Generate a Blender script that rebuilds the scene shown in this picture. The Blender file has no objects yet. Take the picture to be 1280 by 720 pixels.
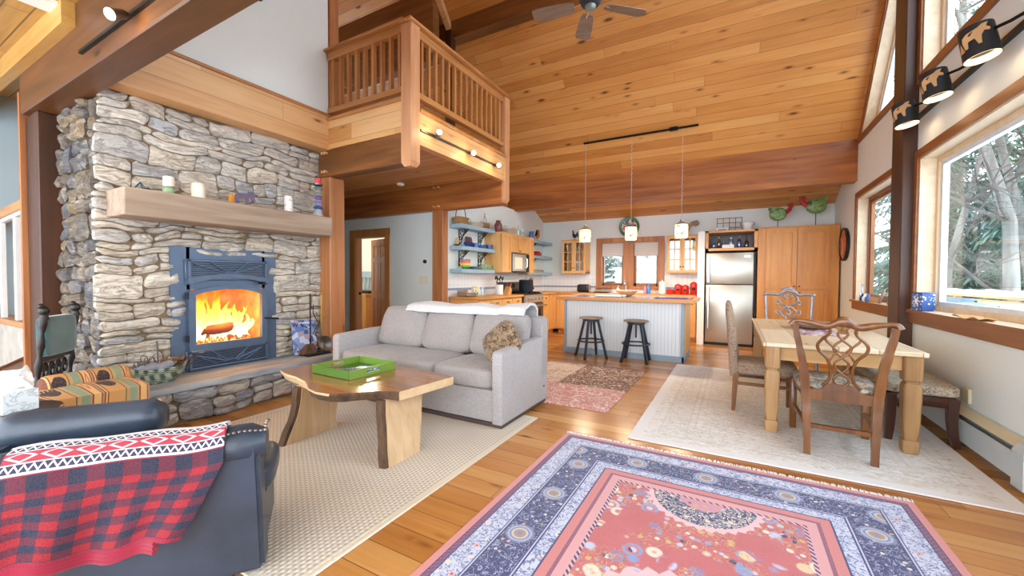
import bpy, bmesh, math, random
from mathutils import Vector, Matrix
PI = math.pi
rnd = random.Random(7)
SC = bpy.context.scene
COL = SC.collection

# ------------------------------------------------------------------ mesh builder
class MB:
    def __init__(s):
        s.bm = bmesh.new(); s.uv = None
    def _xf(s, verts, m):
        if m is not None:
            bmesh.ops.transform(s.bm, matrix=m, verts=verts)
    def box(s, x0, x1, y0, y1, z0, z1, b=0.0, seg=1, m=None):
        r = bmesh.ops.create_cube(s.bm, size=1)
        vs = r['verts']
        for v in vs:
            v.co = Vector(((x0 + x1) / 2 + v.co.x * (x1 - x0), (y0 + y1) / 2 + v.co.y * (y1 - y0), (z0 + z1) / 2 + v.co.z * (z1 - z0)))
        if b > 0:
            es = list({e for v in vs for e in v.link_edges})
            r = bmesh.ops.bevel(s.bm, geom=es, offset=b, segments=seg, affect='EDGES', profile=0.5)
            vs = list({v for f in r['faces'] for v in f.verts} | {v for v in vs if v.is_valid})
        s._xf(vs, m)
        return s
    def ring(s, pts):
        return [s.bm.verts.new(p) for p in pts]
    def skin(s, rings, cap=True, closed=False):
        n = len(rings[0])
        k = len(rings)
        for i in range(k if closed else k - 1):
            a, c = rings[i], rings[(i + 1) % k]
            for j in range(n):
                try: s.bm.faces.new((a[j], a[(j + 1) % n], c[(j + 1) % n], c[j]))
                except ValueError: pass
        if cap and not closed:
            s.bm.faces.new(list(reversed(rings[0])))
            s.bm.faces.new(rings[-1])
        return s
    def tube(s, pts, r, n=8, closed=False, flat=1.0, up=None, sq=False):
        """tube along pts; r number or list; flat squeezes the second axis; sq = square section"""
        pts = [Vector(p) for p in pts]
        k = len(pts)
        rs = r if isinstance(r, (list, tuple)) else [r] * k
        rings = []
        ref = Vector(up) if up else None
        prev = None
        for i, p in enumerate(pts):
            if closed:
                t = pts[(i + 1) % k] - pts[i - 1]
            else:
                t = pts[min(i + 1, k - 1)] - pts[max(i - 1, 0)]
            if t.length < 1e-9: t = Vector((0, 0, 1))
            t.normalize()
            if ref is not None:
                a = ref - t * ref.dot(t)
                if a.length < 1e-4: a = t.orthogonal()
            elif prev is not None:
                a = prev - t * prev.dot(t)
                if a.length < 1e-4: a = t.orthogonal()
            else:
                a = t.orthogonal() if abs(t.z) < .9 else Vector((1, 0, 0)) - t * t.x
            a.normalize(); prev = a
            c = t.cross(a)
            ring = []
            for j in range(n):
                th = 2 * PI * (j + (.5 if sq else 0)) / n
                q = 1.4142 if sq else 1
                ring.append(p + a * math.cos(th) * rs[i] * q + c * math.sin(th) * rs[i] * flat * q)
            rings.append(s.ring(ring))
        return s.skin(rings, closed=closed)
    def cyl(s, p0, p1, r0, r1=None, n=16):
        return s.tube([p0, p1], [r0, r0 if r1 is None else r1], n)
    def lathe(s, prof, loc=(0, 0, 0), n=20, m=None, cap=True):
        rings = []
        for r, z in prof:
            r = max(r, 1e-4)
            rings.append(s.ring([Vector((loc[0] + r * math.cos(2 * PI * j / n), loc[1] + r * math.sin(2 * PI * j / n), loc[2] + z)) for j in range(n)]))
        s.skin(rings, cap=cap)
        if m is not None:
            s._xf([v for rg in rings for v in rg], m)
        return s
    def prism(s, poly, ext):
        """closed polygon of 3D points extruded by vector ext"""
        ext = Vector(ext)
        a = s.ring([Vector(p) for p in poly]); c = s.ring([Vector(p) + ext for p in poly])
        n = len(poly)
        s.bm.faces.new(list(reversed(a))); s.bm.faces.new(c)
        for j in range(n):
            s.bm.faces.new((a[j], a[(j + 1) % n], c[(j + 1) % n], c[j]))
        return s
    def quad(s, *pts):
        s.bm.faces.new(s.ring([Vector(p) for p in pts])); return s
    def grid(s, fn, nu, nv, wrapu=False):
        g = [[s.bm.verts.new(Vector(fn(i / nu, j / nv))) for j in range(nv + 1)] for i in range(nu if wrapu else nu + 1)]
        k = len(g)
        for i in range(nu):
            for j in range(nv):
                s.bm.faces.new((g[i][j], g[(i + 1) % k][j], g[(i + 1) % k][j + 1], g[i][j + 1]))
        return g
    def sheet(s, fn, nu, nv, th):
        """surface fn(u,v)->(pos) with thickness th downwards along its normal (approx.)"""
        def P(u, v): return Vector(fn(u, v))
        def N(u, v):
            e = 1e-3
            a = P(min(u + e, 1), v) - P(max(u - e, 0), v); c = P(u, min(v + e, 1)) - P(u, max(v - e, 0))
            q = a.cross(c)
            return q.normalized() if q.length > 1e-12 else Vector((0, 0, 1))
        a = s.grid(lambda u, v: P(u, v), nu, nv)
        c = s.grid(lambda u, v: P(u, v) - N(u, v) * th, nu, nv)
        if s.uv is None: s.uv = {}
        for gr in (a, c):
            for i in range(nu + 1):
                for j in range(nv + 1): s.uv[gr[i][j]] = (i / nu, j / nv)
        for j in range(nv):
            s.bm.faces.new((a[0][j], a[0][j + 1], c[0][j + 1], c[0][j])); s.bm.faces.new((a[nu][j + 1], a[nu][j], c[nu][j], c[nu][j + 1]))
        for i in range(nu):
            s.bm.faces.new((a[i + 1][0], a[i][0], c[i][0], c[i + 1][0])); s.bm.faces.new((a[i][nv], a[i + 1][nv], c[i + 1][nv], c[i][nv]))
        return s
    def pillow(s, c, size, p=5.0, n=8, puff=.0, m=None, warp=None):
        """rounded box; puff>0 thins the rim of the z direction like a cushion"""
        N = n + 1; dd = {}
        def gv(i, j, k):
            if (i, j, k) not in dd: dd[(i, j, k)] = s.bm.verts.new((2 * i / N - 1, 2 * j / N - 1, 2 * k / N - 1))
            return dd[(i, j, k)]
        for i in range(N):
            for j in range(N):
                for e in (0, N):
                    for t in (lambda a, c: (a, c, e), lambda a, c: (a, e, c), lambda a, c: (e, a, c)):
                        s.bm.faces.new((gv(*t(i, j)), gv(*t(i + 1, j)), gv(*t(i + 1, j + 1)), gv(*t(i, j + 1))))
        vs = list(dd.values())
        for v in vs:
            x, y, z = v.co
            k = (abs(x) ** p + abs(y) ** p + abs(z) ** p) ** (1 / p)
            x, y, z = x / k, y / k, z / k
            if puff:
                z *= 1 - puff * max(abs(x), abs(y)) ** 3
            w = Vector((x * size[0] / 2, y * size[1] / 2, z * size[2] / 2))
            if warp: w = Vector(warp(w))
            v.co = w
        mm = Matrix.Translation(Vector(c)) @ (m if m is not None else Matrix())
        s._xf(vs, mm)
        return s
    def sphere(s, c, r, n=12, scale=(1, 1, 1), m=None):
        q = bmesh.ops.create_uvsphere(s.bm, u_segments=n, v_segments=max(6, n * 2 // 3), radius=1)
        for v in q['verts']: v.co = Vector((v.co.x * r * scale[0], v.co.y * r * scale[1], v.co.z * r * scale[2]))
        s._xf(q['verts'], Matrix.Translation(Vector(c)) @ (m if m is not None else Matrix()))
        return s
    def shift(s, d):
        bmesh.ops.translate(s.bm, vec=Vector(d), verts=s.bm.verts[:]); return s
    def xf(s, m):
        bmesh.ops.transform(s.bm, matrix=m, verts=s.bm.verts[:]); return s

def RZ(a): return Matrix.Rotation(a, 4, 'Z')
def RX(a): return Matrix.Rotation(a, 4, 'X')
def RY(a): return Matrix.Rotation(a, 4, 'Y')
def T(*p): return Matrix.Translation(Vector(p))

def mesh_obj(name, mb, m, parent=None, smooth=40, world=False, loc=None):
    if world and parent is not None:
        mb.shift(-parent.matrix_basis.translation if parent.parent is None else -parent.parent.matrix_basis.translation)
    bm = mb.bm
    bmesh.ops.recalc_face_normals(bm, faces=bm.faces[:])
    if mb.uv:
        ul = bm.loops.layers.uv.new('uv')
        for fc in bm.faces:
            for lp in fc.loops:
                lp[ul].uv = mb.uv.get(lp.vert, (0, 0))
    me = bpy.data.meshes.new(name)
    bm.to_mesh(me); bm.free()
    for x in (m if isinstance(m, (list, tuple)) else [m]): me.materials.append(x)
    if smooth:
        me.polygons.foreach_set('use_smooth', [True] * len(me.polygons))
        me.set_sharp_from_angle(angle=math.radians(smooth))
    o = bpy.data.objects.new(name, me); COL.objects.link(o)
    if parent is not None: o.parent = parent
    if loc: o.location = loc
    return o

def tag(o, label, cat, group=None, kind=None):
    o['label'] = label; o['category'] = cat
    if group: o['group'] = group
    if kind: o['kind'] = kind
    return o
def thing(name, label, cat, loc=(0, 0, 0), rz=0, group=None):
    o = bpy.data.objects.new(name, None); COL.objects.link(o)
    o.empty_display_size = .1
    o.location = loc; o.rotation_euler = (0, 0, rz)
    return tag(o, label, cat, group)
def single(name, mb, m, label, cat, group=None, smooth=40, loc=None, rz=0):
    """thing that is one mesh; origin moved to its base"""
    bm = mb.bm
    if loc is None:
        xs = [v.co for v in bm.verts]
        loc = Vector((sum(v.x for v in xs) / len(xs), sum(v.y for v in xs) / len(xs), min(v.z for v in xs)))
        mb.shift(-loc)
    o = mesh_obj(name, mb, m, smooth=smooth)
    o.location = loc; o.rotation_euler = (0, 0, rz)
    return tag(o, label, cat, group)
def struct(name, mb, m, label=None, smooth=30, parent=None):
    o = mesh_obj(name, mb, m, smooth=smooth, parent=parent)
    if parent is None:
        o['kind'] = 'structure'
    if label: o['label'] = label
    return o
def dup(root, loc, rz=0, label=None, group=None, scale=None):
    r = root.copy(); COL.objects.link(r); r.location = loc; r.rotation_euler = (0, 0, rz)
    if scale: r.scale = (scale,) * 3 if not isinstance(scale, tuple) else scale
    if label: r['label'] = label
    if group: r['group'] = group
    for ch in list(root.children):
        c = ch.copy(); COL.objects.link(c); c.parent = r
        for g in list(ch.children):
            d = g.copy(); COL.objects.link(d); d.parent = c
    return r
def carve(o, cutters):
    """cut boxes/prisms (list of MB) out of o and bake the result"""
    cs = []
    for mb in cutters:
        c = mesh_obj('cutter', mb, o.data.materials[0], smooth=0); cs.append(c)
        md = o.modifiers.new('cut', 'BOOLEAN'); md.object = c; md.operation = 'DIFFERENCE'; md.solver = 'EXACT'
    dg = bpy.context.evaluated_depsgraph_get(); dg.update()
    me = bpy.data.meshes.new_from_object(o.evaluated_get(dg))
    o.modifiers.clear(); old = o.data; o.data = me; me.name = o.name
    for c in cs:
        d = c.data; bpy.data.objects.remove(c); bpy.data.meshes.remove(d)
    bpy.data.meshes.remove(old)

# ------------------------------------------------------------------ shader expressions
def lin(h):
    if isinstance(h, str):
        h = h.lstrip('#'); c = [int(h[i:i + 2], 16) / 255 for i in (0, 2, 4)]
    else:
        c = [v / 255 for v in h]
    return tuple(v / 12.92 if v <= .04045 else ((v + .055) / 1.055) ** 2.4 for v in c) + (1,)
class E:
    def __init__(s, g, sock): s.g = g; s.k = sock
    def _m(s, op, *o): return s.g.math(op, s, *o)
    def __add__(s, o): return s._m('ADD', o)
    __radd__ = __add__
    def __sub__(s, o): return s._m('SUBTRACT', o)
    def __rsub__(s, o): return s.g.math('SUBTRACT', o, s)
    def __mul__(s, o): return s._m('MULTIPLY', o)
    __rmul__ = __mul__
    def __truediv__(s, o): return s._m('DIVIDE', o)
    def abs(s): return s._m('ABSOLUTE')
    def floor(s): return s._m('FLOOR')
    def fract(s): return s._m('FRACT')
    def sin(s): return s._m('SINE')
    def sqrt(s): return s._m('SQRT')
    def min(s, o): return s._m('MINIMUM', o)
    def max(s, o): return s._m('MAXIMUM', o)
    def lt(s, o): return s._m('LESS_THAN', o)
    def gt(s, o): return s._m('GREATER_THAN', o)
    def sm(s, a, b):                           # smoothstep between a and b
        n = s.g.node('ShaderNodeMapRange'); n.interpolation_type = 'SMOOTHSTEP'
        s.g.link(s, n.inputs[0]); n.inputs[1].default_value = a; n.inputs[2].default_value = b
        return E(s.g, n.outputs[0])
class G:
    def __init__(s, m):
        s.m = m; m.use_nodes = True; s.t = m.node_tree; s.t.nodes.clear()
        s.out = s.node('ShaderNodeOutputMaterial')
    def node(s, t): return s.t.nodes.new(t)
    def link(s, a, sock):
        if isinstance(a, E): s.t.links.new(a.k, sock)
        elif a is not None:
            if isinstance(a, (tuple, list)) and len(a) == 3 and sock.type == 'RGBA': a = tuple(a) + (1,)
            sock.default_value = a
    def math(s, op, *a):
        n = s.node('ShaderNodeMath'); n.operation = op
        for i, x in enumerate(a): s.link(x, n.inputs[i])
        return E(s, n.outputs[0])
    def obj(s):
        n = s.node('ShaderNodeTexCoord'); return E(s, n.outputs['Object'])
    def xyz(s, v):
        n = s.node('ShaderNodeSeparateXYZ'); s.link(v, n.inputs[0]); return [E(s, n.outputs[i]) for i in range(3)]
    def vec(s, x, y, z=0.0):
        n = s.node('ShaderNodeCombineXYZ')
        for i, q in enumerate((x, y, z)): s.link(q, n.inputs[i])
        return E(s, n.outputs[0])
    def noise(s, v, scale=5, detail=3, rough=.5, dist=0):
        n = s.node('ShaderNodeTexNoise'); s.link(v, n.inputs['Vector']); n.inputs['Scale'].default_value = scale
        n.inputs['Detail'].default_value = detail; n.inputs['Roughness'].default_value = rough; n.inputs['Distortion'].default_value = dist
        return E(s, n.outputs[0])
    def voro(s, v, scale=5, rand=1, feat='F1'):
        n = s.node('ShaderNodeTexVoronoi'); s.link(v, n.inputs['Vector']); n.feature = feat
        n.inputs['Scale'].default_value = scale; n.inputs['Randomness'].default_value = rand
        return (E(s, n.outputs['Distance']), E(s, n.outputs['Color']) if feat != 'DISTANCE_TO_EDGE' else None)
    def white(s, v):
        n = s.node('ShaderNodeTexWhiteNoise'); n.noise_dimensions = '3D'; s.link(v, n.inputs['Vector']); return E(s, n.outputs[0])
    def ramp(s, f, stops, interp='LINEAR'):
        n = s.node('ShaderNodeValToRGB'); n.color_ramp.interpolation = interp; el = n.color_ramp.elements
        while len(el) > 1: el.remove(el[-1])
        el[0].position = stops[0][0]; el[0].color = stops[0][1]
        for p, c in stops[1:]:
            e = el.new(p); e.color = c
        s.link(f, n.inputs[0]); return E(s, n.outputs[0])
    def mix(s, f, a, c, mode='MIX'):
        n = s.node('ShaderNodeMix'); n.data_type = 'RGBA'; n.blend_type = mode
        s.link(f, n.inputs[0]); s.link(a, n.inputs[6]); s.link(c, n.inputs[7]); return E(s, n.outputs[2])
    def island(s):
        n = s.node('ShaderNodeNewGeometry'); return E(s, n.outputs['Random Per Island'])
    def objrand(s):
        n = s.node('ShaderNodeObjectInfo'); return E(s, n.outputs['Random'])
    def finish(s, color, rough=.5, bump=None, bstr=.3, bdist=.01, metal=0.0, spec=None, sheen=0, coat=0, emit=None, estr=0):
        p = s.node('ShaderNodeBsdfPrincipled')
        s.link(color, p.inputs['Base Color']); s.link(rough, p.inputs['Roughness']); s.link(metal, p.inputs['Metallic'])
        if spec is not None: p.inputs['Specular IOR Level'].default_value = spec
        if sheen: p.inputs['Sheen Weight'].default_value = sheen
        if coat: p.inputs['Coat Weight'].default_value = coat; p.inputs['Coat Roughness'].default_value = .12
        if emit is not None: s.link(emit, p.inputs['Emission Color']); p.inputs['Emission Strength'].default_value = estr
        if bump is not None:
            n = s.node('ShaderNodeBump'); n.inputs['Strength'].default_value = bstr; n.inputs['Distance'].default_value = bdist
            s.link(bump, n.inputs['Height']); s.t.links.new(n.outputs[0], p.inputs['Normal'])
        s.t.links.new(p.outputs[0], s.out.inputs[0])
        return s.m
MATS = {}
def newmat(name): 
    m = bpy.data.materials.new(name); MATS[name] = m; return G(m)

def plain(name, col, rough=.5, metal=0.0, var=.06, scale=8, bump=0, bscale=60, spec=None, sheen=0, coat=0):
    """one colour with a faint procedural mottling"""
    g = newmat(name); v = g.obj(); c = lin(col)
    n = g.noise(v, scale, 3)
    dk = tuple(x * (1 - var * 2) for x in c[:3]) + (1,); lt = tuple(min(1, x * (1 + var)) for x in c[:3]) + (1,)
    color = g.ramp(n, [(.3, dk), (.7, lt)])
    b = g.noise(v, bscale, 2) if bump else None
    return g.finish(color, rough, b, bump, .004, metal, spec, sheen, coat)

AX = {'x': 0, 'y': 1, 'z': 2}
def wood(name, dark, light, grain='z', rough=.45, knots=0.0, scale=1.0, coat=0, spec=None, bump=.15, stripes=1.0):
    """solid timber: stretched grain along an axis"""
    g = newmat(name); q = g.xyz(g.obj()); a = AX[grain]
    off = g.objrand() * 37.0
    k = [q[i] * (scale * (1.2 if i == a else 16.0)) for i in range(3)]
    v = g.vec(k[0] + off, k[1] + off, k[2])
    n = g.noise(v, 1.0, 5, .6, .6)
    n2 = g.noise(g.vec(*[q[i] * (scale * (.9 if i == a else 3.0)) + off for i in range(3)]), 1.0, 2)
    f = (n * .65 * stripes + n2 * (1 - .65 * stripes))
    col = g.ramp(f, [(.3, lin(dark)), (.52, tuple((x + y) / 2 for x, y in zip(lin(dark), lin(light)))), (.72, lin(light))])
    if knots:
        kv = g.vec(*[q[i] * (1.5 if i == a else 4.5) * scale + off for i in range(3)])
        d, cc = g.voro(kv, 1.0, 1)
        kk = d.sm(.03 * knots, .14 * knots)
        kd = tuple(x * .35 for x in lin(dark)[:3]) + (1,)
        col = g.mix(kk, kd, col)
    return g.finish(col, rough, n, bump, .003, 0, spec, 0, coat)

def planks(name, cols, width, length, u, vfac=(1, 'y'), knots=1.0, rough=.35, seam=.02, seamc=.45, coat=0, grain=1.0, bump=.25, vexpr=None):
    """boards along axis u; v = factor*coord across the boards"""
    g = newmat(name); q = g.xyz(g.obj())
    U = q[AX[u]]; V = q[AX[vfac[1]]] * vfac[0]
    row = (V / width).floor(); fv = (V / width).fract()
    r1 = g.white(g.vec(row, 3.3, 1.7))
    Ul = U / length + r1 * 7.31
    colid = Ul.floor(); fu = Ul.fract()
    r2 = g.white(g.vec(row, colid, .5))
    gv = g.vec(U * 1.1 + r2 * 50.0, V * 22.0, r2 * 9.0)
    n = g.noise(gv, 1.0, 5, .62, .8)
    n2 = g.noise(g.vec(U * .8 + r2 * 20.0, V * 2.5, r2), 1.0, 2)
    base = g.ramp(n * .42 * grain + n2 * .33 + r2 * .35 - .02, [(.22, lin(cols[0])), (.5, lin(cols[1])), (.8, lin(cols[2]))])
    if knots:
        d, cc = g.voro(g.vec(U * 1.9 + r2 * 13.0, V * 6.0 + r2 * 5.0, 0.0), 1.0, 1)
        rr = g.xyz(cc)[0]
        rad = rr * .085 * knots
        kk = (d - rad).sm(-.03, .035)
        ring = (d - rad).sm(-.05, .16)
        kd = tuple(x * .28 for x in lin(cols[0])[:3]) + (1,)
        base = g.mix(ring, tuple(x * .8 for x in lin(cols[0])[:3]) + (1,), base)
        has = rr.gt(.35)
        base = g.mix(g.math('MULTIPLY', 1 - kk, has), base, kd)
    e = fv.min(1 - fv) * width
    e2 = fu.min(1 - fu) * length
    s1 = e.sm(0, seam) .min(e2.sm(0, seam * .7))
    base = g.mix(s1, tuple(x * seamc for x in lin(cols[0])[:3]) + (1,), base)
    return g.finish(base, rough, s1 + n * .06, bump, .006, 0, None, 0, coat)
WORLD = 2.5
EXPO = 1.46
# ------------------------------------------------------------------ materials
M = {}
M['floor'] = planks('pine_floor', ('#8E5626', '#B77A3C', '#CE9C5E'), .165, 2.8, 'x', (1, 'y'), 1.3, .24, .005, .6, bump=.12)
M['ceil'] = planks('pine_ceiling', ('#A86A2E', '#CA8844', '#DEA764'), .165, 4.4, 'x', (1.554, 'y'), 1.5, .36, .006, .62, bump=.15)
M['ceil_flat'] = planks('pine_flat_ceiling', ('#8F6A35', '#C29550', '#DDB872'), .15, 2.8, 'x', (1, 'y'), 1.0, .4, .01, .4, bump=.3)
M['wall'] = plain('wall_paint', '#E4EBE8', .75, var=.012, scale=2)
M['wall_blue'] = plain('stair_wall_paint', '#B4C6CC', .75, var=.012, scale=2)
M['beam'] = wood('dark_stained_beam', '#4E2C14', '#96602F', 'x', .38, .35, .55)
M['beam_near'] = wood('dark_brown_beam', '#38200F', '#7C4C26', 'x', .4, .6, .55)
M['beam_y'] = wood('dark_stained_beam_along', '#4E2C14', '#96602F', 'y', .38, .35, .55)
M['beam_red'] = wood('red_brown_laminated_beam', '#6A3216', '#C47A3C', 'x', .35, .2, .5)
M['post_dark'] = wood('dark_stained_post', '#2C170C', '#5A331B', 'z', .45, .4, .55)
M['post'] = wood('cedar_post', '#95562C', '#C98C58', 'z', .45, .5, .6)
M['post_lt'] = wood('pale_cedar_post', '#B9784A', '#DDAE82', 'z', .45, .5, .6)
M['trim_y'] = planks('pale_pine_fascia', ('#C98F56', '#E0B078', '#EFCB9B'), .22, 2.3, 'y', (1, 'z'), 1.0, .45, .004, .5, bump=.15)
M['trim_x'] = planks('pine_fascia', ('#B87A40', '#D69C5C', '#E8BC84'), .2, 2.1, 'x', (1, 'z'), 1.0, .45, .004, .5, bump=.15)
M['rail_x'] = wood('rail_fir_x', '#9A6030', '#CC9254', 'x', .4, 0, .8)
M['rail_y'] = wood('rail_fir_y', '#9A6030', '#D0965A', 'y', .4, 0, .8)
M['rail_z'] = wood('rail_fir_z', '#9A6030', '#CC9254', 'z', .4, 0, .8)
M['casing'] = wood('window_casing_brown', '#6B3A18', '#A4662F', 'y', .4, .3, .8)
M['casing_z'] = wood('window_casing_brown_upright', '#6B3A18', '#A4662F', 'z', .4, .3, .8)
M['jamb'] = wood('pale_pine_jamb', '#C9AE8B', '#E6D2B4', 'z', .45, .6, .7)
M['jamb_y'] = wood('pale_pine_jamb_along', '#C9AE8B', '#E6D2B4', 'y', .45, .6, .7)
M['sash'] = plain('white_sash', '#D8E0E6', .4)
M['door'] = wood('orange_fir_door', '#A8601E', '#D8924A', 'z', .4, 0, .8)
M['door_trim'] = wood('fir_door_casing', '#A5672C', '#CF9250', 'z', .4, 0, .8)
M['maple'] = wood('honey_maple_cabinet', '#D0954F', '#EDBE80', 'z', .38, 0, .7, stripes=.7)
M['maple_x'] = wood('honey_maple_edge', '#BF7E3C', '#E3A863', 'x', .35, 0, .8)
M['maple_y'] = wood('honey_maple_edge_along', '#BF7E3C', '#E3A863', 'y', .35, 0, .8)
M['oak'] = wood('golden_oak', '#B87428', '#DD9C48', 'z', .38, 0, .9, coat=.1)
M['mantel'] = wood('weathered_barn_beam', '#86705C', '#BFA994', 'y', .7, .6, .6)
M['walnut_slab'] = wood('polished_slab', '#7A4420', '#BE8348', 'x', .18, .5, .75, coat=.5)
M['slab_edge'] = wood('pale_sapwood_edge', '#C3A075', '#E4CBA2', 'x', .5, 0, .8)
M['slab_leg'] = wood('pale_slab_leg', '#B48C62', '#DCBE96', 'z', .45, .5, .9)
M['slab_leg_dark'] = wood('shaded_slab_leg', '#A07448', '#CFA678', 'z', .45, .5, .9)
M['bark'] = wood('dark_bark', '#33231A', '#7A5C42', 'z', .9, 0, 1.2, bump=.8)
M['table_top'] = planks('bleached_pine_top', ('#C4AA86', '#D6C09E', '#E4D3B8'), .26, 4.0, 'y', (1, 'x'), .8, .4, .006, .4, bump=.1)
M['table_leg'] = wood('scrubbed_pine_leg', '#8C663C', '#C09868', 'z', .5, .5, .9)
M['table_ap'] = wood('scrubbed_pine_apron', '#B08450', '#D3AD78', 'x', .5, .5, .9)
M['chair_wood'] = wood('warm_mahogany', '#4A280F', '#8E5A2A', 'z', .3, 0, 1.2, coat=.3)
M['bench_wood'] = wood('very_dark_bench_wood', '#27120A', '#4A2415', 'z', .35, 0, 1, coat=.2)
M['stool_wood'] = wood('grey_brown_seat_wood', '#7C6450', '#AE937A', 'x', .5, 0, 1)
M['silver'] = plain('tarnished_silver_leaf', '#A39CA0', .35, .45, .15, 40)
M['stone_slab'] = None
M['iron'] = plain('blue_grey_iron', '#56657C', .42, .35, .06, 6)
M['iron_dark'] = plain('dark_iron', '#1C222C', .5, .4, .06, 6)
M['black'] = plain('black_metal', '#141414', .4, .5, .05)
M['black_matte'] = plain('black_plastic', '#18191C', .5)
M['steel'] = plain('brushed_steel', '#BDB8AE', .32, .75, .02, 2)
M['steel_dark'] = plain('dark_steel', '#6E6A68', .35, .8, .04, 3)
M['chrome'] = plain('chrome', '#D8DBE0', .15, .95, .02)
M['pewter'] = plain('pewter_knob', '#4A4038', .35, .8)
M['brass'] = plain('aged_brass', '#A98A4A', .35, .8)
M['gunmetal'] = plain('blue_grey_stool_steel', '#3B4450', .45, .6, .1)
M['island_paint'] = None
M['blue_trim'] = plain('slate_blue_paint', '#93AABA', .5, var=.03)
M['shelf_blue'] = plain('blue_grey_shelf_paint', '#9AB8C8', .5, var=.04)
M['tile_white'] = None
M['white'] = plain('white_enamel', '#EEEEEC', .35, var=.01)
M['white_matte'] = plain('matt_white', '#ECECEA', .7, var=.02)
M['cream'] = plain('cream_wax', '#EFE6CF', .5, var=.03)
M['orange_wax'] = plain('orange_wax', '#E29A38', .5)
M['red'] = plain('red_enamel', '#C8281E', .3, var=.03)
M['red_wax'] = plain('red_wax', '#D2404A', .5)
M['navy'] = plain('cobalt_glaze', '#22408A', .25, var=.06)
M['blue_glaze'] = plain('mid_blue_glaze', '#4A6FB0', .25, var=.08)
M['green_glaze'] = plain('sage_glaze', '#9DB58A', .3, var=.1)
M['purple_metal'] = plain('purple_brown_metal', '#6A5870', .5, .3, .1)
M['teal_metal'] = plain('dark_teal_metal', '#284A58', .5, .3)
M['green_tray'] = plain('lime_green_paint', '#74963C', .35, var=.03)
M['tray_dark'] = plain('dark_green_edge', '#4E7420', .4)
M['remote'] = plain('grey_blue_plastic', '#50627A', .4)
M['leather'] = plain('navy_leather', '#343F4E', .36, 0, .16, 5, .25, 90, coat=.08)
M['nail'] = plain('nailhead_brass', '#9C938A', .3, .9)
M['teal_velvet'] = plain('teal_velvet', '#3B6468', .8, var=.14, scale=6, sheen=.6)
M['teal_bright'] = plain('blue_teal_velvet', '#3F8DA0', .8, var=.1, scale=6, sheen=.6)
M['carved'] = plain('carved_ebony', '#1E1411', .4, .1, .2, 20)
M['heater'] = plain('heater_enamel', '#C3CCCE', .4, .1, .02)
M['heater_top'] = plain('heater_cream', '#D9CFAE', .45, .1, .02)
M['switch'] = plain('almond_plate', '#E6E0CC', .4, var=.01)
M['wicker'] = None
M['terracotta'] = plain('brown_glaze', '#7E4A44', .3, var=.15)
M['snow'] = plain('snow', '#F4F8FC', .8, var=.02, scale=1)
M['deck_grey'] = plain('grey_deck_chair', '#7E92A2', .6)
M['parchment'] = plain('parchment', '#C89A66', .6)
M['log'] = wood('charred_log', '#3A1408', '#9A4A2A', 'y', .9, 0, 1.4, bump=.8)
M['firebrick'] = plain('fire_brick', '#D09A5C', .9, var=.25, scale=9)
M['pink_bottle'] = plain('pink_plastic', '#D08CB0', .4)
M['blue_bottle'] = plain('blue_plastic', '#2E7FD0', .35)
M['amber'] = plain('amber_bottle', '#6A3A18', .2)
M['wood_bowl'] = wood('turned_bowl', '#B98A54', '#DDB888', 'x', .5, 0, 1)
M['knife_block'] = wood('knife_block_wood', '#C08A4C', '#E0B27A', 'z', .5, 0, 1)
M['grey_fabric'] = plain('grey_cloth', '#8D8F98', .9, var=.1, scale=20)

def stone_mat(name, stops, bs=.75):
    g = newmat(name); v = g.obj(); r = g.island()
    base = g.ramp(r, [(i / (len(stops) - 1), lin(c)) for i, c in enumerate(stops)])
    q = g.xyz(v)
    n = g.noise(g.vec(q[0] * 2.0 + r * 9.0, q[1] * 3.0, q[2] * 9.0), 1.6, 6, .62, .5)
    n2 = g.noise(v, 3.2, 3)
    col = g.mix(n.sm(.42, .72) * .55, base, g.ramp(n2, [(.35, lin('#6E7078')), (.6, lin('#E0D2BC'))]))
    col = g.mix(n.sm(.5, .2) * .4, col, lin('#8A6E54'))
    fv = g.vec(q[0] * 3.0 + r * 7.0, q[1] * 3.0 + r * 3.0, q[2] * 11.0)
    fs = g.noise(fv, 1.3, 6, .68, .9)
    crack = (fs - .5).abs().sm(.0, .030)
    chip = g.voro(g.vec(q[0] * 1.0, q[1] * 1.0, q[2] * 2.6), 9, 1)[0]
    col = g.mix((1 - crack) * .32, col, lin('#7E6A54'))
    col = g.mix((g.noise(v, 14, 4, .7) - .5).sm(.0, .25) * .25, col, lin('#A09C98'))
    return g.finish(col, .88, n * .8 + fs * .9 + crack * .35 + chip * .5 + g.noise(v, 34, 4, .7) * .35, bs, .05)
M['stone'] = stone_mat('ledge_stone', ['#E0D3C0', '#CCC6BC', '#EADFCE', '#DACBB6', '#BFC0C4', '#E4D6C0', '#D4CCC0', '#E6DCCE'])
M['stone_dark'] = stone_mat('shaded_dark_stone', ['#7C6C58', '#5A5F68', '#8F7858', '#48525E', '#6C6254', '#84704F'])  # darker stones, with the side face's shading also put into the palette
M['stone_hearth'] = stone_mat('hearth_stone', ['#9FA5AE', '#C2BBB0', '#808DA0', '#B0AAA4', '#CCC2B4'])
M['mortar'] = plain('mortar', '#8C775C', .95, var=.15, scale=12, bump=1)
def f():
    g = newmat('bluestone_slab'); v = g.obj(); q = g.xyz(v)
    n = g.noise(g.vec(q[0] * 6, q[1] * 1.5, q[2] * 12), 1, 5, .6, .4)
    col = g.ramp(n, [(.3, lin('#737C86')), (.5, lin('#989CA1')), (.7, lin('#B4B3AF'))])
    return g.finish(col, .7, n, .5, .01)
M['stone_slab'] = f()
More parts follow.
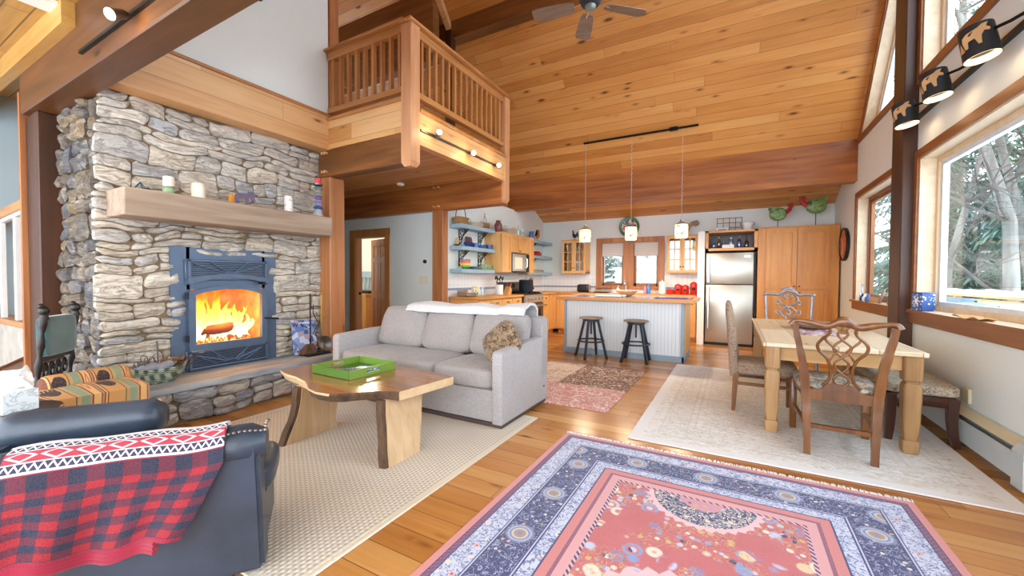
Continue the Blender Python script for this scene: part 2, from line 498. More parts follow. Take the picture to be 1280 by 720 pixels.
def f():
    g = newmat('beadboard_paint'); q = g.xyz(g.obj())
    fx = (q[0] / .058).fract(); e = fx.min(1 - fx)
    s = e.sm(0, .10)
    col = g.mix(s, lin('#C2CFD8'), lin('#E6EDF1'))
    return g.finish(col, .5, s, .6, .006)
M['island_paint'] = f()
def f():
    g = newmat('white_wall_tile'); q = g.xyz(g.obj())
    U = q[0] + q[1]
    fu = (U / .115).fract(); fz = (q[2] / .115).fract()
    e = fu.min(1 - fu).min(fz.min(1 - fz)); s = e.sm(0, .05)
    band = (q[2] - 1.185).abs().lt(.022)
    c = g.mix(s, lin('#C8CCD0'), lin('#ECEEF0'))
    c = g.mix(band, c, lin('#8A97B8'))
    return g.finish(c, .3, s, .3, .003)
M['tile_white'] = f()
def f():
    g = newmat('island_tile_top'); q = g.xyz(g.obj())
    a = (q[0] / .155); c = (q[1] / .155)
    fu = a.fract(); fv = c.fract(); e = fu.min(1 - fu).min(fv.min(1 - fv)); s = e.sm(0, .03)
    r = g.white(g.vec(a.floor(), c.floor(), 0.0))
    col = g.ramp(r, [(0, lin('#7C7A8E')), (.4, lin('#8F88A8')), (.7, lin('#6A5A8C')), (1, lin('#A39EB4'))])
    col = g.mix(s, lin('#C9C6C4'), col)
    return g.finish(col, .12, s, .2, .003)
M['tile_top'] = f()
def f():
    g = newmat('wicker_weave'); q = g.xyz(g.obj())
    w = ((q[0] + q[1]) * 140.0).sin() * (q[2] * 220.0).sin()
    n = g.noise(g.obj(), 40, 2)
    col = g.mix(w.sm(-.6, .6), lin('#7E5B36'), lin('#C09A68')); col = g.mix(n.sm(.5, .8) * .5, col, lin('#5B3C22'))
    return g.finish(col, .8, w, .8, .006)
M['wicker'] = f()
def f():
    g = newmat('pale_wicker'); q = g.xyz(g.obj())
    w = ((q[0] + q[1]) * 120.0).sin() * (q[2] * 190.0).sin()
    col = g.mix(w.sm(-.6, .6), lin('#A89678'), lin('#DACBB0'))
    return g.finish(col, .8, w, .8, .006)
M['wicker_pale'] = f()
def f():
    g = newmat('green_cane_weave'); q = g.xyz(g.obj())
    w = ((q[0] + q[1]) * 75.0 + (q[2] * 60).floor() * 3.1).sin() * (q[2] * 150.0).sin()
    col = g.mix(w.sm(-.5, .5), lin('#4A5348'), lin('#B6BFA8'))
    return g.finish(col, .7, w, 1, .01)
M['cane_green'] = f()
def weave(name, a, c, sc=420, rough=.95, mott=.3):
    g = newmat(name); q = g.xyz(g.obj()); v = g.obj()
    n = g.noise(g.vec(q[0] * 1.0, q[1] * 1.0, q[2] * 1.0), sc * .5, 2, .7)
    n2 = g.noise(v, 6, 3)
    n3 = g.noise(g.vec(q[0] * 30.0, q[1] * 30.0, q[2] * 260.0), 1, 2) * .5 + g.noise(g.vec(q[0] * 260.0, q[1] * 260.0, q[2] * 30.0), 1, 2) * .5
    col = g.ramp(n * .3 + n2 * .25 * mott + n3 * .6 - .05, [(.3, lin(a)), (.62, lin(c))])
    return g.finish(col, rough, n3, .25, .003, sheen=.15)
M['sofa'] = weave('grey_tweed', '#8E8A8C', '#BDB9B8')
M['sofa_cush'] = weave('grey_tweed_cushion', '#85807F', '#B2ACA9')
M['throw_grey'] = weave('pale_grey_fleece', '#B9BABD', '#EAEAEA', 200)
M['pillow_fur'] = None
def f():
    g = newmat('floral_needlepoint'); v = g.obj()
    d, c = g.voro(v, 26, 1); r = g.xyz(c)
    col = g.ramp(r[0], [(0, lin('#5A4A44')), (.3, lin('#B5A58E')), (.5, lin('#8C6A62')), (.65, lin('#7E8A86')), (.85, lin('#C9BCA6')), (1, lin('#6B6F7C'))], 'CONSTANT')
    n = g.noise(v, 60, 3)
    col = g.mix(.45, col, g.ramp(n, [(.35, lin('#4E443C')), (.65, lin('#C2B6A0'))]))
    return g.finish(col, .9, n, .3, .004)
M['needle'] = f()
def f():
    g = newmat('paisley_tapestry'); v = g.obj()
    d, c = g.voro(v, 60, 1); n = g.noise(v, 50, 3, .6, 1.5)
    col = g.ramp(n * .7 + d * .5, [(.35, lin('#54423A')), (.48, lin('#86705C')), (.6, lin('#A8947E')), (.75, lin('#74594A'))])
    return g.finish(col, .9, n, .3, .004)
M['paisley'] = f()
def f():
    g = newmat('bench_paisley'); v = g.obj()
    n = g.noise(v, 42, 4, .6, 2.2)
    col = g.ramp(n, [(.36, lin('#6A5E52')), (.47, lin('#9C8E78')), (.56, lin('#C4BAA8')), (.7, lin('#8E867E'))])
    return g.finish(col, .9, n, .3, .004)
M['bench_fab'] = f()

def glass(name, tint=(.93, .97, .98), gl=.08, col=(1, 1, 1)):
    g = newmat(name)
    t = g.node('ShaderNodeBsdfTransparent'); t.inputs[0].default_value = tint + (1,)
    s = g.node('ShaderNodeBsdfGlossy'); s.inputs['Roughness'].default_value = .02; s.inputs[0].default_value = col + (1,)
    m = g.node('ShaderNodeMixShader'); m.inputs[0].default_value = gl
    g.t.links.new(t.outputs[0], m.inputs[1]); g.t.links.new(s.outputs[0], m.inputs[2]); g.t.links.new(m.outputs[0], g.out.inputs[0])
    return g.m
M['glass'] = glass('window_glass')
M['glass_cab'] = glass('cabinet_glass', (.86, .86, .84), .10)
M['glass_clear'] = glass('clear_glassware', (.86, .92, .94), .22)
M['glass_blue'] = glass('blue_bottle_glass', (.25, .45, .85), .2)
M['glass_cyan'] = glass('pale_blue_bottle_glass', (.55, .75, .9), .2)
M['glass_amber'] = glass('amber_bottle_glass', (.45, .2, .08), .2)
M['glass_violet'] = glass('violet_bottle_glass', (.25, .2, .7), .2)
M['glass_fire'] = glass('stove_glass', (.97, .95, .93), .04)

def emis(name, col, strength):
    g = newmat(name); e = g.node('ShaderNodeEmission'); e.inputs[0].default_value = lin(col); e.inputs[1].default_value = strength
    g.t.links.new(e.outputs[0], g.out.inputs[0]); return g.m
M['bulb'] = emis('lit_bulb', '#FFE7B8', 5)
M['bulb_soft'] = emis('lit_lamp_inside', '#FFD29A', 1.2)
def f():                                   # parchment lamp shade glowing from inside
    g = newmat('glowing_parchment_shade')
    q = g.xyz(g.obj()); d = g.node('ShaderNodeBsdfPrincipled'); d.inputs['Base Color'].default_value = lin('#E8D2A0'); d.inputs['Roughness'].default_value = .7
    d.inputs['Emission Color'].default_value = lin('#FFD890'); d.inputs['Emission Strength'].default_value = 1.3
    g.t.links.new(d.outputs[0], g.out.inputs[0]); return g.m
M['shade_glow'] = f()
def f():                                   # flame: brightness and colour fall off towards the tips
    g = newmat('flame'); q = g.xyz(g.obj())
    n = g.noise(g.vec(q[0] * 3.0, q[1] * 5.0, q[2] * 2.2), 2.4, 3, .5, .8)
    h = (q[2] - .0) / .55
    col = g.ramp(h + (n - .5) * .8, [(0, lin('#FFF3C4')), (.45, lin('#FFD060')), (.8, lin('#FF9420')), (1, lin('#E0560C'))])
    e = g.node('ShaderNodeEmission'); g.link(col, e.inputs[0]); e.inputs[1].default_value = 1.25
    t = g.node('ShaderNodeBsdfTransparent'); m = g.node('ShaderNodeMixShader')
    al = (n + .55 - h * .75).sm(.1, .75)
    g.link(al, m.inputs[0]); g.t.links.new(t.outputs[0], m.inputs[1]); g.t.links.new(e.outputs[0], m.inputs[2]); g.t.links.new(m.outputs[0], g.out.inputs[0])
    return g.m
M['flame'] = f()
def f():
    g = newmat('glowing_embers'); n = g.noise(g.obj(), 30, 3)
    col = g.ramp(n, [(.35, lin('#5A1404')), (.5, lin('#F0600C')), (.65, lin('#FFD890'))])
    return g.finish(lin('#5A3020'), .9, n, .5, .01, emit=col, estr=1.4)
M['ember'] = f()

# ---- rugs
def f():
    g = newmat('persian_rug'); v = g.obj(); x, y, z = g.xyz(v)
    hw, hl = 1.155, 1.95
    ax = x.abs(); ay = y.abs()
    dx = hw - ax; dy = hl - ay; d = dx.min(dy)
    pink = lin('#C97A78'); rose = lin('#BC5A5C'); navy = lin('#2B3468'); ice = lin('#B9BFD8'); cream = lin('#E0D2BE'); gold = lin('#C9A46A'); sky = lin('#8495C0'); pale = lin('#D8A6A8')
    def scat(sc, seed, thr, soft=.02):
        dd, cc = g.voro(g.vec(x * sc + seed, y * sc, 0.0), 1, .8); return dd, g.xyz(cc)[0]
    # arabesque scroll mask
    n1 = g.noise(g.vec(x, y, 0.0), 15, 3, .55, 2.5)
    scroll = (n1 - .5).abs().sm(.006, .022)          # 0 on thin vines
    dA, rA = scat(24, 1.3, .3); dB, rB = scat(13, 5.1, .3)
    fcol = g.ramp(rA, [(0, cream), (.3, pale), (.5, gold), (.7, sky), (.85, ice)], 'CONSTANT')
    # main navy border
    mainb = g.mix(scroll, ice, navy)
    mainb = g.mix((dA - .23).sm(.04, -.04), mainb, fcol)
    # big rosettes along the border, one each .47 m
    per = .47
    def ros(along, across, c):
        u = (along / per + .5).fract() - .5
        r = ((u * per) * (u * per) + (across - c) * (across - c)).sqrt()
        return r
    r1 = ros(y, dx, .305); r2 = ros(x, dy, .305)
    r = r1.max(0.0).min(r2)
    ang = g.math('ARCTAN2', (x * 20.0).sin(), (y * 20.0).sin())
    mainb = g.mix((r - .075).sm(.012, -.012), mainb, g.mix(.25, g.ramp(r / .1, [(0, sky), (.14, lin('#B59A7A')), (.34, cream), (.46, sky), (.56, ice), (.68, sky), (.74, ice)], 'CONSTANT'), navy))
    # light guard stripes
    gn = g.noise(g.vec(x, y, 0.0), 26, 2, .5, 1.5)
    guard = g.mix((gn - .5).abs().sm(.02, .06), lin('#66719F'), lin('#C4CADE'))
    guard = g.mix((dB - .22).sm(.04, -.04), guard, g.ramp(rB, [(0, pale), (.4, cream), (.7, sky)], 'CONSTANT'))
    guard = g.mix((dB - .08).sm(.03, -.03), guard, navy)
    # field
    fx = ax; fy = ay
    field = g.mix(g.noise(v, 5, 3), lin('#B25256'), lin('#C66C6E'))
    dF, rF = scat(9.5, 3.7, .3); dG, rG = scat(21, 9.2, .3)
    pet = g.ramp(rG, [(0, cream), (.28, sky), (.5, gold), (.66, ice), (.82, navy)], 'CONSTANT')
    mask = g.noise(g.vec(ax, ay, 2.0), 3.6, 2)
    flo = (mask - .5).sm(-.02, .05) * (dG - .36).sm(.05, -.05)
    field = g.mix(flo, field, pet)
    dH, rH = scat(8.2, 6.6, .3)
    pet2 = g.ramp(rH, [(0, cream), (.3, sky), (.5, lin('#D8C09A')), (.68, ice), (.85, lin('#8E7AA0'))], 'CONSTANT')
    bl = (mask - .42).sm(-.02, .03)
    field = g.mix(bl * (dH - .44).sm(.04, -.04), field, pet2); field = g.mix(bl * (dH - .30).sm(.03, -.03), field, lin('#C26E6C')); field = g.mix(bl * (dH - .2).sm(.03, -.03), field, pet)
    st = ((mask - .5).sm(-.02, .05)) * (g.noise(g.vec(ax, ay, 0.0), 17, 2, .5, 1.5) - .5).abs().sm(.03, .012)
    field = g.mix(st * .8, field, gold)
    def medal(cx, cy, rx, ry):
        ex = (x - cx) / rx; ey = (y - cy) / ry
        q = (ex * ex + ey * ey).sqrt()
        th = g.math('ARCTAN2', ey, ex)
        tri = ((th * 5.4).fract() - .5).abs() * .16
        return q + 0.0, q + tri
    lace = g.mix((n1 - .5).abs().sm(.015, .05), cream, navy)
    lace = g.mix((dA - .25).sm(.04, -.04), lace, fcol)
    for cx, cy, rx, ry in ((0, 1.34, .30, .32), (0, 0, .47, .52), (0, -1.34, .30, .32)):
        q0, q1 = medal(cx, cy, rx, ry)
        field = g.mix((q1 - 1.13).sm(.012, -.012), field, lin('#DDB6BC'))
        field = g.mix((q0 - .97).sm(.01, -.01), field, lace)
        field = g.mix((q0 - .46).sm(.02, -.02), field, g.mix((dG - .3).sm(.04, -.04), lin('#C88C96'), pet))
    # outermost to innermost bands by distance from the edge
    out = field
    def band(lo, hi, c):
        nonlocal out
        k = g.math('MULTIPLY', d.gt(lo), d.lt(hi)); out = g.mix(k, out, c)
    out = g.mix(d.lt(.64), out, lin('#D49A9C'))
    out = g.mix(d.lt(.56), out, pink)
    band(.555, .575, lin('#8A5068')); band(.625, .645, g.mix((((x + y) * 170.0).sin()).gt(0), navy, pale))
    out = g.mix(d.lt(.505), out, navy); out = g.mix(d.lt(.495), out, guard)
    band(.40, .425, navy); band(.408, .416, ice)
    out = g.mix(d.lt(.402), out, mainb)
    band(.195, .22, navy); band(.203, .211, ice)
    out = g.mix(d.lt(.197), out, guard)
    out = g.mix(d.lt(.085), out, navy); out = g.mix(d.lt(.078), out, g.mix((((x - y) * 200.0).sin()).gt(.2), lin('#8C4660'), lin('#4A4474')))
    out = g.mix(d.lt(.05), out, navy); out = g.mix(d.lt(.044), out, lin('#CE8480'))
    n = g.noise(v, 160, 2)
    out = g.mix(n.sm(.35, .75) * .10, out, lin('#E8E0E0'))
    return g.finish(out, .95, n, .4, .004, sheen=.2)
M['persian'] = f()
def f():
    g = newmat('sisal_ribbed_rug'); x, y, z = g.xyz(g.obj())
    a = (x * 2 * PI / .028).sin(); c = (y * 2 * PI / .034 + (x / .028).floor() * PI).sin()
    w = (a * .5 + .5) * .6 + c * .25
    col = g.ramp(w + g.noise(g.obj(), 3, 2) * .2, [(.0, lin('#B0A592')), (.45, lin('#D0C6B6')), (.9, lin('#E4DCCF'))])
    e = (1.255 - x.abs()).min(1.3 - y.abs())
    col = g.mix(e.lt(.05), col, lin('#D8CCB8'))
    return g.finish(col, .95, w, .5, .006)
M['sisal'] = f()
def f():
    g = newmat('faded_ivory_rug'); v = g.obj(); x, y, z = g.xyz(v)
    n = g.noise(g.vec(x * 3.0, y * 12.0, 0.0), 2.2, 5, .7, .6); n2 = g.noise(v, 1.6, 3, .6); n3 = g.noise(v, 22, 4, .65, 1.2)
    base = g.ramp(n3 * .5 + n * .5, [(.36, lin('#BDB5AA')), (.47, lin('#DCD9D4')), (.6, lin('#ECEBE9'))])
    base = g.mix((n2 - .5).sm(0, .2) * (n.sm(.4, .62)) * .4, base, lin('#B79A74'))
    d = (1.2 - x.abs()).min(1.75 - y.abs())
    orn = (g.noise(v, 12, 3, .6, 2) - .5).abs().sm(.05, .02)
    k = ((d - .22).abs().lt(.012)).max((d - .44).abs().lt(.012)).max((d - .5).abs().lt(.008))
    base = g.mix(k * .22, base, lin('#A79C8C'))
    inb = g.math('MULTIPLY', d.gt(.24), d.lt(.42))
    base = g.mix(inb * orn * .3, base, lin('#A49A8E'))
    base = g.mix(d.gt(.55) * orn * .35, base, lin('#A49A90'))
    base = g.mix(d.lt(.1), base, lin('#E4E2E0'))
    return g.finish(base, .95, n3, .3, .003)
M['ivory'] = f()
def f():
    g = newmat('leaf_patchwork_rug'); v = g.obj(); x, y, z = g.xyz(v)
    n = g.noise(v, 7.5, 2, .5, 2.0); n2 = g.noise(v, 11, 2, .5, 1.6)
    leaf = (n - .5).abs().sm(.045, .02); leaf2 = (n2 - .5).abs().sm(.05, .025)
    pinkp = g.mix(leaf, lin('#C98D84'), lin('#E6D6CC')); brn = g.mix(leaf2, lin('#6E5244'), g.mix(n.sm(.45, .55), lin('#C69488'), lin('#D9CDBE')))
    crm = g.mix(leaf2, lin('#DCCBB8'), lin('#B28C7C'))
    top = g.mix((y + .2).lt(0), g.mix((x + .14).gt(0), crm, brn), pinkp)
    return g.finish(top, .95, n, .2, .003)
M['leafrug'] = f()
def f():
    g = newmat('buffalo_check_throw'); v = g.obj(); x, y, z = g.xyz(v)
    n = g.node('ShaderNodeUVMap'); u = g.xyz(E(g, n.outputs[0]))
    U = u[0]; V0 = u[1]; V = (V0 - .10) * 1.45                       # U along the chair arm 0..1, V from the back edge over the top and down 0..1
    a = (U * 6.2).fract().lt(.5); c = ((V0 - .30) * 7.6).fract().lt(.5)
    dark = lin('#1B2338'); red = lin('#92141F'); mid = lin('#581A2E')
    plaid = g.mix(a, g.mix(c, red, mid), g.mix(c, mid, dark))
    out = plaid
    def band(lo, hi, col):
        nonlocal out
        out = g.mix(g.math('MULTIPLY', V.gt(lo), V.lt(hi)), out, col)
    white = lin('#DAD2D6')
    band(-.1, .115, white)
    zig = ((U * 26.0).fract() - .5).abs()
    band(.115, .29, lin('#8E2436'))
    band(.115, .155, g.mix((zig * .06 + .12 - V).abs().lt(.007), lin('#272D48'), white))
    dia = ((U * 7.0).fract() - .5).abs() * 2.0 + ((V - .195) / .032).abs()
    k = (dia - .8).abs().lt(.16); band(.16, .235, g.mix(k, lin('#A62E3C'), lin('#C9B6BE'))); band(.156, .163, white); band(.226, .232, white)
    band(.234, .272, g.mix((zig * .06 + .238 - V).abs().lt(.007), lin('#272D48'), white)); band(.272, .284, white)
    out = g.mix(V0.gt(.965), out, lin('#8E1632'))
    nn = g.noise(v, 260, 2); n3 = g.noise(v, 40, 2)
    out = g.mix(nn.sm(.3, .8) * .12, out, lin('#A08894'))
    return g.finish(out, .95, nn + n3 * .6, .5, .004, sheen=.1)
M['throw'] = f()
def f():                                   # lodge tapestry in stripes along local y with bear silhouettes
    g = newmat('bear_tapestry'); n = g.node('ShaderNodeUVMap'); u = g.xyz(E(g, n.outputs[0])); U, V = u[0], u[1]
    s = (U * 2.0).fract()
    col = g.ramp(s, [(0, lin('#6A3A2C')), (.03, lin('#C79C62')), (.07, lin('#5A2E28')), (.09, lin('#C08A50')), (.45, lin('#5A2E28')), (.47, lin('#8A9468')), (.49, lin('#B98A58')),
                     (.55, lin('#7E8E72')), (.72, lin('#B98A58')), (.76, lin('#6A2E2C')), (.79, lin('#D0A468')), (.94, lin('#8A4438')), (.97, lin('#B98A58'))], 'CONSTANT')
    bx = (s - .27) / .14; by = (V - .55) / .2
    bear = (bx * bx + by * by).lt(1.0)
    hx = (s - .14) / .045; hy = (V - .5) / .12; bear = bear.max((hx * hx + hy * hy).lt(1.0))
    for lx in (.17, .24, .32, .38):
        bear = bear.max(g.math('MULTIPLY', (s - lx).abs().lt(.022), (V - .36).abs().lt(.16)))
    col = g.mix(bear, col, lin('#2E2228'))
    mx = ((s - .865) / .05).abs() + ((V - .5) / .3).abs()
    col = g.mix((mx - .7).abs().lt(.2), col, lin('#A0543C'))
    nn = g.noise(g.obj(), 120, 2); col = g.mix(nn.sm(.4, .8) * .3, col, lin('#A89078'))
    return g.finish(col, .95, nn, .3, .003)
M['bear'] = f()
def f():
    g = newmat('table_runner_print'); d, c = g.voro(g.obj(), 22, 1); r = g.xyz(c)
    col = g.ramp(r[0], [(0, lin('#C9BCC0')), (.25, lin('#9C4A5E')), (.45, lin('#DCCFD2')), (.6, lin('#6A6478')), (.75, lin('#C88A92')), (.9, lin('#8A8C70'))], 'CONSTANT')
    return g.finish(col, .9)
M['runner'] = f()
def f():
    g = newmat('snowflake_blue'); d, c = g.voro(g.obj(), 30, .7)
    return g.finish(g.mix((d - .3).sm(.06, -.06), lin('#2B4C8C'), lin('#C9D8EC')), .4)
M['snowflake'] = f()
def f():
    g = newmat('leaf_print_box'); v = g.obj(); n = g.noise(v, 18, 1, .5, 1.5)
    return g.finish(g.mix((n - .5).abs().sm(.02, .06), lin('#B9C6CC'), lin('#DDE4E6')), .6)
M['tissue_box'] = f()
def f():
    g = newmat('rainbow_stripe_glaze'); x, y, z = g.xyz(g.obj())
    return g.finish(g.ramp(z / .19, [(0, lin('#4A8A4A')), (.22, lin('#9CBC50')), (.4, lin('#E8C850')), (.55, lin('#E08A48')), (.7, lin('#D8574A')), (.85, lin('#8A7AA8'))], 'CONSTANT'), .3)
M['rainbow'] = f()
def f():
    g = newmat('birch_bark_wax'); v = g.obj(); x, y, z = g.xyz(v)
    n = g.noise(g.vec(x * 14.0, y * 14.0, z * 60.0), 1, 3)
    return g.finish(g.mix(n.sm(.6, .68), lin('#E8E4DC'), lin('#7A6E62')), .6)
M['birch'] = f()
def f():
    g = newmat('landscape_candle'); x, y, z = g.xyz(g.obj()); n = g.noise(g.obj(), 30, 2)
    return g.finish(g.ramp(z / .17 + (n - .5) * .25, [(0, lin('#7A9A70')), (.25, lin('#9CB48C')), (.42, lin('#5E6E60')), (.5, lin('#EFE9D6'))]), .5)
M['landscape'] = f()
def f():
    g = newmat('pendant_pleated_blind'); q = g.xyz(g.obj())
    s = (q[2] * 2 * PI / .03).sin()
    return g.finish(g.mix(s.sm(-1, 1), lin('#C4BEB8'), lin('#E4DFD8')), .8, s, .4, .006)
M['blind'] = f()
def f():
    g = newmat('evergreen_needles'); n = g.noise(g.obj(), 1.2, 3); r = g.island()
    return g.finish(g.mix(n.sm(.5, .75) * .5, g.ramp(r, [(0, lin('#2E463C')), (.6, lin('#547260')), (1, lin('#7C9880'))]), lin('#C8D8DC')), .9)
M['needles'] = f()
M['trunk'] = wood('pale_grey_trunk', '#4A463F', '#94908A', 'z', .9, 0, .4, bump=.6)
M['twig'] = plain('snowy_twig', '#5A554E', .9, var=.25, scale=2)
def f():
    g = newmat('sampler_cover'); d, c = g.voro(g.obj(), 14, 1); r = g.xyz(c)
    return g.finish(g.ramp(r[0], [(0, lin('#5E7EB8')), (.3, lin('#C6D2EA')), (.55, lin('#8C9CC8')), (.75, lin('#B59AA8')), (.9, lin('#3E5A94'))], 'CONSTANT'), .4)
M['poster'] = f()
def f():
    g = newmat('rooster_plate_glaze'); x, y, z = g.xyz(g.obj()); r = (x * x + z * z).sqrt(); n = g.noise(g.obj(), 7, 2, .5, 1)
    c = g.ramp(n, [(.35, lin('#2E3A3A')), (.47, lin('#E4DCCB')), (.55, lin('#C8543C')), (.66, lin('#8A5A30'))], 'CONSTANT')
    return g.finish(g.mix(r.gt(.185), c, lin('#4E7A5E')), .3)
M['plate'] = f()
def f():
    g = newmat('clock_face'); x, y, z = g.xyz(g.obj()); r = (y * y + z * z).sqrt(); n = g.noise(g.obj(), 9, 3)
    c = g.mix(n, lin('#B4482A'), lin('#D87848')); return g.finish(g.mix(((r - .2).abs()).lt(.012), c, lin('#5A1E10')), .5)
M['clock'] = f()
def f():
    g = newmat('hen_green_enamel'); n = g.noise(g.obj(), 9, 3, .5, 1)
    return g.finish(g.ramp(n, [(.35, lin('#4E7A4A')), (.5, lin('#8AA85A')), (.62, lin('#3E5E50'))]), .4)
M['hen'] = f()
def f():
    g = newmat('yellow_print_glaze'); d, c = g.voro(g.obj(), 40, 1)
    return g.finish(g.ramp(g.xyz(c)[0], [(0, lin('#E8E0C8')), (.4, lin('#E0C84A')), (.7, lin('#6E9A8A')), (.85, lin('#E8E0C8'))], 'CONSTANT'), .3)
M['yellow_print'] = f()

def f():
    g = newmat('brown_tapestry'); v = g.obj(); n = g.noise(v, 16, 4, .65, 1.5)
    return g.finish(g.ramp(n, [(.36, lin('#33261C')), (.48, lin('#6E5640')), (.58, lin('#A08A6C')), (.68, lin('#5A4432'))]), .95, n, .5, .01, sheen=.3)
M['pillow_fur'] = f()
# ------------------------------------------------------------------ the setting
def bx(*a, **k): return MB().box(*a, **k)
K = 1.19; C0 = 13.96                      # far roof slope  z = C0 - K*y
RY_, RZ_ = 4.95, C0 - K * 4.95            # ridge
YB = 8.6; ZB = C0 - K * YB                # where it meets the kitchen beam
KS = (ZB - 2.95) / (10.3 - YB)
def zroof(y):
    if y > YB: return ZB - (y - YB) * KS
    return C0 - K * y if y > RY_ else RZ_ - K * (RY_ - y)
XR = 1.75
struct('floor', bx(-9.2, 1.95, -2.2, 10.5, -.12, 0), M['floor'])
# ceilings
def slab(y0, z0, y1, z1, x0, x1, th=.12):
    return MB().prism([(x0, y0, z0), (x0, y1, z1), (x0, y1, z1 + th), (x0, y0, z0 + th)], (x1 - x0, 0, 0))
struct('ceiling', slab(YB, ZB, RY_, RZ_, -9.2, 1.95), M['ceil'])
struct('ceiling_near', slab(RY_, RZ_, 1.3, zroof(1.3), -9.2, 1.95), M['ceil'])
struct('ceiling_kitchen', slab(YB, ZB, 10.5, zroof(10.5), -4.9, 1.95), M['ceil'])
struct('ceiling_low', bx(-9.2, 1.95, -2.2, 1.3, 3.63, 3.75), M['ceil_flat'])
struct('ceiling_stair', bx(-9.2, -5.05, 1.3, 3.55, 3.80, 3.9), M['ceil_flat'])
# right (window) wall with its openings
w = MB().prism([(XR, -2.2, 0), (XR, 10.5, 0), (XR, 10.5, zroof(10.5)), (XR, YB, ZB), (XR, RY_, RZ_), (XR, 1.3, zroof(1.3)), (XR, -2.2, 3.7)], (.2, 0, 0))
wr = struct('wall_right', w, M['wall'], smooth=0)
WA = (-0.6, 5.99, 1.06, 2.73)              # big picture window  y0 y1 z0 z1
WB = (6.58, 8.50, 1.06, 2.74)             # twin casement
T1 = [(6.58, 3.72), (8.40, 3.72), (6.58, 3.72 + (8.40 - 6.58) * K)]                     # triangular light far
T2 = [(1.75, 3.64), (6.0, 3.64), (6.0, 6.55), (4.95, 7.78), (1.75, 3.98)]       # gable light near
def cutb(y0, y1, z0, z1): return bx(XR - .3, XR + .5, y0, y1, z0, z1)
def cutp(P): return MB().prism([(XR - .3, y, z) for y, z in P], (.8, 0, 0))
carve(wr, [cutb(*WA), cutb(*WB), cutp(T1), cutp(T2)])
# back wall
w = MB().prism([(-4.9, 10.3, 0), (1.95, 10.3, 0), (1.95, 10.3, 3.05), (-4.9, 10.3, 3.05)], (0, .2, 0))
wb = struct('wall_back', w, M['wall'], smooth=0)
WK = (-3.03, -1.63, 1.22, 2.31)
carve(wb, [bx(WK[0], WK[1], 10.0, 10.8, WK[2], WK[3])])
struct('wall_left', MB().prism([(-4.9, 5.86, 0), (-4.9, 10.5, 0), (-4.9, 10.5, 3.0), (-4.9, YB + .1, ZB - .03), (-4.9, YB + .1, 3.06), (-4.9, 5.86, 3.06)], (.2, 0, 0)), M['wall'], smooth=0)
wd = struct('wall_bedroom', bx(-9.2, -4.83, 5.85, 5.98, 0, 2.99), M['wall'], smooth=0)
DR = (-7.02, -6.15, 2.25)
carve(wd, [bx(DR[0], DR[1], 5.6, 6.3, -.01, DR[2])])
struct('wall_upper', bx(-5.05, -4.85, -2.2, 3.6, 3.60, 8.2), M['wall'])
struct('wall_stair', bx(-9.2, -8.6, -2.2, 5.85, 0, 4.0), M['wall_blue'])
struct('wall_hall', bx(-8.6, -6.115, 3.2, 3.3, 0, 3.8), M['wall_blue'])
struct('floor_loft', bx(-9.2, -3.42, 3.66, 5.86, 3.06, 3.46), planks('loft_underside', ('#A06A30', '#C98F50', '#DDAC70'), .15, 2.6, 'x', (1, 'y'), 1.0, .4, .008, .45, bump=.25))
struct('floor_loft_rear', bx(-9.2, -4.9, 5.86, 8.8, 3.06, 3.46), M['ceil_flat'])
struct('wall_chimney', bx(-6.10, -5.09, 1.42, 3.62, 0, 3.62), M['mortar'])
# bedroom behind the door
struct('wall_bedroom_back', bx(-11.8, -4.9, 8.75, 8.85, 0, 3.06), M['wall'])
struct('floor_bedroom', bx(-11.8, -9.2, 5.85, 8.85, -.12, 0), M['floor'])
struct('ceiling_bedroom', bx(-11.8, -9.2, 5.85, 8.85, 3.06, 3.2), M['wall'])
m = MB(); m.box(-11.8, -11.7, 5.98, 8.75, 0, 1.3); m.box(-11.8, -11.7, 5.98, 8.75, 2.3, 3.06); m.box(-11.8, -11.7, 5.98, 6.7, 1.3, 2.3); m.box(-11.8, -11.7, 8.0, 8.75, 1.3, 2.3); struct('wall_bedroom_side', m, M['wall'])
struct('wall_bedroom_front', bx(-11.8, -9.2, 5.85, 5.98, 0, 3.06), M['wall'])

w = MB().prism([(-9.3, 1.3, 3.46), (-9.3, 8.8, 3.46), (-9.3, YB, ZB), (-9.3, RY_, RZ_), (-9.3, 1.3, zroof(1.3))], (.12, 0, 0))
wg = struct('wall_loft', w, M['trim_y'], smooth=0)
carve(wg, [bx(-9.6, -9.0, 3.9, 6.0, 4.0, 5.8)])
# posts and beams
struct('trim_1', bx(-4.9, XR, YB, YB + .2, 3.03, ZB + .06, b=.01), M['beam_red'])                                     # kitchen beam
struct('trim_2', bx(-9.0, XR, 6.36, 6.62, 6.06, 6.5, b=.01), M['beam'])                                             # purlin
struct('trim_3', bx(-9.0, -5.02, 5.95, 6.15, 5.5, 6.86, b=.01), M['beam'])                                          # loft header
struct('trim_4', bx(-6.42, XR, 1.19, 1.41, 3.05, 3.7, b=.012), M['beam_near'])                                           # near beam
struct('trim_5', bx(-6.52, -6.11, 1.24, 1.46, 0, 3.05, b=.01), M['post_dark'])
struct('trim_6', bx(-6.56, -6.50, 1.20, 1.40, 0, 3.3), M['post'])
struct('trim_7', bx(-5.06, -4.83, 3.60, 3.84, 0, 2.77, b=.012), M['post'])
struct('trim_8', bx(-5.06, -4.83, 3.62, 3.76, 3.46, 7.0, b=.012), M['post'])
struct('trim_9', bx(-4.85, -4.60, 5.73, 5.89, 0, 2.63, b=.012), M['post'])
struct('trim_10', bx(1.625, XR + .05, 6.09, 6.45, 0, zroof(6.45) + .05, b=.01), M['post_dark'])
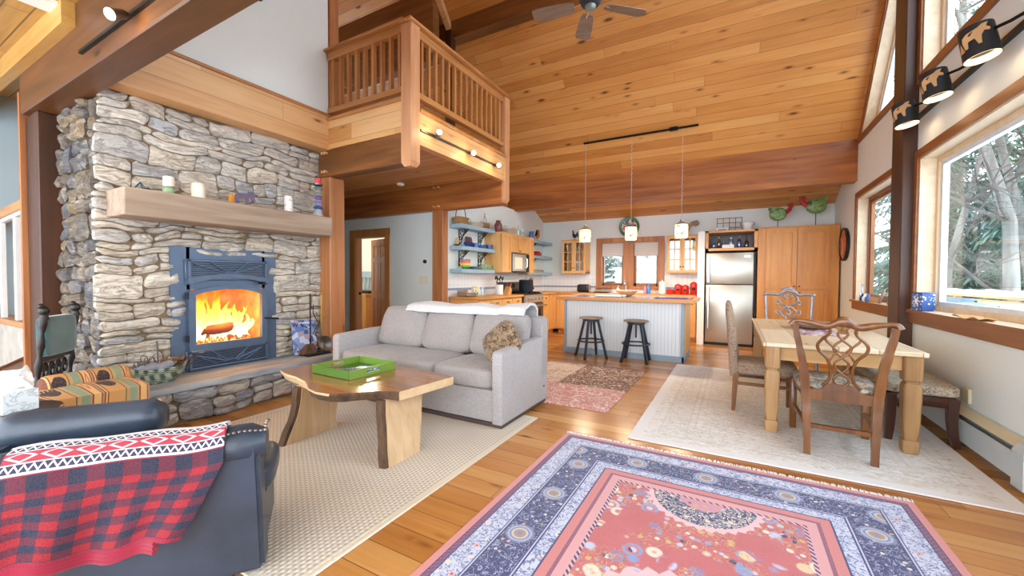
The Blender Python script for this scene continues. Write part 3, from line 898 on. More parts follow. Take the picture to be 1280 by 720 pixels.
struct('trim_11', bx(-9.0, -3.36, 5.71, 5.90, 2.62, 3.06, b=.01), M['beam_red'])                                      # beam under the back of the loft
struct('trim_12', bx(-5.06, -3.46, 3.59, 3.76, 2.77, 3.13, b=.01), M['beam'])                                         # beam under the front of the loft
struct('trim_13', bx(-5.06, -3.46, 3.585, 3.66, 3.13, 3.50), M['trim_x'])
m = MB(); m.box(-3.42, -3.315, 3.69, 5.72, 2.99, 3.37); struct('trim_14', m, M['trim_y'])
m = MB(); m.box(-4.83, -3.44, 3.55, 3.68, 3.50, 3.535, b=.006); m.box(-3.44, -3.28, 3.68, 5.73, 3.37, 3.41, b=.006); struct('trim_15', m, M['rail_x'])
m = MB(); m.box(-5.05, -4.83, 1.40, 3.60, 3.12, 3.56); struct('trim_16', m, M['trim_y'])
m = MB(); m.box(-5.05, -4.81, 1.40, 3.60, 3.56, 3.585, b=.004); m.box(-5.05, -4.825, 1.40, 3.60, 3.585, 3.60); struct('trim_17', m, M['rail_y'])
struct('trim_18', bx(-8.9, -4.77, 1.11, 1.19, 3.44, 3.63), wood('yellow_pine_board', '#B07C38', '#D9AE62', 'x', .45, .5, .7))
m = MB().prism([(-5.02, 5.95, zroof(5.95) - .02), (-5.02, 6.36, zroof(6.36) - .02), (-5.02, 6.36, zroof(6.36) - .16), (-5.02, 5.5, zroof(5.5) - .16), (-5.02, 5.5, zroof(5.5) - .02)], (.11, 0, 0)); struct('trim_19', m, M['trim_y'])
struct('trim_20', bx(-5.0, -4.86, 6.3, 6.44, 3.46, 6.2), M['post_dark'])
# wooden pegs in the post joints are part of the joints
for i, (y, z, x) in enumerate(((3.60, 2.83, -4.93), (3.60, 2.83, -4.87), (5.71, 2.68, -4.76), (5.71, 2.68, -4.66), (3.60, 3.08, -4.93), (3.60, 3.08, -4.87), (5.71, 3.02, -4.76), (5.71, 3.02, -4.66))):
    m = MB().cyl((x, y + .02, z), (x, y - .05, z), .018, n=10)
    single('wooden_peg', m, M['trim_x'], ('round wooden peg in the joint under the loft beside the fireplace' if y < 5 else 'round wooden peg in the beam joint above the kitchen post'), 'peg', 'timber joint pegs by the ' + ('fireplace' if y < 5 else 'kitchen post'))

# loft railing: one front run, one side run, two newels
rt = thing('loft_railing', 'wooden loft balcony railing with square balusters and two hanging newel posts', 'railing', (-3.375, 3.615, 2.72))
def rp(name, mb, mat): return mesh_obj(name, mb, mat, rt, world=True)
def newel(x0, x1, y0, y1, z0, z1):
    m = MB(); m.box(x0, x1, y0, y1, z0 + .05, z1, b=.008)
    c = .03
    m.skin([m.ring([(x0 + c, y0 + c, z0), (x1 - c, y0 + c, z0), (x1 - c, y1 - c, z0), (x0 + c, y1 - c, z0)]), m.ring([(x0, y0, z0 + .052), (x1, y0, z0 + .052), (x1, y1, z0 + .052), (x0, y1, z0 + .052)])])
    return m
rp('newel', newel(-3.46, -3.30, 3.53, 3.69, 2.71, 4.36), M['post_lt'])
rp('newel', newel(-3.44, -3.30, 5.72, 5.86, 2.64, 4.36), M['post_lt'])
m = MB(); m.box(-4.84, -3.43, 3.52, 3.70, 4.40, 4.44, b=.008); m.box(-4.83, -3.46, 3.57, 3.65, 4.30, 4.40, b=.005); rp('top_rail', m, M['rail_x'])
m = MB(); m.box(-3.47, -3.28, 3.50, 5.90, 4.36, 4.40, b=.008); m.box(-3.42, -3.34, 3.69, 5.72, 4.26, 4.36, b=.005); rp('top_rail', m, M['rail_y'])
m = MB(); m.box(-4.83, -3.46, 3.57, 3.65, 3.60, 3.67, b=.005); rp('bottom_rail', m, M['rail_x'])
m = MB(); m.box(-3.42, -3.33, 3.69, 5.72, 3.55, 3.62, b=.005); rp('bottom_rail', m, M['rail_y'])
for i in range(9):
    x = -4.74 + i * (1.20 / 8); rp('baluster', bx(x - .02, x + .02, 3.585, 3.635, 3.66, 4.31), M['rail_z'])
for i in range(15):
    y = 3.79 + i * (1.84 / 14); rp('baluster', bx(-3.40, -3.355, y - .018, y + .018, 3.61, 4.27), M['rail_z'])

# window wall joinery
def frame_yz(P, w, x0, x1, inner=True):
    """frame of width w inside (or outside) polygon P in the window wall plane"""
    m = MB(); n = len(P)
    cx = sum(p[0] for p in P) / n; cz = sum(p[1] for p in P) / n
    ar = sum(P[i][0] * P[(i + 1) % n][1] - P[(i + 1) % n][0] * P[i][1] for i in range(n))
    sgn = (1 if ar > 0 else -1) * (1 if inner else -1)
    def off(i):
        a = Vector(P[i - 1]); b = Vector(P[i]); c = Vector(P[(i + 1) % n])
        d1 = (b - a).normalized(); d2 = (c - b).normalized()
        n1 = Vector((-d1.y, d1.x)) * sgn; n2 = Vector((-d2.y, d2.x)) * sgn
        bis = (n1 + n2); bis.normalize()
        return b + bis * (w / max(.3, bis.dot(n1)))
    Q = [off(i) for i in range(n)]
    for i in range(n):
        j = (i + 1) % n
        m.prism([(x0, P[i][0], P[i][1]), (x0, P[j][0], P[j][1]), (x0, Q[j].x, Q[j].y), (x0, Q[i].x, Q[i].y)], (x1 - x0, 0, 0))
    return m, [(q.x, q.y) for q in Q]
def rect(w): return [(w[0], w[2]), (w[1], w[2]), (w[1], w[3]), (w[0], w[3])]
def win(name, P, sill=None, mull=None, label=None):
    o = bpy.data.objects.new(name, None); COL.objects.link(o); o['kind'] = 'structure'
    m, _ = frame_yz(P, .085, XR - .03, XR + .0, inner=False); mesh_obj('casing', m, M['casing'], o)
    m, _ = frame_yz(P, .022, XR - .01, XR + .2); mesh_obj('jamb', m, M['jamb_y'], o)
    P1 = frame_yz(P, .022, 0, 1)[1]
    m, P2 = frame_yz(P1, .05, XR + .12, XR + .2); mesh_obj('stop', m, M['casing_z'] if mull else M['jamb'], o)
    m, P3 = frame_yz(P2, .045, XR + .14, XR + .19); mesh_obj('sash', m, M['casing_z'] if mull else M['sash'], o)
    if mull:
        mesh_obj('mullion', bx(XR + .11, XR + .2, mull - .05, mull + .05, P[0][1] + .02, P[2][1] - .02), M['casing_z'], o)
    m = MB(); ys = [p[0] for p in P3]; zs = [p[1] for p in P3]
    m.prism([(XR + .160, y, z) for y, z in P3], (.006, 0, 0)); mesh_obj('pane', m, M['glass'], o, smooth=0)
    if sill:
        y0, y1, z = sill
        mesh_obj('sill', bx(XR - .06, XR + .14, y0, y1, z - .03, z, b=.006), M['jamb_y'], o)
        m = MB(); m.box(XR - .035, XR, y0 + .02, y1 - .02, z - .15, z - .03); m.box(XR - .065, XR - .058, y0, y1, z - .033, z - .001)
        mesh_obj('apron', m, M['casing'], o)
    return o
win('window_1', rect(WA), (-0.75, 6.12, WA[2] + .02), None)
win('window_2', rect(WB), (6.42, 8.62, WB[2] + .02), 7.02)
win('window_3', T1)
win('window_4', T2)
# kitchen window: two sashes round a wide centre post, pleated blinds
o = bpy.data.objects.new('window_5', None); COL.objects.link(o); o['kind'] = 'structure'
m = MB(); m.box(-3.17, -3.03, 10.26, 10.30, 1.12, 2.44); m.box(-1.63, -1.49, 10.26, 10.30, 1.12, 2.44); m.box(-3.03, -1.63, 10.26, 10.30, 2.31, 2.44); m.box(-3.03, -1.63, 10.24, 10.30, 1.14, 1.22)
mesh_obj('casing', m, M['post'], o)
mesh_obj('centre_post', bx(-2.47, -2.21, 10.25, 10.42, 1.22, 2.31), M['post'], o)
for x0, x1 in ((-3.03, -2.47), (-2.21, -1.63)):
    m = MB(); m.box(x0, x0 + .05, 10.34, 10.42, 1.22, 2.31); m.box(x1 - .05, x1, 10.34, 10.42, 1.22, 2.31); m.box(x0, x1, 10.34, 10.42, 1.22, 1.29); m.box(x0, x1, 10.34, 10.42, 2.25, 2.31)
    mesh_obj('sash', m, M['casing_z'], o)
    mesh_obj('pane', bx(x0 + .05, x1 - .05, 10.38, 10.386, 1.29, 2.25), M['glass'], o, smooth=0)
for x0, x1, s in ((-3.02, -2.48, 'left'), (-2.20, -1.64, 'right')):
    m = MB()
    m.box(x0, x1, 10.29, 10.335, 2.25, 2.30); m.box(x0, x1, 10.30, 10.325, 2.0, 2.25); m.box(x0, x1, 10.29, 10.335, 1.975, 2.0)
    m.box((x0 + x1) / 2 - .01, (x0 + x1) / 2 + .01, 10.28, 10.29, 1.90, 1.98)
    single('pleated_blind', m, M['blind'], 'off-white pleated blind half lowered over the %s pane of the kitchen window' % s, 'blind', 'kitchen window blinds')
# bedroom door: casing, jambs, open panelled leaf
o = bpy.data.objects.new('door_1', None); COL.objects.link(o); o['kind'] = 'structure'
m = MB(); m.box(-7.18, DR[0], 5.825, 5.85, 0, 2.39); m.box(DR[1], -6.03, 5.825, 5.85, 0, 2.39); m.box(-7.18, -6.03, 5.823, 5.85, DR[2], 2.39)
mesh_obj('casing', m, M['door_trim'], o)
m = MB(); m.box(DR[0], DR[0] + .03, 5.85, 5.98, 0, DR[2]); m.box(DR[1] - .03, DR[1], 5.85, 5.98, 0, DR[2]); m.box(DR[0], DR[1], 5.85, 5.98, DR[2] - .03, DR[2])
mesh_obj('jamb', m, M['post_lt'], o)
m = MB()
def panel_leaf(m, W, Hh, th, cols, rows):
    m.box(0, W, 0, th, 0, Hh)
    return m
lf = MB(); W_, H_, t_ = .83, 2.2, .04
lf.box(0, .12, 0, t_, 0, H_); lf.box(W_ - .12, W_, 0, t_, 0, H_); lf.box(W_ / 2 - .05, W_ / 2 + .05, 0, t_, 0, H_)
for z0, z1 in ((0, .22), (.95, 1.08), (1.72, 1.82), (2.08, H_)): lf.box(.12, W_ - .12, 0, t_, z0, z1)
for z0, z1 in ((.22, .95), (1.08, 1.72), (1.82, 2.08)):
    for x0, x1 in ((.12, W_ / 2 - .05), (W_ / 2 + .05, W_ - .12)):
        lf.box(x0, x1, .012, t_ - .012, z0, z1); lf.box(x0 + .03, x1 - .03, .004, t_ - .004, z0 + .03, z1 - .03, b=.006)
lf.xf(T(-6.19, 6.0, .01) @ RZ(math.radians(161)))
leaf = mesh_obj('door_leaf', lf, M['door'], o)
m = MB().sphere((-6.975, 5.915, 1.06), .028); m.cyl((-7.0, 5.915, 1.06), (-6.975, 5.915, 1.06), .02); mesh_obj('strike', m, M['black'], o)
# baseboards
struct('baseboard_left', bx(-6.03, -4.85, 5.835, 5.85, 0, .11), M['door_trim'])
# ------------------------------------------------------------------ fireplace
from mathutils import noise as mn
def stone_field(fn, U, V, rows, wr, depth, seed, holes=(), warp=.05, sharp=1.0):
    """irregular ledge stones over the rectangle U x V; fn(u,v,h) gives the 3-D point"""
    R = random.Random(seed); mb = MB(); v = V[0]
    def wp(u, w):
        p = Vector((u * 2.2 + seed, w * 2.2, seed * 1.7)); q = Vector((u * 7 + seed, w * 7, 3.1))
        return u + warp * mn.noise(p) + warp * .3 * mn.noise(q), w + warp * 1.1 * mn.noise(p + Vector((9, 4, 2))) + warp * .35 * mn.noise(q + Vector((5, 1, 8)))
    def stone(u0, u1, v0, v1):
        cu, cv = (u0 + u1) / 2, (v0 + v1) / 2
        for hu0, hu1, hv0, hv1 in holes:
            if hu0 < cu < hu1 and hv0 < cv < hv1: return
        g = .003 + R.random() * .005; W = u1 - u0; Hh = v1 - v0
        if W < .04 or Hh < .025: return
        nu = max(4, min(12, int(W / .035))); nv = max(3, min(7, int(Hh / .03)))
        dp = depth * (.55 + .8 * R.random()); tl = (R.random() - .5) * .35; tu = (R.random() - .5) * .3
        c1 = [R.random() * .045 for _ in range(4)]
        rows_ = []
        for i in range(-1, nu + 2):
            col = []
            for j in range(-1, nv + 2):
                a = min(max(i / nu, 0), 1); b = min(max(j / nv, 0), 1); edge = i < 0 or j < 0 or i > nu or j > nv
                du = min(a, 1 - a) * W; dv = min(b, 1 - b) * Hh
                # cut corners a little
                k = (0 if a < .5 else 1) + (0 if b < .5 else 2)
                cc = max(0, c1[k] - du - dv) * .45
                uu = u0 + g + a * (W - 2 * g) + cc * (1 if a < .5 else -1); vv = v0 + g + b * (Hh - 2 * g) + cc * (1 if b < .5 else -1)
                uw, vw = wp(uu, vv)
                uw = min(max(uw, U[0]), U[1]); vw = min(max(vw, V[0]), V[1])
                e = min(du, dv) / .016
                prof = .72 + .28 * min(1, e) ** .6
                p3 = Vector((uw * 5, vw * 13, seed)); p4 = Vector((uw * 16, vw * 34, seed + 4))
                h = prof * dp * (1 + tl * (b - .5) + tu * (a - .5)) + prof * (mn.noise(p3) * .016 + mn.noise(p4) * .008) * sharp
                col.append(mb.bm.verts.new(fn(uw, vw, -.03 if edge else max(h, .004))))
            rows_.append(col)
        for i in range(nu + 2):
            for j in range(nv + 2):
                mb.bm.faces.new((rows_[i][j], rows_[i + 1][j], rows_[i + 1][j + 1], rows_[i][j + 1]))
    while v < V[1] - .02:
        h = R.choice(rows); v1 = v + h
        if V[1] - v1 < .05: v1 = V[1]
        u = U[0]; brk = [u]
        while u < U[1] - .02:
            w = R.uniform(*wr) * (1.25 if h < .12 else .85); u1 = u + w
            if U[1] - u1 < .09: u1 = U[1]
            # stones stop at the hole's sides
            for hu0, hu1, hv0, hv1 in holes:
                if hv0 < (v + v1) / 2 < hv1:
                    if u < hu0 - .02 and u1 > hu0: u1 = hu0 + R.uniform(-.045, .03)
                    elif hu0 - .06 <= u < hu1 - .02: u = hu1 + R.uniform(-.03, .045); u1 = u + w
            if u1 > U[1]: u1 = U[1]
            if h > .15 and R.random() < .5:
                s_ = v + (v1 - v) * R.uniform(.35, .65); stone(u, u1, v, s_)
                if R.random() < .5 and u1 - u > .3:
                    x = u + (u1 - u) * R.uniform(.4, .6); stone(u, x, s_, v1); stone(x, u1, s_, v1)
                else: stone(u, u1, s_, v1)
            else: stone(u, u1, v, v1)
            u = u1
        v = v1
    return mb
INS = (1.985, 2.915, .30, 1.64)
fp = thing('stone_fireplace', 'floor to beam fieldstone fireplace with raised slab hearth along the left wall', 'fireplace', (-4.8, 2.5, 0))
mesh_obj('stone_face', stone_field(lambda u, v, h: (-5.095 + h, u, v), (1.355, 3.66), (.375, 3.13), (.06, .09, .12, .17, .25), (.2, .58), .05, 14, [INS], warp=.06), M['stone'], fp, smooth=50, world=True)
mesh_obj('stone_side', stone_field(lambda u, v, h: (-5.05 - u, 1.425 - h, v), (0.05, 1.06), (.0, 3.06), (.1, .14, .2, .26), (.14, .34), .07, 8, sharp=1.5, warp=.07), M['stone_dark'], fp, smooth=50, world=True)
mesh_obj('hearth_stones', stone_field(lambda u, v, h: (-4.575 + h, u, v), (1.5, 3.64), (.0, .335), (.12, .16, .2), (.22, .5), .055, 5, sharp=1.4), M['stone_hearth'], fp, smooth=50, world=True)
mesh_obj('hearth_stones', stone_field(lambda u, v, h: (-4.55 - u, 1.535 - h, v), (0.0, .55), (.0, .335), (.12, .16, .2), (.18, .35), .05, 6), M['stone_hearth'], fp, smooth=50, world=True)
mesh_obj('hearth_core', bx(-5.095, -4.58, 1.54, 3.64, 0, .34), M['mortar'], fp, world=True)
m = MB()
def hs(u, v):
    e = .02 * mn.noise(Vector((u * 9, 3, 1))) + .012 * mn.noise(Vector((u * 31, 7, 1)))
    x = -5.10 + v * .62 + (e if v > .95 else 0); y = 1.465 + u * 2.17 + (.02 * mn.noise(Vector((v * 9, 1, 5))) if u < .01 else 0)
    return (x, y, .385 + .004 * mn.noise(Vector((u * 12, v * 4, 2))))
m.sheet(lambda u, v: hs(u, v), 60, 12, -.055) if False else m.sheet(lambda u, v: hs(v, u), 12, 60, .055)
mesh_obj('hearth_slab', m, M['stone_slab'], fp, smooth=40, world=True)
ch = [o for o in COL.objects if o.name == 'wall_chimney'][0]
carve(ch, [bx(-5.62, -5.0, 2.07, 2.83, .62, 1.38)])
ch.parent = fp; ch.location = -fp.location; ch.name = 'chimney_core'; ch.data.name = 'chimney_core'
del ch['kind']
# mantel
m = MB().box(-5.06, -4.65, 1.435, 3.50, 1.94, 2.186, b=.008)
single('mantel', m, M['mantel'], 'thick weathered square timber mantel above the fireplace opening', 'mantel')
# ---- stove insert
si = thing('fireplace_insert', 'blue-grey cast iron wood stove insert with arched glass door in the stone wall', 'stove', (-5.04, 2.45, .39))
def sp(name, mb, mat, par=None, smooth=40): return mesh_obj(name, mb, mat, par or si, smooth=smooth, world=True)
Y0, Y1 = 2.04, 2.845
def arch(y0, y1, z0, z1, rise, n=14):
    P = [(y0, z0), (y1, z0)]
    for i in range(n + 1):
        a = i / n; P.append((y1 + (y0 - y1) * a, z1 + rise * (1 - (2 * a - 1) ** 2)))
    return P
def ringprism(m, A, Bq, x0, x1):
    n = len(A)
    for i in range(n):
        j = (i + 1) % n
        m.prism([(x0, A[i][0], A[i][1]), (x0, A[j][0], A[j][1]), (x0, Bq[j][0], Bq[j][1]), (x0, Bq[i][0], Bq[i][1])], (x1 - x0, 0, 0))
m = MB(); OUT = [(1.90, .385), (2.98, .385), (2.98, 1.71), (1.90, 1.71)]
m.box(-5.07, -5.045, 1.90, Y0 + .03, .385, 1.71); m.box(-5.07, -5.045, Y1 - .03, 2.98, .385, 1.71); m.box(-5.07, -5.045, Y0, Y1, 1.262, 1.71); m.box(-5.07, -5.045, Y0, Y1, .385, .64)
m.box(-5.045, -5.02, Y0 - .02, Y1 + .02, 1.36, 1.585, b=.006); m.box(-5.045, -5.02, Y0 - .02, Y1 + .02, .40, .61, b=.006)
sp('surround', m, M['iron'])
ha = arch(Y0 - .01, Y1 + .01, 1.33, 1.335, .07); m = MB()
ringprism(m, [(y, z + .02) for y, z in ha[2:]] + [(y, z - .03) for y, z in reversed(ha[2:])], [(y, z + .02) for y, z in ha[2:]] + [(y, z - .03) for y, z in reversed(ha[2:])], -5.04, -5.0) if False else None
for i in range(2, len(ha) - 1):
    a, c = ha[i], ha[i + 1]; m.prism([(-5.045, a[0], a[1] - .02), (-5.045, c[0], c[1] - .02), (-5.045, c[0], c[1] + .03), (-5.045, a[0], a[1] + .03)], (.06, 0, 0))
sp('hood', m, M['iron'])
m = MB(); A = arch(Y0, Y1, .60, 1.24, .06); B_ = arch(Y0 + .062, Y1 - .062, .675, 1.20, .06); ringprism(m, A, B_, -5.05, -4.995)
df = sp('door_frame', m, M['iron'], smooth=30)
Bi = arch(Y0 + .055, Y1 - .055, .668, 1.205, .06)
m = MB(); m.prism([(-5.03, y, z) for y, z in Bi], (.005, 0, 0)); sp('glass', m, M['glass_fire'], df, smooth=0)
for i, z in enumerate((.71, 1.16)): sp('hinge', MB().cyl((-5.0, Y0 - .012, z), (-5.0, Y0 - .012, z + .07), .014, n=10), M['black'], df)
m = MB(); m.tube([(-5.0, Y1 - .03, .90), (-4.96, Y1 + .0, .90), (-4.94, Y1 + .06, .895), (-4.935, Y1 + .10, .885)], [.01, .009, .011, .012], 8); sp('door_handle', m, M['black'], df)
m = MB(); m.cyl((-5.02, 2.76, 1.325), (-4.96, 2.78, 1.325), .011, n=10); m.cyl((-4.965, 2.775, 1.325), (-4.94, 2.785, 1.325), .018, n=12); sp('damper_knob', m, M['black'])
def grille(z0, z1, flip):
    m = MB()
    for i in range(9):
        z = z0 + .025 + i * (z1 - z0 - .05) / 8; m.box(-5.03, -5.012, Y0 + .03, Y1 - .03, z - .004, z + .004)
    sp('louvre', m, M['iron_dark'])
    m = MB(); yc = (Y0 + Y1) / 2; zb = z0 + .03
    m.box(-5.02, -4.995, Y0, Y1, z1 - .022, z1, b=.003); m.box(-5.02, -4.995, Y0, Y0 + .022, z0, z1); m.box(-5.02, -4.995, Y1 - .022, Y1, z0, z1)
    pr = [(Y0 + (Y1 - Y0) * i / 12, z0 + .012 + (.045 * (1 - (i / 6 - 1) ** 2) if flip else 0)) for i in range(13)]
    m.tube([(-5.005, y, z) for y, z in pr], .011, 6)
    for dy, zt in ((-.34, z1 - .05), (-.20, z1 - .012), (.0, z0 + .04), (.20, z1 - .012), (.34, z1 - .05)):
        if abs(dy) < .01: continue
        m.tube([(-5.003, yc + dy * .16, zb + (.05 if flip else .02)), (-5.003, yc + dy, zt)], .009, 6)
    m.tube([(-5.003, yc - .06, z0 + (.075 if flip else .05)), (-5.003, yc, z0 + (.082 if flip else .06)), (-5.003, yc + .06, z0 + (.075 if flip else .05))], .009, 6)
    if not flip:
        for dy in (-.27, -.13, .13, .27): m.tube([(-5.003, yc + dy * .5, z0 + .03), (-5.003, yc + dy * 1.1, z0 + .12)], .007, 6)
    sp('grille', m, M['iron'])
grille(1.365, 1.58, True); grille(.405, .605, False)
m = MB(); m.box(-5.0, -4.985, Y0 + .01, Y0 + .19, .604, .614); m.box(-4.997, -4.988, Y0 + .08, Y0 + .13, .582, .594); sp('vent_slide', m, M['chrome'])
m = MB(); t_ = .02
m.box(-5.60, -5.58, 2.07, 2.83, .63, 1.37); m.box(-5.60, -5.05, 2.07, 2.09, .63, 1.37); m.box(-5.60, -5.05, 2.81, 2.83, .63, 1.37); m.box(-5.60, -5.05, 2.07, 2.83, .625, .645); m.box(-5.60, -5.05, 2.07, 2.83, 1.355, 1.375)
sp('firebox', m, M['firebrick'])
def log(a, c, r, label):
    m = MB(); pts = []; rs = []
    for i in range(9):
        t = i / 8; p = Vector(a).lerp(Vector(c), t); pts.append(p + Vector((0, 0, .012 * mn.noise(p * 9)))); rs.append(r * (1 + .25 * mn.noise(p * 14)) * (.8 if i in (0, 8) else 1))
    m.tube(pts, rs, 10); return single('log', m, M['log'], label, 'log', 'burning logs')
log((-5.33, 2.18, .70), (-5.40, 2.44, .70), .055, 'short charred log at the left of the burning stove')
log((-5.24, 2.22, .79), (-5.22, 2.62, .80), .06, 'largest charred log lying across the top of the fire')
log((-5.17, 2.50, .69), (-5.36, 2.74, .69), .042, 'thin charred log at the right of the burning stove')
m = MB()
for i in range(70):
    y = rnd.uniform(2.12, 2.76); x = rnd.uniform(-5.45, -5.12); m.sphere((x, y, .655 + rnd.random() * .03), rnd.uniform(.015, .032), 6)
o = single('embers', m, M['ember'], 'bed of glowing embers under the burning logs', 'embers', smooth=60); o['kind'] = 'stuff'
m = MB()
for i in range(26):
    y = 2.15 + .56 * rnd.random() ** 1.0; x = rnd.uniform(-5.46, -5.18); h = rnd.uniform(.34, .62) * (1.1 - .75 * max(0, (y - 2.45)) / .35); ph = rnd.random() * 6
    w_ = rnd.uniform(.035, .07)
    pts = [(x + .02 * math.sin(ph + k), y + .03 * math.sin(ph + k * .9) + .01 * k, .01 + h * k / 7) for k in range(8)]
    m.tube(pts, [w_ * (.5 + .5 * min(1, k / 2)) * (1 - (k / 7) ** 2 * .92) for k in range(8)], 8, flat=.5)
single('fire', m, M['flame'], 'orange and yellow flames rising from the logs behind the stove glass', 'fire', loc=(0, 0, .665), smooth=180)

# ---- things on the mantel (top z 2.186)
def lathe(name, prof, mat, loc, label, cat, group=None, n=20, par=None, smooth=50):
    m = MB().lathe(prof, (0, 0, 0), n)
    if par is not None: return mesh_obj(name, m, mat, par, smooth=smooth, loc=None)
    return single(name, m, mat, label, cat, group, smooth, loc=loc)
ZM = 2.186
def candle(prof, mat, loc, label, group='candles on the mantel'):
    t = thing('pillar_candle', label, 'candle', loc, 0, group)
    h = prof[-1][1]
    lathe('wax', prof + [(prof[-1][0] * .75, h - .004), (.004, h - .008)], mat, None, None, None, par=t)
    mesh_obj('wick', MB().cyl((0, 0, h - .01), (.002, 0, h + .015), .002, n=6), M['black'], t)
    return t
candle([(.040, 0), (.044, .003), (.044, .168), (.041, .172)], M['landscape'], (-4.78, 1.80, ZM), 'tall candle with green painted landscape base at left of the mantel')
candle([(.052, 0), (.06, .005), (.058, .06), (.062, .10), (.058, .152), (.05, .16)], M['cream'], (-4.79, 2.05, ZM), 'chunky plain cream candle left of the moose on the mantel')
candle([(.036, 0), (.04, .003), (.04, .12), (.037, .125)], M['orange_wax'], (-4.90, 2.42, ZM), 'orange candle behind the moose cut-out on the mantel')
candle([(.043, 0), (.047, .003), (.047, .19), (.043, .195)], M['birch'], (-4.77, 2.985, ZM), 'white birch bark candle right of the moose on the mantel')
# moose cut-out: thin metal plate
t = thing('moose_figure', 'purple-brown flat metal moose cut-out standing on the mantel', 'figurine', (-4.78, 2.5, ZM))
mo = [(0, .0), (.022, .0), (.022, .05), (.03, .075), (.085, .08), (.092, .05), (.09, 0), (.112, 0), (.114, .06), (.122, .09), (.135, .085), (.165, .05), (.178, .05), (.185, .065), (.175, .09), (.16, .115), (.178, .125), (.205, .12), (.2, .138), (.175, .145), (.165, .158), (.15, .15), (.14, .162), (.127, .15), (.115, .158), (.112, .14), (.09, .138), (.06, .128), (.02, .125), (.0, .11), (-.006, .06)]
mesh_obj('body', MB().prism([(0, y * 1.15 - .11, z * 1.02 + .004) for y, z in mo], (.008, 0, 0)), M['purple_metal'], t, smooth=0)
mesh_obj('stand', MB().box(-.02, .03, -.11, .03, 0, .006), M['purple_metal'], t)
t = thing('wire_figure', 'small dark teal folded wire figure at far left of the mantel', 'figurine', (-4.78, 1.60, ZM))
m = MB(); m.tube([(0, -.06, .005), (0, -.01, .075), (0, .0, .03), (0, .06, .01)], .007, 6); m.tube([(0, -.01, .075), (.0, .03, .02), (0, -.06, .005)], .005, 6); m.sphere((0, .035, .02), .022, 10, (1, 1.5, .7)); mesh_obj('wire', m, M['teal_metal'], t)
t = thing('candlestick', 'tall turned candlestick in stacked blue purple and grey rings at right of mantel', 'candlestick', (-4.775, 3.385, ZM))
def sl(name, prof, mat): return mesh_obj(name, MB().lathe(prof, (0, 0, 0), 24), mat, t, smooth=45)
sl('foot', [(.075, 0), (.075, .012), (.06, .03), (.045, .085), (.03, .10)], plain('grey_glaze', '#AEB0B4', .4))
zz = .10
for col, r_ in (('#3F5E9C', .06), ('#9A98B8', .05), ('#A08CB0', .056), ('#7E6A94', .05), ('#8E94A8', .06), ('#A8A27C', .052), ('#7E8C94', .058)):
    sl('ring', [(.028, zz), (r_ * .8, zz + .008), (r_, zz + .02), (r_ * .8, zz + .034), (.028, zz + .042)], plain('ring_' + col[1:], col, .35)); zz += .042
sl('cup', [(.03, zz), (.058, zz + .02), (.06, zz + .035), (.04, zz + .037)], M['steel_dark'])
sl('red_candle', [(.042, zz + .034), (.042, zz + .10), (.036, zz + .105), (.004, zz + .10)], M['red_wax'])

# ---- on the hearth
ZHh = .387
t = thing('hearth_basket', 'boat shaped green cane basket of scrolled iron and twigs on the hearth', 'basket', (-4.80, 1.70, ZHh))
m = MB()
def bas(k, z, th=.0): return [(.13 * k * math.cos(a), .235 * k * (1 + .0 * math.cos(a)) * math.sin(a), z + .035 * (abs(math.sin(a)) ** 3) * (z / .15)) for a in [2 * PI * i / 28 for i in range(28)]]
m.skin([m.ring(bas(.55, 0)), m.ring(bas(.72, .03)), m.ring(bas(.9, .08)), m.ring(bas(1.0, .145)), m.ring(bas(.93, .145)), m.ring(bas(.8, .08)), m.ring(bas(.6, .02))])
mesh_obj('bowl', m, M['cane_green'], t)
m = MB()
for i in range(26):
    a = .1 + .8 * i / 26; y = -.2 + .4 * rnd.random(); m.tube([(rnd.uniform(-.07, .07), y, .06), (rnd.uniform(-.06, .06), y + .08, .15), (rnd.uniform(-.05, .05), y + rnd.uniform(.02, .17), .20 + .05 * rnd.random())], [.006, .006, .003], 5)
mesh_obj('kindling', m, M['bark'], t)
m = MB()
for c, rr in (((0.0, -.16, .20), .028), ((0, -.11, .245), .03), ((0, -.13, .17), .024)):
    m.tube([(c[0] + .02, c[1] + rr * math.cos(a) * (1 - .05 * k), c[2] + rr * math.sin(a)) for k, a in enumerate([i * .5 for i in range(14)])], .004, 6)
m.tube([(.01, 0, .08), (.01, 0, .26), (.01, -.005, .40)], [.006, .007, .008], 6); m.tube([(.01, -.17, .15), (.02, -.02, .28)], .004, 6); m.tube([(.02, -.2, .12), (.02, -.05, .24)], .004, 6)
mesh_obj('iron_scroll', m, M['steel_dark'], t)
m = MB(); m.pillow((0, -.06, .15), (.14, .22, .09), 3, 5, .3); m.pillow((.02, .04, .15), (.12, .16, .08), 3, 5, .3, RX(.4)); mesh_obj('cloth_bundle', m, M['grey_fabric'], t)
m = MB()
for i in range(18):
    a = i / 18; m.tube([(.0, .02 + .2 * a, .19 + .01 * math.sin(9 * a)), (.03 * math.sin(i), .05 + .19 * a, .21 + .02 * math.cos(i * 2))], [.008, .004], 5)
mesh_obj('pine_trimmings', m, plain('brown_leaf', '#8E5E3A', .8, var=.2), t)

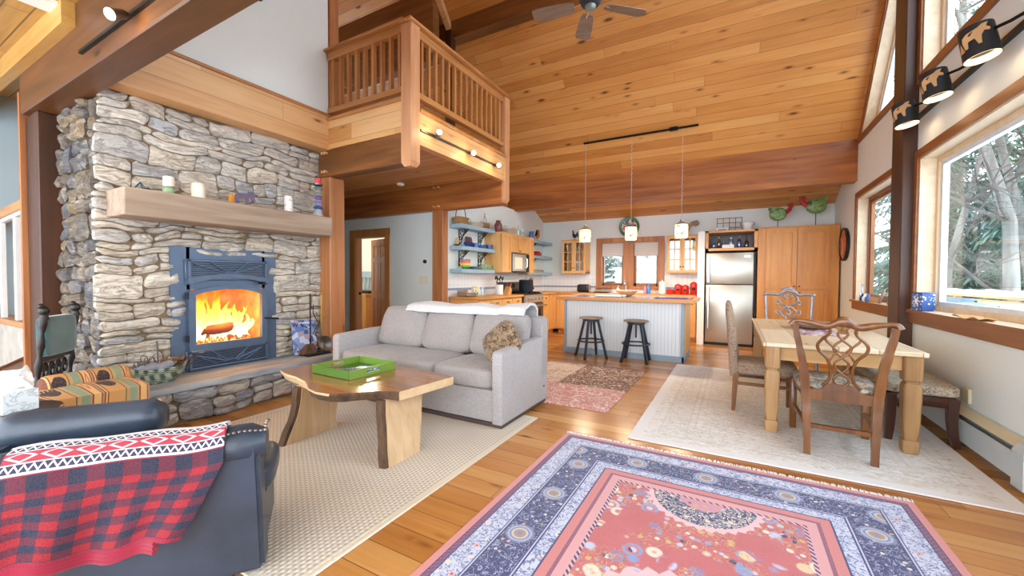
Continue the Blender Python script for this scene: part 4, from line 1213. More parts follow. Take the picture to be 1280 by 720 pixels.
t = thing('fireplace_tools', 'wrought iron fireplace tool set with brass upright on the hearth by the post', 'fireplace tools', (-4.80, 3.34, ZHh))
def tp(name, mb, mat): return mesh_obj(name, mb, mat, t)
tp('tray', MB().box(-.10, .10, -.16, .18, 0, .022, b=.006), M['iron_dark'])
m = MB(); m.cyl((0, -.06, .02), (0, -.06, .80), .009, n=8); m.tube([(0, -.06, .62), (0, .02, .635), (0, .10, .62)], .006, 6); m.tube([(0, -.06, .34), (0, -.18, .40), (0, -.19, .42)], .005, 6); tp('upright', m, M['iron_dark'])
m = MB(); m.cyl((0, .10, .02), (0, .10, .78), .009, n=8); m.tube([(0, .10, .62), (0, .17, .60), (0, .19, .52), (0, .15, .46), (0, .11, .48)], .006, 6); m.sphere((0, .10, .80), .02, 10); tp('upright', m, M['brass'])
m = MB(); m.tube([(.01, -.02, .66), (.01, -.03, .55), (.01, .06, .38), (.01, .0, .26), (.01, .12, .12)], .006, 6); m.tube([(.02, .06, .42), (.02, -.04, .28), (.02, .10, .20), (.02, -.02, .10)], .006, 6); tp('tongs', m, M['iron_dark'])
m = MB(); m.skin([m.ring([(x, y, .03) for x, y in ((-.06, -.19), (.06, -.19), (.06, -.0), (-.06, -.0))]), m.ring([(x, y, .15) for x, y in ((-.02, -.11), (.02, -.11), (.02, -.03), (-.02, -.03))])]); tp('broom_head', m, M['bark'])
m = MB(); m.lathe([(.003, 0), (.06, .006), (.095, .02), (.10, .035), (.092, .032), (.05, .014), (.003, .01)], (0, 0, 0), 20, T(.03, .11, .13) @ RY(math.radians(75))); m.cyl((.03, .08, .2), (.0, .03, .55), .006, n=6); tp('ash_pan', m, M['steel_dark'])
t = thing('welcome_board', 'blue printed board reading Welcome leaning on stone behind fireplace tools', 'sign', (-4.925, 3.30, ZHh), 0)
m = MB().box(-.01, .01, -.165, .165, 0, .45, b=.003).xf(RX(math.radians(-3)) @ RY(math.radians(-12))); mesh_obj('board', m, M['poster'], t)
def text_mesh(body, size, mat, parent, mtx, name='lettering', ext=.002, align='CENTER'):
    cu = bpy.data.curves.new(name, 'FONT'); cu.body = body; cu.size = size; cu.extrude = ext; cu.align_x = align
    ob = bpy.data.objects.new(name, cu); COL.objects.link(ob)
    dg = bpy.context.evaluated_depsgraph_get(); dg.update()
    me = bpy.data.meshes.new_from_object(ob.evaluated_get(dg)); bpy.data.objects.remove(ob); bpy.data.curves.remove(cu)
    me.transform(mtx); me.materials.clear(); me.materials.append(mat)
    o2 = bpy.data.objects.new(name, me); COL.objects.link(o2); o2.parent = parent; return o2
FX = Matrix(((0, 0, 1, 0), (1, 0, 0, 0), (0, 1, 0, 0), (0, 0, 0, 1)))        # text x -> +Y, y -> +Z, facing +X
text_mesh('Welcome', .085, M['navy'], t, RX(math.radians(-3)) @ RY(math.radians(-12)) @ T(.012, 0, .36) @ FX)
m = MB()
for i in range(7): m.box(.010, .014, -.13 + i * .04, -.105 + i * .04, .03, .055)
m.xf(RX(math.radians(-3)) @ RY(math.radians(-12))); mesh_obj('bottom_lettering', m, M['terracotta'], t)
# ------------------------------------------------------------------ rugs
def rug(name, c, hw, hl, mat, label, fringe=False):
    t = thing(name, label, 'rug', (c[0], c[1], 0))
    m = MB(); m.box(-hw, hw, -hl, hl, 0.001, .012, b=.004); mesh_obj('pile', m, mat, t)
    if fringe:
        m = MB(); R = random.Random(2); n = 260
        for i in range(n):
            x = -hw + (i + .5) / n * 2 * hw
            for sgn in ((1,)):
                a = R.uniform(-.02, .02); l = R.uniform(.035, .06)
                m.tube([(x, hl - .004, .008), (x + a * .5, hl + l * .5, .012), (x + a, hl + l, .004)], [.0042, .004, .0025], 4)
        o = mesh_obj('fringe', m, M['white_matte'], t); o['kind'] = 'stuff'
    return t
rug('sisal_rug', (-2.945, 2.31), 1.255, 1.30, M['sisal'], 'ribbed beige woven area rug under the coffee table and sofa')
rug('persian_rug', (-.15, 1.44), 1.155, 1.95, M['persian'], 'pink and navy oriental rug with white fringe in the foreground', True)
rug('dining_rug', (.40, 5.30), 1.20, 1.75, M['ivory'], 'faded ivory rug under the dining table')
rug('leaf_rug', (-1.92, 5.18), .78, 1.07, M['leafrug'], 'pink and brown leaf patterned rug behind the sofa near the kitchen island')

# ------------------------------------------------------------------ sofa
sf = thing('sofa', 'light grey tweed three-seat sofa facing the coffee table', 'sofa', (-3.0, 3.65, 0))
def so(name, mb, mat, par=None, smooth=50): return mesh_obj(name, mb, mat, par or sf, smooth=smooth, world=True)
so('base', bx(-4.07, -1.94, 3.17, 4.15, .05, .35, b=.012, seg=2), M['sofa'])
so('plinth', bx(-4.13, -1.85, 3.16, 4.14, .013, .05), plain('dark_plinth', '#4A3A36', .5))
def arm(x0, x1):
    m = MB(); P = [(3.13, .045), (4.16, .045), (4.16, .76), (3.7, .745), (3.16, .725), (3.13, .70)]
    m.prism([(x0, y, z) for y, z in P], (x1 - x0, 0, 0)); es = [e for e in m.bm.edges]
    bmesh.ops.bevel(m.bm, geom=es, offset=.02, segments=3, affect='EDGES', profile=.5); return m
so('arm', arm(-1.945, -1.835), M['sofa']); so('arm', arm(-4.175, -4.065), M['sofa'])
m = MB(); m.prism([(-4.07, 3.95, .3), (-4.07, 4.17, .3), (-4.07, 4.17, .97), (-4.07, 4.03, .98)], (2.235, 0, 0)); bmesh.ops.bevel(m.bm, geom=m.bm.edges[:], offset=.02, segments=3, affect='EDGES')
so('back', m, M['sofa'])
def seatw(w): return Vector((w.x, w.y, w.z + (.012 * math.cos(w.y * 4) if w.z > 0 else 0)))
so('seat_cushion', MB().pillow((-3.365, 3.475, .45), (1.40, .70, .205), 9, 10, .10), M['sofa_cush'])
so('seat_cushion', MB().pillow((-2.305, 3.475, .45), (.71, .70, .205), 9, 10, .10), M['sofa_cush'])
for i, (x, w_) in enumerate(((-3.70, .75), (-2.98, .73), (-2.28, .70))):
    def wrp(w, i=i):
        n = mn.noise(Vector((w.x * 4 + i * 3, w.y * 4, w.z * 4 + i))) * .025
        return (w.x * (1 - .05 * (w.y / .3)), w.y, w.z + n)
    m = MB().pillow((x, 3.86, .775), (w_, .52, .26), 5.5, 10, .42, RX(math.radians(72)), wrp)
    so('back_cushion', m, M['sofa_cush'])
so('maker_tab', bx(-1.834, -1.830, 4.04, 4.07, .20, .215), M['black_matte'])
m = MB()
def thr(u, v):
    x = -3.62 + u * 1.66; s = v
    path = [(3.77, .99), (3.80, 1.065), (3.92, 1.10), (4.05, 1.085), (4.17, 1.03), (4.20, .90), (4.20, .70)]
    q = s * (len(path) - 1); i = min(int(q), len(path) - 2); f_ = q - i
    y = path[i][0] * (1 - f_) + path[i + 1][0] * f_; z = path[i][1] * (1 - f_) + path[i + 1][1] * f_
    z += .012 * math.sin(x * 9) * math.sin(s * 4) + .01 * mn.noise(Vector((x * 5, s * 3, 2))) 
    if u > .82: z += .025 * (1 - abs(s - .4))
    return (x + .02 * math.sin(s * 5), y - .03 * math.sin(u * 6.3) * (1 - s), z)
m.sheet(thr, 40, 18, .03)
single('fleece_blanket', m, M['throw_grey'], 'pale grey fleece blanket folded along the top of the sofa back', 'blanket', smooth=60)
m = MB().pillow((0, 0, 0), (.44, .40, .15), 4, 9, .5, RY(math.radians(-38)) @ RX(math.radians(72)))
single('tapestry_pillow', m.shift((-2.07, 3.52, .73)), M['pillow_fur'], 'brown patterned throw pillow tucked against the right sofa arm', 'pillow', smooth=60)

# ------------------------------------------------------------------ coffee table
ct = thing('coffee_table', 'live edge wood slab coffee table on two bark edged slab legs', 'coffee table', (-2.75, 2.35, 0.012))
OUTL = [(-3.69, 2.217), (-3.56, 2.17), (-3.437, 2.146), (-3.33, 2.135), (-3.226, 2.106), (-3.12, 2.08), (-3.02, 2.03), (-2.90, 1.96), (-2.76, 1.925), (-2.62, 1.94), (-2.54, 2.0), (-2.47, 2.08), (-2.40, 2.15), (-2.31, 2.21), (-2.215, 2.243), (-2.18, 2.53), (-2.15, 2.829), (-2.45, 2.87), (-2.76, 2.905), (-3.14, 2.86), (-3.51, 2.775), (-3.67, 2.73), (-3.70, 2.47)]
from mathutils.geometry import tessellate_polygon
m = MB(); top = m.ring([(x, y, .532) for x, y in OUTL]); cx_, cy_ = -2.9, 2.45
R_ = random.Random(4)
mid = m.ring([(x + (cx_ - x) * (.004 if i < 15 else 0), y + (cy_ - y) * (-.015 + .02 * R_.random() if i < 15 else 0), .515) for i, (x, y) in enumerate(OUTL)])
low = m.ring([(x + (cx_ - x) * (.05 if i < 14 else .004), y + (cy_ - y) * (.02 + .05 * R_.random() if i < 14 else .004), .462) for i, (x, y) in enumerate(OUTL)])
n = len(OUTL)
fe = []
for a, b_ in ((top, mid), (mid, low)):
    for i in range(n): fe.append(m.bm.faces.new((a[i], b_[i], b_[(i + 1) % n], a[(i + 1) % n])))
m.bm.faces.new(top); m.bm.faces.new(list(reversed(low)))
m.bm.faces.ensure_lookup_table()
for k, fc in enumerate(fe):
    i = k % n
    if i < 14: fc.material_index = 1 if (6 <= i < 14 and (k >= n or i > 8)) else 2
    elif i in (14, 15): fc.material_index = 2
mesh_obj('slab_top', m, [M['walnut_slab'], M['bark'], M['slab_edge']], ct, smooth=25, world=True)
def leg(x, P, th):
    """slab leg: near/far edge profile over height [(z, ynear, yfar, dx)]"""
    m = MB(); rings = []
    for z, a, b_, dx in P:
        rings.append(m.ring([(x + dx, a + .035, z), (x + dx, b_, z), (x + dx - th, b_ + .01, z), (x + dx - th, a + .03, z)]))
    m.skin(rings); 
    k = MB(); rr = []
    for q, (z, a, b_, dx) in enumerate(P):
        j = .012 * mn.noise(Vector((z * 9, x, 1)))
        rr.append(k.ring([(x + dx - .004, a + .036, z), (x + dx - .01, a + .006 + j, z), (x + dx - th * .6, a - .008 + j, z), (x + dx - th, a + .036, z)]))
    k.skin(rr)
    return m, k
def interp(P, n):
    out = []
    for i in range(n):
        t = i / (n - 1) * (len(P) - 1); j = min(int(t), len(P) - 2); f_ = t - j
        out.append(tuple(P[j][q] * (1 - f_) + P[j + 1][q] * f_ for q in range(4)))
    return out
a, b_ = leg(-2.18, interp([(.012, 2.07, 2.43, 0), (.12, 2.085, 2.47, -.03), (.25, 2.12, 2.53, -.07), (.37, 2.14, 2.57, -.105), (.462, 2.17, 2.62, -.135)], 12), .10)
l1 = mesh_obj('slab_leg', a, M['slab_leg'], ct, world=True, smooth=30); mesh_obj('bark_edge', b_, M['bark'], l1, world=True, smooth=20)
a, b_ = leg(-3.20, interp([(.012, 1.93, 2.46, .0), (.1, 1.97, 2.43, 0), (.22, 2.03, 2.45, 0), (.34, 2.06, 2.47, 0), (.465, 2.07, 2.47, 0)], 12), .10)
l2 = mesh_obj('slab_leg', a, M['slab_leg'], ct, world=True, smooth=30); mesh_obj('bark_edge', b_, M['bark'], l2, world=True, smooth=20)
# tray with handles, remotes, magazine
tr = thing('serving_tray', 'lime green rectangular serving tray on the coffee table', 'tray', (-3.07, 2.54, .534), math.radians(-2))
W2, L2 = .255, .25; h_ = .075
mesh_obj('tray_bottom', MB().box(-W2, W2, -L2, L2, 0, .01), M['tray_dark'], tr)
for s_ in (-1, 1):
    m = MB(); m.box(-W2, W2, s_ * L2 - .007, s_ * L2 + .007, 0, h_, b=.003); mesh_obj('tray_side', m, M['tray_dark'] if s_ < 0 else M['green_tray'], tr)
    x = s_ * W2; m = MB()
    m.box(x - .007, x + .007, -L2, L2, 0, .028); m.box(x - .007, x + .007, -L2, L2, .056, h_); m.box(x - .007, x + .007, -L2, -.075, .028, .056); m.box(x - .007, x + .007, .075, L2, .028, .056)
    mesh_obj('tray_end', m, M['green_tray'], tr)
m = MB().box(-.10, .13, -.15, .15, 0, .006); single('magazine', m, M['blue_glaze'], 'blue covered magazine lying in the green tray', 'magazine', loc=(-3.02, 2.58, .5445), rz=.1)
def remote(loc, rz, L, label, mat):
    t = thing('remote_control', label, 'remote control', loc, rz, 'remotes in the tray')
    m = MB(); m.box(-.026, .026, -L / 2, L / 2, 0, .02, b=.006, seg=2); mesh_obj('case', m, mat, t)
    m = MB()
    for i in range(3):
        for j in range(6): m.box(-.017 + i * .013, -.008 + i * .013, -L / 2 + .03 + j * L * .12, -L / 2 + .042 + j * L * .12, .02, .023)
    mesh_obj('buttons', m, M['steel'], t)
remote((-3.06, 2.44, .552), math.radians(-55), .24, 'long grey remote control lying across the magazine in the tray', M['remote'])
remote((-2.97, 2.53, .552), math.radians(-60), .21, 'shorter blue-grey remote control beside the long one in the tray', M['blue_trim'])
m = MB().box(-.05, .05, -.03, .03, 0, .022, b=.006); single('small_box', m, M['terracotta'], 'small brown case at the left of the remotes in the tray', 'case', loc=(-3.22, 2.45, .545), rz=.4)

# ------------------------------------------------------------------ leather club chair and throw (foreground left)
CH = Matrix(((.81, -.59, 0, -1.9), (-.59, -.81, 0, 1.06), (0, 0, 1, 0), (0, 0, 0, 1)))     # local x: towards the viewer's side, local y: backwards along the arm
ca = math.atan2(-.59, .81)
lc = thing('leather_armchair', 'dark navy leather club armchair with nailhead trim in the left foreground', 'armchair', (-1.9, 1.06, .012))
# local coordinates: a = backwards from the front (t), o = outward
def LC(t, o, z): return Vector((o * .81 - t * .59, -o * .59 - t * .81, z))
def lprism(P, o0, o1, bevel=.02):
    m = MB(); m.skin([m.ring([LC(t, o0, z) for t, z in P]), m.ring([LC(t, o1, z) for t, z in P])]); bmesh.ops.bevel(m.bm, geom=m.bm.edges[:], offset=bevel, segments=3, affect='EDGES'); return m
def lpart(name, mb, mat): return mesh_obj(name, mb, mat, lc, smooth=50)
lpart('arm', lprism([(.0, 0.02), (1.02, 0.02), (1.02, .60), (.5, .62), (.02, .62)], -.15, 0), M['leather'])
def roll(t0, t1, o, z, r):
    m = MB(); n_ = 16; pts = [LC(t0 + (t1 - t0) * i / n_, o, z) for i in range(n_ + 1)]
    rs = [r * (1 - max(0, 1 - i / 1.2) ** 2 * .35) * (1 - max(0, 1 - (n_ - i) / 1.2) ** 2 * .35) for i in range(n_ + 1)]
    return m.tube(pts, rs, 20)
lpart('arm_roll', roll(-.005, 1.02, -.085, .595, .095), M['leather'])
lpart('arm', lprism([(.55, 0.02), (1.05, 0.02), (1.05, .58), (.57, .58)], -.72, -.58), M['leather'])
lpart('arm_roll', roll(.545, 1.18, -.66, .615, .10), M['leather'])
lpart('seat_base', lprism([(.02, .02), (1.02, .02), (1.02, .3), (.02, .3)], -.6, -.12), M['leather'])
m = MB().pillow((0, 0, 0), (.46, .95, .16), 6, 8, .1); m.xf(Matrix.Translation(LC(.45, -.33, .385)) @ RZ(math.atan2(-.59, .81))); lpart('seat_cushion', m, M['leather'])
lpart('backrest', lprism([(1.0, .02), (1.2, .02), (1.26, .58), (1.08, .58)], -.72, 0), M['leather'])
m = MB()
for i in range(7): m.sphere(LC(.012 + i * .021, -.015 - .0 * i, .674 + .006 * math.sin(i * .5)), .0085, 8, (1, 1, .6))
for i in range(6): m.sphere(LC(-.004, -.02 - i * .024, .672 + .018 * math.sin(i * .55)), .0085, 8)
o = lpart('nailheads', m, M['nail']); o['kind'] = 'stuff'
m = MB()
def thw(u, v):
    # u 0 (front end) .. 1 (back end); v 0 inner side .. 1 lower hem outside
    t = .15 + u * .70
    L = .10 + .62 * (1 - .0)                          # total drop outside
    hem = .30 + .02 * math.sin(u * 9) - (0 if u > .2 else 0)
    # path: inner tip, over roll, down
    arc = [(-.20, .60), (-.17, .66), (-.12, .705), (-.07, .715), (-.02, .70), (.018, .65), (.03, .58)]
    k = v * 1.0
    if k < .34:
        q = k / .34 * (len(arc) - 1); i = min(int(q), len(arc) - 2); f_ = q - i
        o_ = arc[i][0] * (1 - f_) + arc[i + 1][0] * f_; z = arc[i][1] * (1 - f_) + arc[i + 1][1] * f_
    else:
        f_ = (k - .34) / .66; z = .58 + (hem - .58) * f_
        o_ = .03 + .05 * f_ * (1 + .6 * math.sin(u * 7 + 1)) + .02 * f_ * math.sin(u * 19)
    z += .02 * mn.noise(Vector((u * 3, v * 2, 7))); o_ += .012 * mn.noise(Vector((u * 5, v * 4, 2))) * (1 if v > .3 else .3)
    # front edge sags backwards lower down
    t += .17 * max(0, (v - .38)) * (1 - u) * 1.3 - .02 * v * u
    return LC(t, o_, z)
m.sheet(thw, 48, 48, .018)
o = single('plaid_throw', m, M['throw'], 'red and navy buffalo check throw with a patterned border over the leather armchair', 'blanket', smooth=60)
m = MB()
for k in range(3):
    pts = []
    for i in range(20):
        u = .14 + .86 * i / 19
        p = thw(u, 1.0); pts.append(p + LC(0, -.008 + .012 * k * .3, -.004 - .018 * k * (1 - .6 * u)))
    m.tube(pts, .014, 8, flat=.7)
m.shift(Vector((-1.9, 1.06, .012)) * 0)
h2 = mesh_obj('folded_hem', m, plain('crimson_fleece', '#8E1632', .95, sheen=.4), None, smooth=60)
# move the hem under the throw as its part
h2.parent = o; h2.location = -o.location
o.location = o.location + Vector((-1.9, 1.06, .012))

# side table and tissue box
t = thing('side_table', 'small dark wooden side table behind the leather armchair at left edge', 'side table', (-3.75, .62, 0))
m = MB().lathe([(.22, .56), (.225, .565), (.225, .59), (.22, .597)], (0, 0, 0), 32); mesh_obj('tabletop', m, M['bench_wood'], t)
mesh_obj('pedestal', MB().lathe([(.16, 0), (.16, .02), (.05, .05), (.03, .2), (.045, .35), (.03, .5), (.10, .56)], (0, 0, 0), 20), M['bench_wood'], t)
t = thing('tissue_box', 'white leaf printed tissue box at left edge with a tissue pulled up', 'tissue box', (-3.73, .64, .598), math.radians(12))
mesh_obj('carton', MB().box(-.075, .075, -.075, .075, 0, .125, b=.003), M['tissue_box'], t)
def tis(u, v):
    a = (u - .5) * 2; h = v
    return (.035 * a * (1 + .9 * h) + .015 * math.sin(h * 5), .05 * a * (1 + .8 * h) + .035 * math.sin(a * 3 + h * 2) * (1 + h), .125 + .13 * h * (1 - .45 * abs(a) ** 1.5) + .012 * math.sin(a * 7))
mesh_obj('tissue', MB().sheet(tis, 14, 10, .002), M['white_matte'], t, smooth=60)

# bear tapestry armchair by the hearth
t = thing('tapestry_armchair', 'small armchair in striped bear tapestry at the left end of the hearth', 'armchair', (-4.25, 1.10, 0))
def tap(name, mb, mat=None): return mesh_obj(name, mb, mat or M['bear'], t, smooth=60)
def tube_uv(a, c, r, n=22, k=16, uu=1.0):
    m = MB(); a = Vector(a); c = Vector(c); ax = (c - a).normalized(); s_ = ax.cross(Vector((0, 0, 1))).normalized(); up = s_.cross(ax)
    def fn(u, v):
        th = 2 * PI * v + 2.4; rr = r * (1 if .03 < u < .97 else .82)
        return a + (c - a) * u + (s_ * math.cos(th) + up * math.sin(th)) * rr
    g = m.grid(fn, k, n); m.uv = {}
    for i in range(k + 1):
        for j in range(n + 1): m.uv[g[i][j]] = (i / k * uu, (j / n * 2.2) % 1.0001)
    m.bm.faces.new([g[0][j] for j in range(n)]); m.bm.faces.new([g[k][n - 1 - j] for j in range(n)])
    return m
tap('roll_back', tube_uv((-.24, -.20, .545), (-.30, .30, .545), .105, uu=1.0))
m = MB(); m.sheet(lambda u, v: (-.20 + .46 * v, -.26 + .52 * u, .42 + .025 * math.sin(u * PI) * math.sin(v * PI)), 10, 10, .14); tap('seat', m)
m = MB(); m.sheet(lambda u, v: (.25 + .01 * v, -.26 + .52 * u, .36 - .28 * v), 10, 6, .05); tap('front_panel', m)
tap('base', MB().box(-.36, .24, -.25, .25, .10, .36, b=.02), plain('brown_upholstery', '#6E4A34', .9))
for x in (-.30, .19):
    for y in (-.2, .2): tap('leg', MB().cyl((x, y, 0), (x, y, .12), .02, .028, 10), M['bench_wood'])
# carved ebony chair with teal velvet
t = thing('carved_chair', 'antique carved dark chair with teal velvet back panel beside the stone corner', 'chair', (-4.86, 1.0, 0), math.radians(-38))
# local x along the back (0.44 wide), local -y is the seat side
def cc(name, mb, mat): return mesh_obj(name, mb, mat, t, smooth=50)
def turned(x, z0, z1, y0, y1):
    m = MB(); k = 22; m.tube([(x, y0 + (y1 - y0) * i / k, z0 + (z1 - z0) * i / k) for i in range(k + 1)], [.020 + .008 * math.sin(i * 1.9) for i in range(k + 1)], 10); return m
for x in (-.20, .20):
    cc('post', turned(x, .0, 1.10, .0, .10), M['carved'])
    m = MB(); m.sphere((x, .10, 1.13), .032, 10, (1, 1.1, 1.2)); m.sphere((x + .012, .09, 1.165), .022, 8); m.cyl((x, .1, 1.06), (x, .1, 1.10), .03, .022, 10); cc('finial', m, M['carved'])
cc('velvet_back', MB().pillow((0, .078, .925), (.40, .07, .31), 9, 6, .0), M['teal_velvet'])
m = MB()
m.box(-.18, .18, .05, .075, .735, .765); m.box(-.18, .18, .045, .07, .50, .53)
for i in range(4):
    cx0 = -.12 + i * .08
    m.tube([(cx0 + .035 * math.cos(a) * (1 - a / 14), .058, .65 + .07 * math.sin(a) * (1 - a / 14)) for a in [k * .55 for k in range(18)]], .009, 6)
cc('carved_splat', m, M['carved'])
cc('seat', MB().pillow((0, -.22, .50), (.46, .46, .11), 5, 7, .2), M['teal_bright'])
m = MB(); m.box(-.21, .21, -.42, .0, .39, .45); cc('apron', m, M['carved'])
for x in (-.20, .20): cc('front_leg', turned(x, .0, .42, -.42, -.42), M['carved'])
# ------------------------------------------------------------------ dining table and chairs
dt = thing('dining_table', 'scrubbed pine farmhouse dining table with chunky square legs', 'dining table', (.78, 5.57, .012))
def dp(name, mb, mat): return mesh_obj(name, mb, mat, dt, world=True)
dp('tabletop', bx(.235, 1.335, 4.285, 6.86, .795, .832, b=.005), M['table_top'])
m = MB(); m.box(.33, 1.24, 4.36, 4.39, .67, .795); m.box(.33, 1.24, 6.75, 6.78, .67, .795); m.box(.295, .32, 4.42, 6.72, .67, .795); m.box(1.25, 1.275, 4.42, 6.72, .67, .795); dp('apron', m, M['table_ap'])
def tleg(x, y):
    m = MB(); rings = []
    for z, w in ((.012, .042), (.02, .048), (.10, .054), (.118, .050), (.122, .040), (.14, .042), (.22, .050), (.45, .056), (.54, .057), (.572, .05), (.578, .042), (.592, .042), (.60, .056), (.61, .058), (.795, .058)):
        c = w * .16
        rings.append(m.ring([(x - w + c, y - w, z), (x + w - c, y - w, z), (x + w, y - w + c, z), (x + w, y + w - c, z), (x + w - c, y + w, z), (x - w + c, y + w, z), (x - w, y + w - c, z), (x - w, y - w + c, z)]))
    return m.skin(rings)
for x, y in ((.315, 4.365), (1.255, 4.365), (.315, 6.775), (1.255, 6.775)): mesh_obj('leg', tleg(x, y), M['table_leg'], dt, world=True, smooth=25)
m = MB(); m.sheet(lambda u, v: (.62 + .34 * u, 5.05 + 1.35 * v, .836 + .002 * math.sin(v * 40)), 6, 30, .003); single('table_runner', m, M['runner'], 'pink and grey printed runner laid along the dining table', 'table runner')
t = thing('serving_bowl', 'low oval brown wooden bowl on the dining table runner', 'bowl', (.78, 5.75, .84))
mesh_obj('bowl', MB().lathe([(.07, 0), (.12, .012), (.19, .05), (.20, .065), (.185, .06), (.11, .02), (.003, .014)], (0, 0, 0), 28).xf(Matrix.Diagonal((1, 1.4, 1, 1))), M['mantel'], t)

# ribbon-back chair pulled up to the near end
def sweep(m, P, r, flat=1.0, n=8, up=(0, 1, 0)): m.tube(P, r, n, flat=flat, up=up)
def cr(P, k=6):
    """Catmull-Rom through points"""
    P = [Vector(p) for p in P]; out = []
    for i in range(len(P) - 1):
        a, b_, c, d = P[max(i - 1, 0)], P[i], P[i + 1], P[min(i + 2, len(P) - 1)]
        for j in range(k):
            t = j / k; out.append(.5 * ((2 * b_) + (c - a) * t + (2 * a - 5 * b_ + 4 * c - d) * t * t + (3 * b_ - a - 3 * c + d) * t ** 3))
    out.append(P[-1]); return out
rc = thing('ribbon_back_chair', 'carved mahogany ribbon-back chair pulled up to the near end of the dining table', 'chair', (.735, 3.955, .012), math.radians(-2.5))
def rp_(name, mb, mat, par=None): return mesh_obj(name, mb, mat, par or rc, smooth=55)
lean = lambda z: -.055 * max(0, (z - .5)) / .55 + .03 * max(0, .5 - z) / .5 * -1.2
for s_ in (-1, 1):
    m = MB(); zs = [0, .15, .3, .45, .55, .7, .85, .97, 1.035]
    xs = [.205, .208, .212, .218, .224, .24, .268, .292, .298]; rr = [.022, .024, .027, .030, .030, .026, .022, .020, .020]
    m.tube(cr([(s_ * x, lean(z), z) for x, z in zip(xs, zs)], 4), [rr[min(i // 4, 8)] for i in range(33)], 4, sq=True, up=(1, 0, 0)); bmesh.ops.bevel(m.bm, geom=m.bm.edges[:], offset=.004, segments=1, affect='EDGES') if False else None
    rp_('rear_leg', m, M['chair_wood'])
    m = MB(); m.box(s_ * .26 - .026, s_ * .26 + .026, .585, .637, 0, .47, b=.004); rp_('front_leg', m, M['chair_wood'])
    m = MB(); m.tube([(s_ * .21, 0, .22), (s_ * .255, .60, .22)], .014, 4, sq=True, up=(0, 0, 1)); rp_('side_stretcher', m, M['chair_wood'])
m = MB(); L_ = lean(1.05)
crest = cr([(-.325, L_ + .0, 1.03), (-.30, L_, 1.062), (-.2, L_, 1.052), (-.10, L_, 1.03), (-.045, L_, 1.052), (0, L_, 1.068), (.045, L_, 1.052), (.10, L_, 1.03), (.2, L_, 1.052), (.30, L_, 1.062), (.325, L_, 1.03)], 5)
nn_ = len(crest); m.tube(crest, [.020 + .017 * math.exp(-((i - nn_ / 2) / 9) ** 2) + .004 * math.cos(i * .5) for i in range(nn_)], 10, flat=.62, up=(0, 0, 1)); rp_('crest_rail', m, M['chair_wood'])
for s_ in (-1, 1):
    for k in range(4): pass
def yb(z): return lean(z) + .005
m = MB()
for s_ in (-1, 1):
    P = [(s_ * .10, 1.045), (s_ * .078, 1.0), (s_ * .085, .965), (s_ * .125, .925), (s_ * .152, .88), (s_ * .14, .83), (s_ * .095, .78), (s_ * .072, .72), (s_ * .066, .66), (s_ * .078, .60), (s_ * .115, .555)]
    sweep(m, cr([(x, yb(z), z) for x, z in P], 5), .015, .75)
    P = [(s_ * .095, 1.015), (s_ * .06, 1.035), (s_ * .022, 1.01), (s_ * .03, .965), (s_ * .0, .925), (-s_ * .048, .88), (-s_ * .045, .835), (0, .79), (s_ * .042, .745), (s_ * .035, .70), (0, .665), (-s_ * .038, .63), (-s_ * .045, .595), (-s_ * .02, .56)]
    sweep(m, cr([(x, yb(z) + .006 * s_, z) for x, z in P], 5), .0115, .8)
    P = [(s_ * .088, .965), (s_ * .105, .925), (s_ * .06, .87), (s_ * .03, .835), (s_ * .055, .80), (s_ * .075, .76)]
    sweep(m, cr([(x, yb(z), z) for x, z in P], 5), .0105, .8)
    sweep(m, cr([(s_ * .022, yb(1.0), 1.0), (0, yb(.985), .98), (s_ * .0, yb(1.05), 1.05)], 4), .012, .8)
rp_('ribbon_splat', m, M['chair_wood'])
m = MB(); m.skin([m.ring([(-.215, -.02, .44), (.215, -.02, .44), (.215, .02, .44), (-.215, .02, .44)]), m.ring([(-.22, -.02, .52), (.22, -.02, .52), (.22, .02, .52), (-.22, .02, .52)])])
m.prism([(-.13, -.015, .515), (.13, -.015, .515), (.085, -.015, .575), (-.085, -.015, .575)], (0, .03, 0)); m.box(-.26, .26, .60, .637, .40, .47)
for s_ in (-1, 1): m.prism([(s_ * .222, .0, .42), (s_ * .265, .60, .42), (s_ * .265, .60, .49), (s_ * .222, .0, .49)], (-s_ * .025, 0, 0))
rp_('seat_rail', m, M['chair_wood'])
rp_('cross_stretcher', MB().tube([(-.21, .005, .22), (.21, .005, .22)], .016, 4, sq=True, up=(0, 0, 1)), M['chair_wood'])
def seatw2(w):
    k = (w.y + .31) / .62
    return Vector((w.x * (.86 + .16 * k), w.y, w.z))
rp_('seat', MB().pillow((0, .32, .51), (.56, .62, .12), 6, 9, .25, None, seatw2), M['needle'])

# upholstered side chair (left of the table, facing the window wall)
pc = thing('upholstered_chair', 'high-backed fully upholstered dining chair on the left side of the table', 'chair', (.0, 5.05, .012))
def pp(name, mb, mat): return mesh_obj(name, mb, mat, pc, smooth=60)
m = MB(); rings = []
for z, x, th, w in ((.36, .02, .10, .44), (.5, .01, .10, .45), (.7, -.005, .095, .46), (.9, -.025, .085, .46), (1.05, -.045, .075, .445), (1.12, -.053, .06, .40), (1.15, -.057, .035, .32)):
    ring = []
    for i in range(20):
        a = 2 * PI * i / 20; cx = math.cos(a); sy = math.sin(a)
        ring.append((x + th / 2 * math.copysign(abs(cx) ** .5, cx), w / 2 * math.copysign(abs(sy) ** .35, sy), z))
    rings.append(m.ring(ring))
m.skin(rings); pp('backrest', m, M['paisley'])
pp('seat', MB().pillow((.29, 0, .46), (.56, .46, .16), 7, 8, .2), M['paisley'])
